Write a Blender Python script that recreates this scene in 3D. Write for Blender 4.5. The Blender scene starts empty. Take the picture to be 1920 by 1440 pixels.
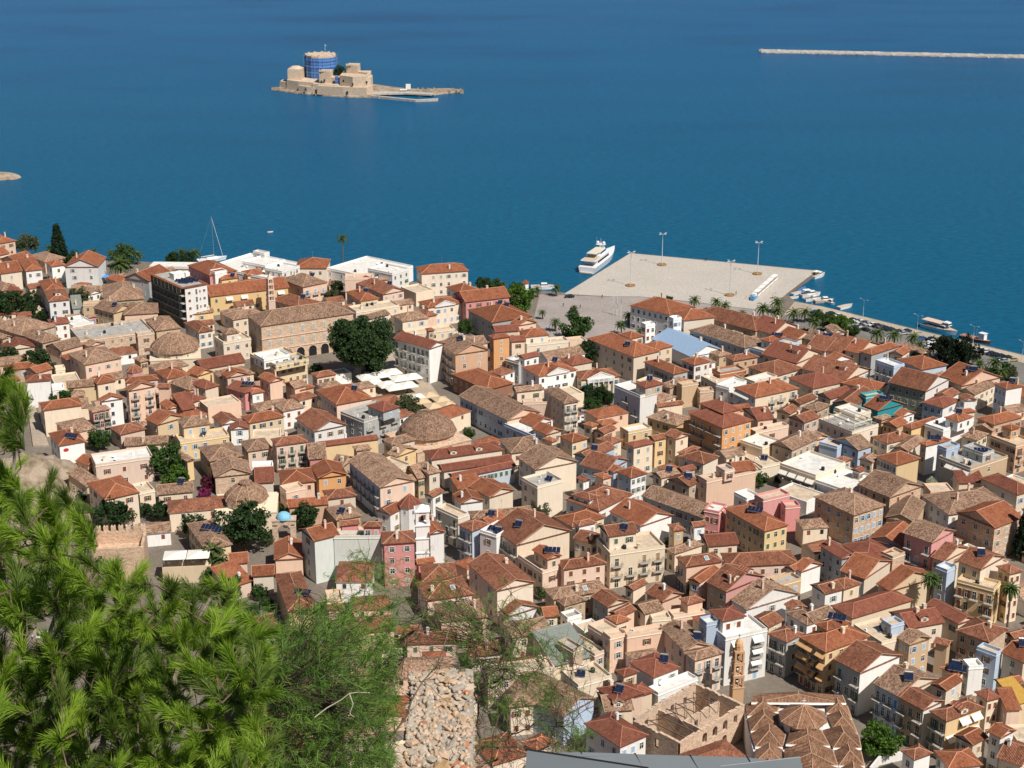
import bpy, math, random
import numpy as np
from mathutils import Vector, noise
R = math.radians
random.seed(7)
rng = np.random.default_rng(11)
scene = bpy.context.scene
col = scene.collection

# ------------------------------------------------------------------ camera, world, sun, exposure
PITCH = 19.3; CAMZ = 200.0; FOC = 3000.0
cam_data = bpy.data.cameras.new('camera'); cam = bpy.data.objects.new('camera', cam_data); col.objects.link(cam)
cam.location = (0, 0, CAMZ); cam.rotation_euler = (R(90 - PITCH), 0, 0)
cam_data.sensor_width = 36; cam_data.lens = FOC / 1920 * 36; cam_data.clip_start = 0.5; cam_data.clip_end = 20000
scene.camera = cam
SUN_DIR = Vector((0.65, -0.76, 0)).normalized(); SUN_EL = 51.0
w = bpy.data.worlds.new('World'); scene.world = w; w.use_nodes = True
nt = w.node_tree; nt.nodes.clear()
sky = nt.nodes.new('ShaderNodeTexSky'); sky.sky_type = 'NISHITA'; sky.sun_disc = False
sky.sun_elevation = R(SUN_EL); sky.sun_rotation = math.atan2(SUN_DIR.x, SUN_DIR.y)
sky.air_density = 1.0; sky.dust_density = 0.6; sky.ozone_density = 1.5
bg = nt.nodes.new('ShaderNodeBackground'); bg.inputs[1].default_value = 0.05
wo = nt.nodes.new('ShaderNodeOutputWorld')
nt.links.new(sky.outputs[0], bg.inputs[0]); nt.links.new(bg.outputs[0], wo.inputs[0])
sd = bpy.data.lights.new('sun', 'SUN'); sd.energy = 5.0; sd.angle = R(0.5); sd.color = (1.0, 0.94, 0.85)
sun = bpy.data.objects.new('sun', sd); col.objects.link(sun)
sv = Vector((SUN_DIR.x * math.cos(R(SUN_EL)), SUN_DIR.y * math.cos(R(SUN_EL)), math.sin(R(SUN_EL))))
sun.rotation_euler = sv.to_track_quat('Z', 'Y').to_euler()
sun.location = (60, -40, 300)
scene.view_settings.view_transform = 'Standard'; scene.view_settings.look = 'None'
scene.view_settings.exposure = 0.15; scene.view_settings.gamma = 1.0
scene.view_settings.use_curve_mapping = False

# ------------------------------------------------------------------ helpers
cp, sp = math.cos(R(PITCH)), math.sin(R(PITCH))
def ray(px, py):
    x = (px - 960) / FOC; y = (720 - py) / FOC
    return (x, cp + y * sp, -sp + y * cp)
def P(px, py, z=2.0):                       # ground point seen at a photo pixel
    d = ray(px, py); t = (z - CAMZ) / d[2]
    return Vector((d[0] * t, d[1] * t, z))
def D(px, py, depth):                       # point at a given depth from the viewpoint
    d = ray(px, py)
    return Vector((d[0] * depth, d[1] * depth, CAMZ + d[2] * depth))
def depth_of(p):
    return p[1] * cp + (CAMZ - p[2]) * sp
def ppm(p): return FOC / depth_of(p)
def to_px(p):
    zc = depth_of(p); up = p[1] * sp + (p[2] - CAMZ) * cp
    return 960 + FOC * p[0] / zc, 720 - FOC * up / zc

def tag(o, label=None, cat=None, group=None, kind=None):
    if label: o['label'] = label
    if cat: o['category'] = cat
    if group: o['group'] = group
    if kind: o['kind'] = kind
    return o
def empty(name, loc, rz=0.0):
    o = bpy.data.objects.new(name, None); col.objects.link(o)
    o.location = loc; o.rotation_euler = (0, 0, rz); o.empty_display_size = 0.5
    return o
def inst(name, mesh, parent=None, loc=(0, 0, 0), rz=0.0, scale=(1, 1, 1), rot=None):
    o = bpy.data.objects.new(name, mesh); col.objects.link(o)
    if parent is not None: o.parent = parent
    o.location = loc; o.rotation_euler = rot if rot else (0, 0, rz); o.scale = scale
    return o
def copy_tree(o, parent=None):
    c = o.copy(); col.objects.link(c)
    if parent is not None: c.parent = parent
    for ch in list(o.children): copy_tree(ch, c)
    return c

class MB:
    def __init__(s): s.v = []; s.f = []; s.m = []; s.uv = []; s.sm = []
    def face(s, pts, m=0, uv=None, smooth=False):
        b = len(s.v); s.v += [tuple(p) for p in pts]; s.f.append(tuple(range(b, b + len(pts)))); s.m.append(m); s.sm.append(smooth)
        s.uv += uv if uv else [(p[0] + p[1] * 0.37, p[2]) for p in pts]
    def box(s, x0, x1, y0, y1, z0, z1, m=0, skip=''):
        a = [(x0, y0), (x1, y0), (x1, y1), (x0, y1)]
        for i in range(4):
            p, q = a[i], a[(i + 1) % 4]
            s.face([(p[0], p[1], z0), (q[0], q[1], z0), (q[0], q[1], z1), (p[0], p[1], z1)], m)
        s.face([(x, y, z1) for x, y in a], m)
        if 'b' not in skip: s.face([(x, y, z0) for x, y in reversed(a)], m)
    def prism(s, poly, z0, z1, m=0, top=1.0, mt=None, c=None, cap=True):
        n = len(poly)
        if c is None: c = (sum(p[0] for p in poly) / n, sum(p[1] for p in poly) / n)
        tp = [(c[0] + (p[0] - c[0]) * top, c[1] + (p[1] - c[1]) * top) for p in poly]
        for i in range(n):
            j = (i + 1) % n
            s.face([(*poly[i], z0), (*poly[j], z0), (*tp[j], z1), (*tp[i], z1)], m)
        if cap: s.face([(*p, z1) for p in tp], m if mt is None else mt)
    def tube(s, p, q, r0, r1=None, n=6, m=0, cap=True, smooth=True):
        p = Vector(p); q = Vector(q); r1 = r0 if r1 is None else r1
        d = (q - p)
        if d.length < 1e-6: return
        d.normalize(); a = d.orthogonal().normalized(); b = d.cross(a)
        c0 = [p + (a * math.cos(t) + b * math.sin(t)) * r0 for t in [2 * math.pi * i / n for i in range(n)]]
        c1 = [q + (a * math.cos(t) + b * math.sin(t)) * r1 for t in [2 * math.pi * i / n for i in range(n)]]
        for i in range(n):
            j = (i + 1) % n; s.face([c0[i], c0[j], c1[j], c1[i]], m, smooth=smooth)
        if cap: s.face(c1, m); s.face(list(reversed(c0)), m)
    def lathe(s, prof, n=12, m=0, c=(0, 0), smooth=False, ph=0.0):
        for k in range(len(prof) - 1):
            (r0, z0), (r1, z1) = prof[k], prof[k + 1]
            for i in range(n):
                a0 = ph + 2 * math.pi * i / n; a1 = ph + 2 * math.pi * (i + 1) / n
                pts = [(c[0] + r0 * math.cos(a0), c[1] + r0 * math.sin(a0), z0), (c[0] + r0 * math.cos(a1), c[1] + r0 * math.sin(a1), z0)]
                uv = [(a0 * r0, z0), (a1 * r0, z0)]
                if r1 > 1e-4:
                    pts += [(c[0] + r1 * math.cos(a1), c[1] + r1 * math.sin(a1), z1), (c[0] + r1 * math.cos(a0), c[1] + r1 * math.sin(a0), z1)]
                    uv += [(a1 * r0, z0 + abs(r0 - r1) + abs(z1 - z0)), (a0 * r0, z0 + abs(r0 - r1) + abs(z1 - z0))]
                else:
                    pts += [(c[0], c[1], z1)]; uv += [((a0 + a1) / 2 * r0, z0 + abs(r0 - r1) + abs(z1 - z0))]
                if r0 < 1e-4: pts = pts[1:]; uv = uv[1:]
                s.face(pts, m, uv, smooth)
    def mesh(s, name, mats):
        me = bpy.data.meshes.new(name); me.from_pydata(s.v, [], s.f)
        for m in mats: me.materials.append(m)
        if len(mats) > 1: me.polygons.foreach_set('material_index', s.m)
        if any(s.sm): me.polygons.foreach_set('use_smooth', s.sm)
        ul = me.uv_layers.new(name='UVMap'); ul.data.foreach_set('uv', [c for p in s.uv for c in p])
        me.update(); return me
    def build(s, name, mats, parent=None, loc=(0, 0, 0), rz=0.0):
        if not isinstance(mats, (list, tuple)): mats = [mats]
        return inst(name, s.mesh(name, mats), parent, loc, rz)

def np_mesh(name, V, F, mats, smooth=False, matidx=None):
    """V (n,3) float, F (m,k) int: fast mesh."""
    me = bpy.data.meshes.new(name)
    k = F.shape[1]
    me.vertices.add(len(V)); me.vertices.foreach_set('co', V.astype(np.float32).ravel())
    me.loops.add(F.size); me.loops.foreach_set('vertex_index', F.astype(np.int32).ravel())
    me.polygons.add(len(F)); me.polygons.foreach_set('loop_start', np.arange(0, F.size, k, dtype=np.int32))
    me.polygons.foreach_set('loop_total', np.full(len(F), k, dtype=np.int32))
    for m in mats: me.materials.append(m)
    if matidx is not None: me.polygons.foreach_set('material_index', matidx.astype(np.int32))
    if smooth: me.polygons.foreach_set('use_smooth', np.ones(len(F), dtype=bool))
    me.update(calc_edges=True); me.validate()
    return me

# ------------------------------------------------------------------ materials
def new_mat(name):
    m = bpy.data.materials.new(name); m.use_nodes = True
    n = m.node_tree.nodes; l = m.node_tree.links
    return m, n, l, n['Principled BSDF']
def ramp(n, stops):
    r = n.new('ShaderNodeValToRGB'); e = r.color_ramp.elements
    e[0].position, e[0].color = stops[0][0], (*stops[0][1], 1); e[1].position, e[1].color = stops[-1][0], (*stops[-1][1], 1)
    for p, c in stops[1:-1]:
        x = e.new(p); x.color = (*c, 1)
    return r
def noise_tex(n, l, vec, scale, detail=3, rough=0.55):
    t = n.new('ShaderNodeTexNoise'); t.inputs['Scale'].default_value = scale; t.inputs['Detail'].default_value = detail
    t.inputs['Roughness'].default_value = rough
    l.new(vec, t.inputs['Vector']); return t
def mix(n, l, a, b, f, mode='MIX'):
    x = n.new('ShaderNodeMix'); x.data_type = 'RGBA'; x.blend_type = mode
    for sock, val in ((x.inputs[0], f), (x.inputs[6], a), (x.inputs[7], b)):
        if isinstance(val, (float, int)): sock.default_value = val
        elif isinstance(val, tuple): sock.default_value = (*val, 1)
        else: l.new(val, sock)
    return x.outputs[2]
def plain(name, c, rough=0.6, metal=0.0, var=0.12, scale=2.0, spec=0.3):
    m, n, l, b = new_mat(name); b.inputs['Roughness'].default_value = rough; b.inputs['Metallic'].default_value = metal
    b.inputs['Specular IOR Level'].default_value = spec
    tc = n.new('ShaderNodeTexCoord'); t = noise_tex(n, l, tc.outputs['Object'], scale)
    d = tuple(x * (1 - var) for x in c); u = tuple(min(1, x * (1 + var)) for x in c)
    r = ramp(n, [(0.3, d), (0.7, u)]); l.new(t.outputs[0], r.inputs[0]); l.new(r.outputs[0], b.inputs['Base Color'])
    return m
def wall_mat(name, c, dirt=0.35, stone=False):
    m, n, l, b = new_mat(name); b.inputs['Roughness'].default_value = 0.9; b.inputs['Specular IOR Level'].default_value = 0.15
    g = n.new('ShaderNodeNewGeometry'); oi = n.new('ShaderNodeObjectInfo')
    big = noise_tex(n, l, g.outputs['Position'], 0.35, 4, 0.6)
    mp = n.new('ShaderNodeMapping'); mp.inputs['Scale'].default_value = (1.6, 1.6, 0.22); l.new(g.outputs['Position'], mp.inputs[0])
    st = noise_tex(n, l, mp.outputs[0], 1.0, 4, 0.65)
    hs = n.new('ShaderNodeHueSaturation'); hs.inputs['Color'].default_value = (*c, 1)
    mr = n.new('ShaderNodeMapRange'); mr.inputs['To Min'].default_value = 0.86; mr.inputs['To Max'].default_value = 1.1
    l.new(oi.outputs['Random'], mr.inputs['Value']); l.new(mr.outputs[0], hs.inputs['Value'])
    ms_ = n.new('ShaderNodeMath'); ms_.operation = 'MULTIPLY'; ms_.inputs[1].default_value = 7.31; l.new(oi.outputs['Random'], ms_.inputs[0]); mf = n.new('ShaderNodeMath'); mf.operation = 'FRACT'; l.new(ms_.outputs[0], mf.inputs[0])
    m3 = n.new('ShaderNodeMapRange'); m3.inputs['To Min'].default_value = 0.78; m3.inputs['To Max'].default_value = 1.18; l.new(mf.outputs[0], m3.inputs['Value']); l.new(m3.outputs[0], hs.inputs['Saturation'])
    dc = tuple(x * k for x, k in zip(c, (0.62, 0.56, 0.5)))
    r1 = ramp(n, [(0.48, (0, 0, 0)), (0.75, (dirt, dirt, dirt))]); l.new(st.outputs[0], r1.inputs[0])
    r2 = ramp(n, [(0.35, (0, 0, 0)), (0.75, (dirt * 0.6,) * 3)]); l.new(big.outputs[0], r2.inputs[0])
    o1 = mix(n, l, hs.outputs[0], dc, r1.outputs[0]); o2 = mix(n, l, o1, tuple(x * 0.8 for x in c), r2.outputs[0])
    if stone:
        v = n.new('ShaderNodeTexVoronoi'); v.inputs['Scale'].default_value = 1.7
        mp2 = n.new('ShaderNodeMapping'); mp2.inputs['Scale'].default_value = (1, 1, 1.7); l.new(g.outputs['Position'], mp2.inputs[0]); l.new(mp2.outputs[0], v.inputs['Vector'])
        rs = ramp(n, [(0.0, tuple(x * 0.62 for x in c)), (0.5, c), (1.0, tuple(min(1, x * 1.3) for x in c))])
        sx = n.new('ShaderNodeSeparateColor'); l.new(v.outputs['Color'], sx.inputs[0]); l.new(sx.outputs[0], rs.inputs[0])
        o2 = mix(n, l, o2, rs.outputs[0], 0.6)
        v2 = n.new('ShaderNodeTexVoronoi'); v2.feature = 'DISTANCE_TO_EDGE'; v2.inputs['Scale'].default_value = 1.7; l.new(mp2.outputs[0], v2.inputs['Vector'])
        bp = n.new('ShaderNodeBump'); bp.inputs['Strength'].default_value = 0.6; bp.inputs['Distance'].default_value = 0.08
        l.new(v2.outputs[0], bp.inputs['Height']); l.new(bp.outputs[0], b.inputs['Normal'])
    l.new(o2, b.inputs['Base Color'])
    return m
def tile_mat(name, c1, c2, c3, pale=0.0, mottle=1.0):
    """clay pantiles: rows run down the slope (UV: u along eave, v up the slope, metres)"""
    m, n, l, b = new_mat(name); b.inputs['Roughness'].default_value = 0.85; b.inputs['Specular IOR Level'].default_value = 0.15
    uv = n.new('ShaderNodeUVMap'); oi = n.new('ShaderNodeObjectInfo')
    off = n.new('ShaderNodeVectorMath'); off.operation = 'MULTIPLY_ADD'; l.new(oi.outputs['Random'], off.inputs[1]) if False else None
    sc = n.new('ShaderNodeCombineXYZ'); l.new(oi.outputs['Random'], sc.inputs[2])
    ad = n.new('ShaderNodeVectorMath'); ad.operation = 'MULTIPLY_ADD'
    ad.inputs[1].default_value = (1, 1, 1); l.new(uv.outputs[0], ad.inputs[0])
    s2 = n.new('ShaderNodeVectorMath'); s2.operation = 'SCALE'; s2.inputs['Scale'].default_value = 90.0; l.new(sc.outputs[0], s2.inputs[0]); l.new(s2.outputs[0], ad.inputs[2])
    vec = ad.outputs[0]
    # one random value per tile
    mp = n.new('ShaderNodeMapping'); mp.inputs['Scale'].default_value = (3.6, 2.4, 1.0); l.new(vec, mp.inputs[0])
    vo = n.new('ShaderNodeTexVoronoi'); vo.inputs['Scale'].default_value = 1.0; vo.inputs['Randomness'].default_value = 0.6; l.new(mp.outputs[0], vo.inputs['Vector'])
    sx = n.new('ShaderNodeSeparateColor'); l.new(vo.outputs['Color'], sx.inputs[0])
    mp3 = n.new('ShaderNodeMapping'); mp3.inputs['Scale'].default_value = (1.0, 0.45, 1.0); l.new(vec, mp3.inputs[0])
    big = noise_tex(n, l, mp3.outputs[0], 0.55, 4, 0.6)
    mid = noise_tex(n, l, mp3.outputs[0], 2.4, 3, 0.6)
    r = ramp(n, [(0.25, c2), (0.5, c1), (0.8, c3)])
    ma = n.new('ShaderNodeMath'); ma.operation = 'MULTIPLY_ADD'; ma.inputs[1].default_value = 0.42 * mottle; 
    l.new(sx.outputs[0], ma.inputs[0])
    mb = n.new('ShaderNodeMath'); mb.operation = 'MULTIPLY_ADD'; mb.inputs[1].default_value = 0.6; l.new(mid.outputs[0], mb.inputs[0]); 
    mc = n.new('ShaderNodeMath'); mc.operation = 'MULTIPLY_ADD'; mc.inputs[1].default_value = 0.7; mc.inputs[2].default_value = -0.16 - 0.21 * (mottle - 1) ; l.new(big.outputs[0], mc.inputs[0])
    l.new(mc.outputs[0], mb.inputs[2]); l.new(mb.outputs[0], ma.inputs[2])
    mdn = n.new('ShaderNodeMath'); mdn.operation = 'SUBTRACT'; mdn.inputs[1].default_value = 0.18; l.new(ma.outputs[0], mdn.inputs[0])
    l.new(mdn.outputs[0], r.inputs[0])
    hs = n.new('ShaderNodeHueSaturation'); l.new(r.outputs[0], hs.inputs['Color'])
    mr = n.new('ShaderNodeMapRange'); mr.inputs['To Min'].default_value = 0.8; mr.inputs['To Max'].default_value = 1.15
    l.new(oi.outputs['Random'], mr.inputs['Value']); l.new(mr.outputs[0], hs.inputs['Value'])
    out = hs.outputs[0]
    # lichen / soot patches
    so = noise_tex(n, l, vec, 0.9, 5, 0.7)
    rs = ramp(n, [(0.56, (0, 0, 0)), (0.68, (0.55, 0.55, 0.55))]); l.new(so.outputs[0], rs.inputs[0])
    out = mix(n, l, out, tuple(x * 0.42 for x in c2), rs.outputs[0])
    if pale:
        so2 = noise_tex(n, l, vec, 3.3, 3, 0.7)
        rs2 = ramp(n, [(0.55, (0, 0, 0)), (0.63, (pale, pale, pale))]); l.new(so2.outputs[0], rs2.inputs[0])
        out = mix(n, l, out, (0.52, 0.38, 0.27), rs2.outputs[0])
    l.new(out, b.inputs['Base Color'])
    wv = n.new('ShaderNodeTexWave'); wv.wave_type = 'BANDS'; wv.bands_direction = 'X'; wv.inputs['Scale'].default_value = 1.0
    wv.inputs['Distortion'].default_value = 0.4; wv.inputs['Detail'].default_value = 1
    l.new(vec, wv.inputs['Vector'])
    bp = n.new('ShaderNodeBump'); bp.inputs['Strength'].default_value = 1.0; bp.inputs['Distance'].default_value = 0.17
    l.new(wv.outputs[0], bp.inputs['Height']); l.new(bp.outputs[0], b.inputs['Normal'])
    return m

WALLC = {'W': (0.78, 0.77, 0.75), 'C': (0.73, 0.62, 0.49), 'P': (0.71, 0.52, 0.41), 'Y': (0.70, 0.53, 0.32), 'O': (0.62, 0.36, 0.20),
         'G': (0.42, 0.43, 0.43), 'B': (0.45, 0.53, 0.64), 'K': (0.62, 0.30, 0.29), 'T': (0.52, 0.39, 0.27), 'U': (0.07, 0.30, 0.34),
         'V': (0.30, 0.31, 0.26), 'R': (0.34, 0.16, 0.10), 'E': (0.62, 0.66, 0.62)}
WM = {k: wall_mat('plaster_' + k.lower(), c) for k, c in WALLC.items()}
WM['S'] = wall_mat('rubble_stone', (0.56, 0.41, 0.30), 0.4, True)
RM = {'n': tile_mat('orange_tiles', (0.34, 0.122, 0.062), (0.21, 0.07, 0.04), (0.43, 0.18, 0.10), 0, 0.7),
      'm': tile_mat('terracotta_tiles', (0.28, 0.108, 0.062), (0.155, 0.06, 0.038), (0.39, 0.18, 0.11), 0.12, 1.0),
      'd': tile_mat('dark_red_tiles', (0.27, 0.095, 0.06), (0.20, 0.07, 0.05), (0.34, 0.14, 0.09), 0, 0.8),
      'o': tile_mat('old_mottled_tiles', (0.34, 0.20, 0.13), (0.17, 0.095, 0.065), (0.52, 0.35, 0.25), 0.35, 1.3),
      'M': plain('blue_metal_sheet', (0.30, 0.42, 0.58), 0.5, 0.1), 'g': plain('grey_corrugated_sheet', (0.25, 0.27, 0.24), 0.6, 0.3),
      'y': plain('yellow_sheet', (0.42, 0.25, 0.05), 0.8)}
CAPM = {'n': plain('orange_ridge', (0.52, 0.24, 0.14), 0.9), 'm': plain('terracotta_ridge', (0.46, 0.24, 0.15), 0.9), 'd': plain('red_ridge', (0.36, 0.15, 0.10), 0.9),
        'o': plain('old_ridge', (0.46, 0.29, 0.19), 0.9), 'M': RM['M'], 'g': RM['g'], 'y': RM['y']}
FM = {'fw': plain('white_terrace', (0.66, 0.64, 0.60), 0.9, var=0.15, scale=0.6), 'fg': plain('grey_terrace', (0.36, 0.34, 0.31), 0.9, var=0.25, scale=0.5),
      'fb': plain('beige_terrace', (0.52, 0.42, 0.31), 0.9, var=0.2, scale=0.6)}
SHC = {'B': (0.34, 0.47, 0.62), 'R': (0.22, 0.075, 0.045), 'N': (0.06, 0.07, 0.11), 'G': (0.10, 0.15, 0.10), 'E': (0.42, 0.43, 0.40), 'U': (0.08, 0.28, 0.55), 'T': (0.36, 0.25, 0.15)}
SM = {k: plain('shutter_paint_' + k.lower(), c, 0.7) for k, c in SHC.items()}
glass = plain('window_glass', (0.025, 0.03, 0.035), 0.12, var=0.2, spec=0.6)
white = plain('white_paint', (0.78, 0.77, 0.74), 0.5, var=0.05)
cream_trim = plain('cream_trim', (0.72, 0.66, 0.54), 0.8, var=0.08)
iron = plain('dark_iron', (0.03, 0.03, 0.032), 0.5, 0.4)
concrete = plain('concrete', (0.42, 0.39, 0.35), 0.95, var=0.2, scale=0.5)
canvas_w = plain('white_canvas', (0.74, 0.71, 0.64), 0.9, var=0.06)
canvas_t = plain('tan_canvas', (0.55, 0.42, 0.27), 0.9, var=0.1)
canvas_o = plain('orange_canvas', (0.62, 0.36, 0.16), 0.9)
panel_m = plain('solar_glass', (0.012, 0.018, 0.045), 0.15, var=0.3, spec=0.8)
steel = plain('steel', (0.55, 0.56, 0.57), 0.35, 0.7)
bark = plain('bark', (0.14, 0.10, 0.07), 0.95, var=0.4, scale=6)
# ------------------------------------------------------------------ house parts
GZ = 2.0
OV = 0.45
_cache = {}
def cached(key, fn):
    if key not in _cache: _cache[key] = fn()
    return _cache[key]
def window_mesh(w, h, sh, state, arch=False):
    def f():
        b = MB()   # local: x across, z up from sill, wall plane y=0, outside -y
        t = 0.07
        b.box(-w / 2 - t, w / 2 + t, -0.09, 0.02, -0.12, 0, 1); b.box(-w / 2 - t, w / 2 + t, -0.09, 0.02, h, h + t, 1)
        b.box(-w / 2 - t, -w / 2, -0.07, 0.02, 0, h, 1); b.box(w / 2, w / 2 + t, -0.07, 0.02, 0, h, 1)
        b.face([(-w / 2, -0.015, 0), (w / 2, -0.015, 0), (w / 2, -0.015, h), (-w / 2, -0.015, h)], 0)
        if state == 'c':
            for s in (-1, 1):
                x0, x1 = (-w / 2, -0.02) if s < 0 else (0.02, w / 2)
                b.box(x0, x1, -0.06, -0.02, 0.02, h - 0.02, 2)
                k = 0.12
                while k < h - 0.15:
                    b.box(x0 + 0.07, x1 - 0.07, -0.085, -0.055, k, k + 0.07, 2); k += 0.2
        else:
            b.box(-0.035, 0.035, -0.05, -0.012, 0, h, 1); b.box(-w / 2, w / 2, -0.05, -0.012, h * 0.62, h * 0.62 + 0.06, 1)
            if state == 'o':
                for s in (-1, 1):
                    x0 = s * (w / 2 + 0.06); x1 = s * (w + 0.02)
                    b.box(min(x0, x1), max(x0, x1), -0.15, -0.1, 0.0, h, 2)
        return b.mesh('window', [glass, cream_trim if sh in 'RTG' else white, SM.get(sh, SM['E'])])
    return cached(('win', w, h, sh, state), f)
def balcony_mesh(w):
    def f():
        b = MB(); b.box(-w / 2, w / 2, -1.05, 0, -0.16, 0, 0)
        for x in (-w / 2 + .3, w / 2 - .3): b.box(x - .08, x + .08, -0.8, 0, -0.42, -0.16, 0)
        for z in (0.5, 0.95):
            b.box(-w / 2, w / 2, -1.03, -0.99, z, z + 0.05, 1)
            for s in (-1, 1): b.box(s * (w / 2 - .02) - .02, s * (w / 2 - .02) + .02, -1.0, 0, z, z + 0.05, 1)
        n = int(w / 0.22)
        for i in range(n + 1):
            x = -w / 2 + .03 + (w - .06) * i / n; b.box(x - .014, x + .014, -1.02, -1.0, 0, 0.97, 1, 'b')
        return b.mesh('balcony', [concrete, iron])
    return cached(('bal', w), f)
def chimney_mesh(k=0):
    def f():
        b = MB(); h = (1.5, 2.1, 1.2)[k]; r = (0.32, 0.28, 0.42)[k]
        b.box(-r, r, -r, r, -1.0, h, 0); b.box(-r - .1, r + .1, -r - .1, r + .1, h, h + 0.12, 0)
        for s in (-1, 1): b.box(s * r * .6 - .07, s * r * .6 + .07, -r * .6, r * .6, h + .12, h + .34, 1)
        b.box(-r, r, -r, r, h + .34, h + .42, 0)
        return b.mesh('chimney', [(WM['W'], WM['P'], WM['C'])[k], CAPM['n']])
    return cached(('chim', k), f)
def solar_mesh():
    def f():
        b = MB(); t = 0.62
        for s in (-0.52, 0.52):
            b.face([(s - .5, -0.9, .25), (s + .5, -0.9, .25), (s + .5, 0.6, 1.25), (s - .5, 0.6, 1.25)], 0)
            b.face([(s - .5, 0.6, 1.2), (s + .5, 0.6, 1.2), (s + .5, -0.9, .2), (s - .5, -0.9, .2)], 1)
            b.box(s - .5, s + .5, -.94, -.88, .17, .27, 1)
        for s in (-.95, .95): b.tube((s, .6, -.5), (s, .6, 1.3), .03, n=4, m=1); b.tube((s, -.9, -.5), (s, -.9, .25), .03, n=4, m=1)
        b.tube((-.95, .72, 1.5), (.95, .72, 1.5), .27, n=10, m=1)
        return b.mesh('solar_heater', [panel_m, steel])
    return cached('solar', f)
def array_mesh():
    def f():
        b = MB()
        for i in range(4):
            x = -2.2 + i * 1.1
            b.face([(x, -1.1, .3), (x + 1.0, -1.1, .3), (x + 1.0, 1.0, 1.0), (x, 1.0, 1.0)], 0)
            b.face([(x, 1.0, .93), (x + 1.0, 1.0, .93), (x + 1.0, -1.1, .23), (x, -1.1, .23)], 1)
            b.box(x, x + 1.0, -1.15, -1.08, .2, .32, 1); b.tube((x + .5, .9, -.6), (x + .5, .9, .95), .03, n=4, m=1)
        return b.mesh('solar_panel', [panel_m, steel])
    return cached('array', f)
def tank_mesh():
    def f():
        b = MB(); b.lathe([(0.0, 0), (.55, 0), (.58, .5), (.55, 1.0), (.4, 1.15), (0, 1.2)], 12, smooth=False); return b.mesh('water_tank', [plain('black_plastic', (0.02, 0.02, 0.022), 0.4)])
    return cached('tank', f)
def ac_mesh():
    def f():
        b = MB(); b.box(-.45, .45, -.17, .17, 0, .62, 0); b.lathe([(0, 0), (.2, 0)], 10, 1)
        for v in range(len(b.v) - 30, len(b.v)):
            x, y, z = b.v[v]; b.v[v] = (x, -.175, y + .31)
        return b.mesh('air_conditioner', [white, iron])
    return cached('ac', f)
def antenna_mesh():
    def f():
        b = MB(); b.tube((0, 0, -.5), (0, 0, 3.0), .03, n=4)
        for z, l in ((2.9, .5), (2.6, .7), (2.3, .45)): b.tube((-l, 0, z), (l, 0, z), .018, n=3)
        return b.mesh('antenna', [steel])
    return cached('ant', f)
def dish_mesh():
    def f():
        b = MB(); b.tube((0, 0, -.3), (0, 0, .8), .04, n=5)
        n = 12; c = Vector((0, -.1, .95)); ax = Vector((0.3, -.8, .5)).normalized(); u = ax.orthogonal().normalized(); v = ax.cross(u)
        ring = [c + (u * math.cos(2 * math.pi * i / n) + v * math.sin(2 * math.pi * i / n)) * .5 for i in range(n)]
        for i in range(n): b.face([ring[i], ring[(i + 1) % n], c - ax * .12])
        b.tube(c - ax * .1, c + ax * .4, .02, n=3)
        return b.mesh('satellite_dish', [white])
    return cached('dish', f)
def awning_mesh(kind):
    def f():
        b = MB(); wd = 1.45
        b.face([(-wd, -1.3, -.75), (wd, -1.3, -.75), (wd, 0, .25), (-wd, 0, .25)]); b.face([(-wd, 0, .22), (wd, 0, .22), (wd, -1.3, -.78), (-wd, -1.3, -.78)])
        b.face([(-wd, -1.3, -1.0), (wd, -1.3, -1.0), (wd, -1.3, -.75), (-wd, -1.3, -.75)])
        for s in (-wd, wd): b.tube((s, 0, -.5), (s, -1.28, -.78), .025, n=4)
        return b.mesh('awning', [canvas_w if kind == 'w' else canvas_o])
    return cached(('awn', kind), f)
def skylight_mesh():
    def f():
        b = MB(); b.box(-.6, .6, -.8, .8, 0, .14, 1); b.box(-.5, .5, -.7, .7, .14, .16, 0); return b.mesh('skylight', [plain('skylight_glass', (.25, .33, .36), .15), white])
    return cached('skyl', f)

HOUSES = []   # dicts
def rect_from_px(L, F, Rr, z):
    F_, L_, R_ = P(*F, z), P(*L, z), P(*Rr, z)
    u = (R_ - F_).xy; v = (L_ - F_).xy
    lu, lv = u.length, v.length
    a_u = math.atan2(u.y, u.x); a_v = math.atan2(v.y, v.x) - math.pi / 2
    while a_v - a_u > math.pi: a_v -= 2 * math.pi
    while a_v - a_u < -math.pi: a_v += 2 * math.pi
    err = a_v - a_u
    ang = a_u + err * (lv ** 1.5 / (lu ** 1.5 + lv ** 1.5))
    k = max(math.cos(err * 0.5), 0.55)
    wd = min(max(lu * k ** 0.5, 3.0), 75); dp = min(max(lv * k ** 0.5, 3.5), 75)
    ux = Vector((math.cos(ang), math.sin(ang))); vx = Vector((-ux.y, ux.x))
    c = F_.xy + ux * wd / 2 + vx * dp / 2
    return c, ang, wd, dp, err

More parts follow.
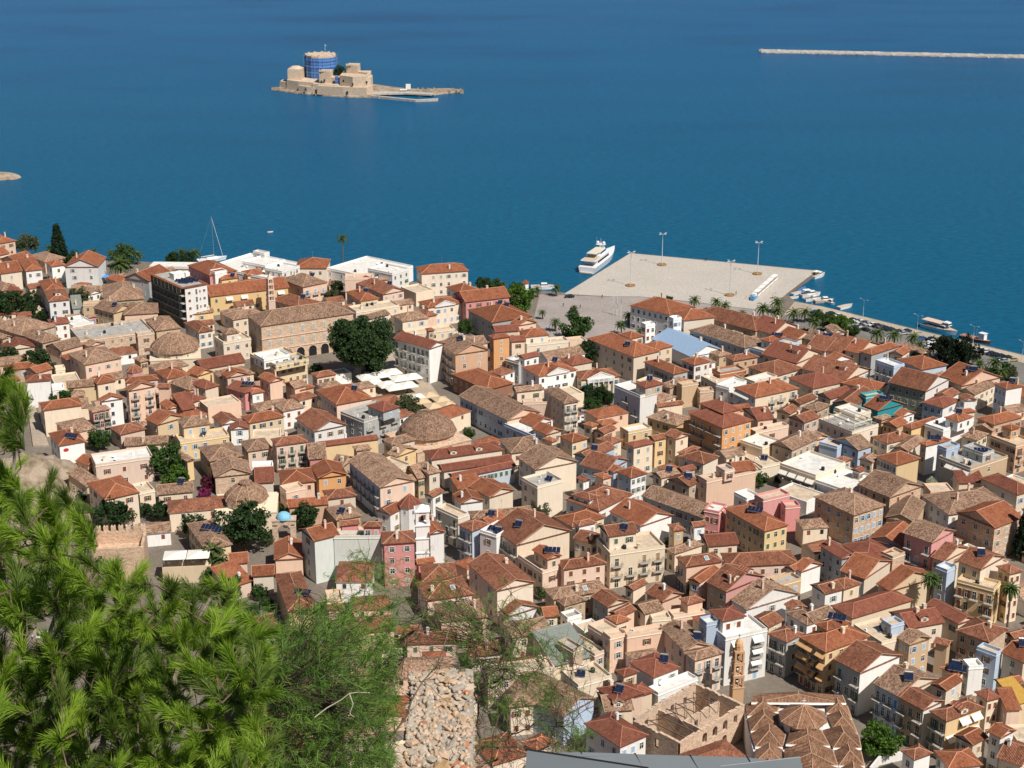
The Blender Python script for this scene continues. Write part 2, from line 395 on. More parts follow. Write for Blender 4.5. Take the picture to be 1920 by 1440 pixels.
def slope_roof(root, cx, cy, w, d, z, kind, rc, pitch=0.42):
    """tiled roof over rect centred (cx,cy); returns function z(x,y)"""
    b = MB(); cap = MB(); t = 0.16; x0, x1, y0, y1 = cx - w / 2, cx + w / 2, cy - d / 2, cy + d / 2
    def F(pts, e):    # uv: along eave e, up slope
        e = Vector(e).normalized(); p0 = Vector(pts[0]); nn = (Vector(pts[1]) - p0).cross(Vector(pts[2]) - p0).normalized(); s = nn.cross(e)
        b.face(pts, 0, [((Vector(p) - p0).dot(e), (Vector(p) - p0).dot(s)) for p in pts])
    def rc_bar(p, q, r=0.13):
        cap.tube((p[0], p[1], p[2] + .02), (q[0], q[1], q[2] + .02), r, n=5, cap=True)
    if kind == 's':
        h = d * 0.3
        F([(x0, y0, z), (x1, y0, z), (x1, y1, z + h), (x0, y1, z + h)], (1, 0, 0))
        b.face([(x0, y0, z - t), (x0, y1, z + h - t), (x1, y1, z + h - t), (x1, y0, z - t)])
        for a, c_ in (((x0, y0, z), (x1, y0, z)), ((x1, y0, z), (x1, y1, z + h)), ((x1, y1, z + h), (x0, y1, z + h)), ((x0, y1, z + h), (x0, y0, z))):
            b.face([(a[0], a[1], a[2] - t), (c_[0], c_[1], c_[2] - t), c_, a])
        zf = lambda x, y: z + (y - y0) * .3
    elif kind == 'gu' or kind == 'gv':
        if kind == 'gu':
            h = d / 2 * pitch; A, B = (x0, cy, z + h), (x1, cy, z + h)
            F([(x0, y0, z), (x1, y0, z), B, A], (1, 0, 0)); F([(x1, y1, z), (x0, y1, z), A, B], (-1, 0, 0))
            ed = [((x0, y0, z), (x1, y0, z)), ((x1, y0, z), B), (B, (x1, y1, z)), ((x1, y1, z), (x0, y1, z)), ((x0, y1, z), A), (A, (x0, y0, z))]
            zf = lambda x, y: z + h - abs(y - cy) * pitch
        else:
            h = w / 2 * pitch; A, B = (cx, y0, z + h), (cx, y1, z + h)
            F([(x0, y1, z), (x0, y0, z), A, B], (0, -1, 0)); F([(x1, y0, z), (x1, y1, z), B, A], (0, 1, 0))
            ed = [((x0, y0, z), A), (A, (x1, y0, z)), ((x1, y0, z), (x1, y1, z)), ((x1, y1, z), B), (B, (x0, y1, z)), ((x0, y1, z), (x0, y0, z))]
            zf = lambda x, y: z + h - abs(x - cx) * pitch
        rc_bar(A, B)
        for a, c_ in ed: b.face([(a[0], a[1], a[2] - t), (c_[0], c_[1], c_[2] - t), c_, a])
        b.face([(x0, y0, z - t), (x0, y1, z - t), (x1, y1, z - t), (x1, y0, z - t)])
        for a, c_ in ed:      # verge tiles on the gable ends
            if abs(a[2] - c_[2]) > .1: rc_bar(a, c_, .09)
    else:
        hip = min(w, d) / 2; h = hip * pitch
        if w >= d: A, B = (x0 + hip, cy, z + h), (x1 - hip, cy, z + h)
        else: A, B = (cx, y0 + hip, z + h), (cx, y1 - hip, z + h)
        c = [(x0, y0, z), (x1, y0, z), (x1, y1, z), (x0, y1, z)]
        if abs(w - d) < .05: B = A
        if w >= d:
            faces = [([c[0], c[1], B, A], (1, 0, 0)), ([c[1], c[2], B], (0, 1, 0)), ([c[2], c[3], A, B], (-1, 0, 0)), ([c[3], c[0], A], (0, -1, 0))]
            caps = [(c[0], A), (c[3], A), (c[1], B), (c[2], B), (A, B)]
        else:
            faces = [([c[0], c[1], A], (1, 0, 0)), ([c[1], c[2], B, A], (0, 1, 0)), ([c[2], c[3], B], (-1, 0, 0)), ([c[3], c[0], A, B], (0, -1, 0))]
            caps = [(c[0], A), (c[1], A), (c[2], B), (c[3], B), (A, B)]
        for pts, e in faces:
            if B == A and len(pts) == 4: pts = pts[:3]
            F(pts, e)
        for a, c_ in caps:
            if (Vector(a) - Vector(c_)).length > .2: rc_bar(a, c_)
        for i in range(4):
            a, q = c[i], c[(i + 1) % 4]; b.face([(a[0], a[1], z - t), (q[0], q[1], z - t), q, a])
        b.face([(x0, y0, z - t), (x0, y1, z - t), (x1, y1, z - t), (x1, y0, z - t)])
        zf = lambda x, y: z + min(x - x0, x1 - x, y - y0, y1 - y) * pitch
    rf = b.build('roof', [RM[rc]], root)
    if cap.f and rc not in 'Mgy': cap.build('ridge_cap', [CAPM[rc]], rf)
    return zf

def volume(root, cx, cy, w, d, z0, z1, roof, walls, rc, pitch=0.42):
    wl, wr = (walls[0], walls[-1])
    b = MB(); flat = roof[0] == 'f'
    o = 0.0 if flat else OV
    if min(w, d) < 3: o = 0.1 if not flat else 0
    x0, x1, y0, y1 = cx - w / 2 + o, cx + w / 2 - o, cy - d / 2 + o, cy + d / 2 - o
    a = [(x0, y0), (x1, y0), (x1, y1), (x0, y1)]
    for i in range(4):
        p, q = a[i], a[(i + 1) % 4]
        b.face([(*p, z0), (*q, z0), (*q, z1 - (0 if flat else .02)), (*p, z1 - (0 if flat else .02))], 1 if i == 3 else 0)
    zf = lambda x, y: z1
    if roof == 'gu':
        h = (d / 2) * pitch - .06; e = z1 - .02
        for x, m in ((x0, 1), (x1, 0)):
            k = [(x, y0, e), (x, y1, e), (x, cy, e + h - o * pitch)]
            b.face(k if x == x1 else k[::-1], m)
    elif roof == 'gv':
        h = (w / 2) * pitch - .06; e = z1 - .02
        for y in (y0, y1):
            k = [(x0, y, e), (x1, y, e), (cx, y, e + h - o * pitch)]
            b.face(k if y == y0 else k[::-1], 0)
    elif roof == 's':
        h = d * .3 - .1
        b.face([(x1, y1, z1), (x0, y1, z1), (x0, y1, z1 + h), (x1, y1, z1 + h)]); b.face([(x1, y0, z1 - .02), (x1, y1, z1 - .02), (x1, y1, z1 + h)]); b.face([(x0, y1, z1 - .02), (x0, y0, z1 - .02), (x0, y1, z1 + h)], 1)
    if flat:
        t = .22; zi = z1 - .75
        ai = [(x0 + t, y0 + t), (x1 - t, y0 + t), (x1 - t, y1 - t), (x0 + t, y1 - t)]
        for i in range(4):
            j = (i + 1) % 4
            b.face([(*a[i], z1), (*a[j], z1), (*ai[j], z1), (*ai[i], z1)], 0)
            b.face([(*ai[j], zi), (*ai[i], zi), (*ai[i], z1), (*ai[j], z1)], 0)
    mats = [WM[wr], WM[wl]]
    wo_ = b.build('wall', mats, root)
    if flat:
        r = MB(); r.box(x0 + t, x1 - t, y0 + t, y1 - t, zi - .2, zi, 0); r.build('roof', [FM[roof]], root)
        cB = MB(); k = .14; zc = z1 - .95
        for (p, q, s, u) in ((x0 - k, x1 + k, y0 - k, y0), (x0 - k, x1 + k, y1, y1 + k), (x0 - k, x0, y0, y1), (x1, x1 + k, y0, y1)): cB.box(p, q, s, u, zc, zc + .18)
        cB.build('cornice', [WM[wr] if wr in 'WB' else cream_trim], root)
        return lambda x, y: zi
    return slope_roof(root, cx, cy, w, d, z1, roof, rc, pitch)

def pt_in(h, x, y, m=0.0):
    dx, dy = x - h['c'][0], y - h['c'][1]; ca, sa = math.cos(h['a']), math.sin(h['a'])
    u = dx * ca + dy * sa; v = -dx * sa + dy * ca
    return abs(u) < h['w'] / 2 - m and abs(v) < h['d'] / 2 - m
def hidden(x, y, z, me):
    for h in HOUSES:
        if h['root'] is me['root']: continue
        if abs(h['c'][0] - x) > 45 or abs(h['c'][1] - y) > 45: continue
        if z < h['z1'] + .3 and pt_in(h, x, y, -0.15): return True
    return False

def facade_windows(h, side, cols, sh, opts):
    """side 'R' = lit front (-y), 'L' = left face (-x)"""
    root, cx, cy, w, d = h['root'], h['lx'], h['ly'], h['w'], h['d']
    flat = h['roof'][0] == 'f'; o = 0 if flat else OV
    span = (w if side == 'R' else d) - 2 * o
    if cols <= 0: return
    top = h['z1'] - (1.05 if flat else .35); bot = h['z0']
    n = max(1, int((top - bot + .6) / 3.1)); sh_h = (top - bot) / n if n > 1 else min(3.2, top - bot)
    rz = 0 if side == 'R' else -math.pi / 2
    bal = ('bR' in opts and side == 'R') or ('bL' in opts and side == 'L'); aw = ('aR' in opts and side == 'R') or ('aL' in opts and side == 'L')
    arch = False
    for k in range(n):
        zs = top - (k + 1) * sh_h
        if zs < bot - .1: zs = bot
        for i in range(cols):
            if random.random() < .06 and cols > 2: continue
            s = -span / 2 + span * (i + .5) / cols
            if cols >= 2 and span / cols > 4.5: s += random.uniform(-.5, .5)
            if side == 'R': lx, ly = cx + s, cy - d / 2 + o
            else: lx, ly = cx - w / 2 + o, cy - s
            ca, sa = math.cos(h['pa']), math.sin(h['pa'])
            wx = h['pc'][0] + lx * ca - ly * sa; wy = h['pc'][1] + lx * sa + ly * ca
            nx, ny = ((0, -.5) if side == 'R' else (-.5, 0)); ex = wx + nx * ca - ny * sa; ey = wy + nx * sa + ny * ca
            if hidden(ex, ey, root.location.z + zs + 1.2, h): continue
            door = bal and (len(opts.get('bal', 'x')) > 0) and k < n - 0
            hh = 2.2 if (bal and k < n) else (1.55 if sh_h > 2.6 else 1.15)
            zz = zs + (.15 if bal else max(.75, (sh_h - hh) * .5))
            st = random.choices(['c', 'o', 'n'], [.45, .3, .25] if side == 'R' else [.2, .15, .65])[0]
            ww = 1.05
            if span / cols < 1.9: ww = .85; st = 'c' if st == 'o' else st
            win = inst('window', window_mesh(ww, hh, sh, st), root, (lx, ly, zz), rz)
            if bal and k < n - (1 if n > 1 else 0) or (bal and n == 1):
                if cols <= 2 or i % 2 == 0 or span / cols > 2.6:
                    inst('balcony', balcony_mesh(2.3 if span / cols < 3.4 else 3.0), root, (lx, ly, zs + .12), rz)
            if aw and k < max(1, n - 1) and random.random() < .8:
                inst('awning', awning_mesh('o' if 'ao' in opts else 'w'), root, (lx, ly, zz + hh + .1), rz)

def parse(line):
    p = line.split()
    pts = [tuple(float(q) for q in s.split(',')) for s in p[:3]]
    return pts, float(p[3]), p[4], p[5], (p[6] if len(p) > 6 else 'n'), p[7:]

def get_opts(tok):
    o = {}
    for t in tok:
        if t[0] == 'w' and t[1:].isdigit(): o['w'] = int(t[1:])
        elif t[0] == 'v' and t[1:].isdigit(): o['v'] = int(t[1:])
        elif t[0] == 'k': o['k'] = t[1:]
        elif t[0] == 's' and (t[1:].isdigit() or t == 's'): o['s'] = int(t[1:] or 1)
        elif t[0] == 'c' and (t[1:].isdigit() or t == 'c'): o['c'] = int(t[1:] or 1)
        else: o[t] = True
    return o

def make_house(line, T, label=None):
    global PARENT
    plus = line.startswith('+'); pts, st, roof, wallc, rc, tok = parse(line.lstrip('+ '))
    opts = get_opts(tok)
    H = st * 3.15 + .7
    px = [(T[0] + x / T[2], T[1] + y / T[2]) for x, y in pts]
    c, ang, wd, dp, err = rect_from_px(*px, GZ + H)
    if not roof[0] == 'f': rc = rc if rc in RM else 'm'
    if plus:
        root = PARENT['root']; pa = PARENT['a']; pc = PARENT['c']
        k = round((ang - pa) / (math.pi / 2))
        if k % 2: wd, dp = dp, wd
        ca, sa = math.cos(pa), math.sin(pa); dx, dy = c[0] - pc[0], c[1] - pc[1]
        lx, ly = dx * ca + dy * sa, -dx * sa + dy * ca; ang = pa
        z0 = max(0, PARENT['z1'] - GZ - 1.2) if pt_in(PARENT, c[0], c[1]) else 0
        if z0 >= H - 1: z0 = 0
    else:
        root = empty('house', (c[0], c[1], GZ), ang); lx = ly = 0; z0 = 0.0; pa = ang; pc = c
    h = dict(root=root, c=c, a=ang, w=wd, d=dp, z1=GZ + H, z0=z0, lx=lx, ly=ly, roof=roof, pa=pa, pc=pc, wall=wallc, rc=rc, opts=opts, px=px, st=st, plus=plus, label=label, H=H)
    if not plus: PARENT = h
    HOUSES.append(h)
    if abs(err) > .6: print('skew', line, round(math.degrees(err)), round(wd, 1), round(dp, 1))
    return h

def finish_house(h):
    root, lx, ly, w, d, H, opts = h['root'], h['lx'], h['ly'], h['w'], h['d'], h['H'], h['opts']
    base = dict(h); base['z1'] = H
    pitch = .40 + random.uniform(-.03, .04)
    zf = volume(root, lx, ly, w, d, h['z0'], H, h['roof'], h['wall'], h['rc'], pitch)
    flat = h['roof'][0] == 'f'
    sh = opts.get('k') or random.choice('BEETRRG')
    spanR, spanL = w - .7, d - .7
    nR = opts.get('w', max(1, int(spanR / 3.2)) if random.random() < .8 else 0)
    nL = opts.get('v', max(1, int(spanL / 3.1)))
    hh = dict(h); hh['z1'] = H
    facade_windows(hh, 'R', min(nR, int(spanR / 1.3)), sh, opts); facade_windows(hh, 'L', min(nL, int(spanL / 1.3)), sh, opts)
    nc = opts.get('c', (1 if random.random() < .45 and not flat and w * d > 40 else 0))
    for i in range(nc):
        x, y = lx + random.uniform(-.32, .32) * w, ly + random.uniform(-.3, .3) * d
        inst('chimney', chimney_mesh(random.randrange(3)), root, (x, y, zf(x, y) - .1))
    for i in range(opts.get('s', 0) or (1 if random.random() < (.18 if flat else .05) and w * d > 45 else 0)):
        x, y = lx + random.uniform(-.25, .25) * w, ly + random.uniform(-.3, .05) * d
        big = 'S' in opts or (opts.get('s') and random.random() < .3)
        inst('solar_panel' if big else 'solar_heater', array_mesh() if big else solar_mesh(), root, (x, y, zf(x, y) + .05), random.uniform(-.2, .2) - root.rotation_euler[2] - .3)
    if flat and w * d > 30:
        k = int(min(8, w * d / 35))
        for i in range(k):
            x, y = lx + random.uniform(-.38, .38) * w, ly + random.uniform(-.38, .38) * d; z = zf(x, y)
            r_ = random.random()
            if r_ < .3: inst('air_conditioner', ac_mesh(), root, (x, y, z), random.uniform(0, 6))
            elif r_ < .5: inst('water_tank', tank_mesh(), root, (x, y, z))
            elif r_ < .75: inst('antenna', antenna_mesh(), root, (x, y, z), random.uniform(0, 3))
            elif r_ < .9: inst('satellite_dish', dish_mesh(), root, (x, y, z), -root.rotation_euler[2])
            else: inst('chimney', chimney_mesh(2), root, (x, y, z))
    elif random.random() < .35 and not flat:
        x, y = lx, ly; inst('antenna', antenna_mesh(), root, (x, y, zf(x, y)), random.uniform(0, 3))
    if 'dr' in opts:      # dormer facing the front
        for i in range(1 if w < 12 else 2):
            x = lx + (i - .5) * w * .35 if w >= 12 else lx; y = ly - d * .27
            dz = zf(x, y); b = MB()
            b.box(x - 1.1, x + 1.1, y - .9, y + 1.6, dz - .6, dz + .75, 0)
            dm = b.build('dormer', [WM['C']], root)
            r2 = MB(); r2.face([(x - 1.35, y - 1.2, dz + .7), (x, y - 1.2, dz + 1.25), (x, y + 2.6, dz + 1.25), (x - 1.35, y + 2.6, dz + .7)][::-1], 0, [(0, 0), (0, 3.8), (1.4, 3.8), (1.4, 0)])
            r2.face([(x + 1.35, y - 1.2, dz + .7), (x, y - 1.2, dz + 1.25), (x, y + 2.6, dz + 1.25), (x + 1.35, y + 2.6, dz + .7)], 0, [(0, 0), (0, 1.4), (3.8, 1.4), (3.8, 0)])
            r2.build('roof', [RM[h['rc']]], dm)
            inst('window', window_mesh(.85, .9, sh, 'n'), root, (x, y - .92, dz - .3))
    if 'sk' in opts:
        x, y = lx + w * .12, ly - d * .22; inst('skylight', skylight_mesh(), root, (x, y, zf(x, y) + .02), 0, rot=(math.atan(.4), 0, 0))

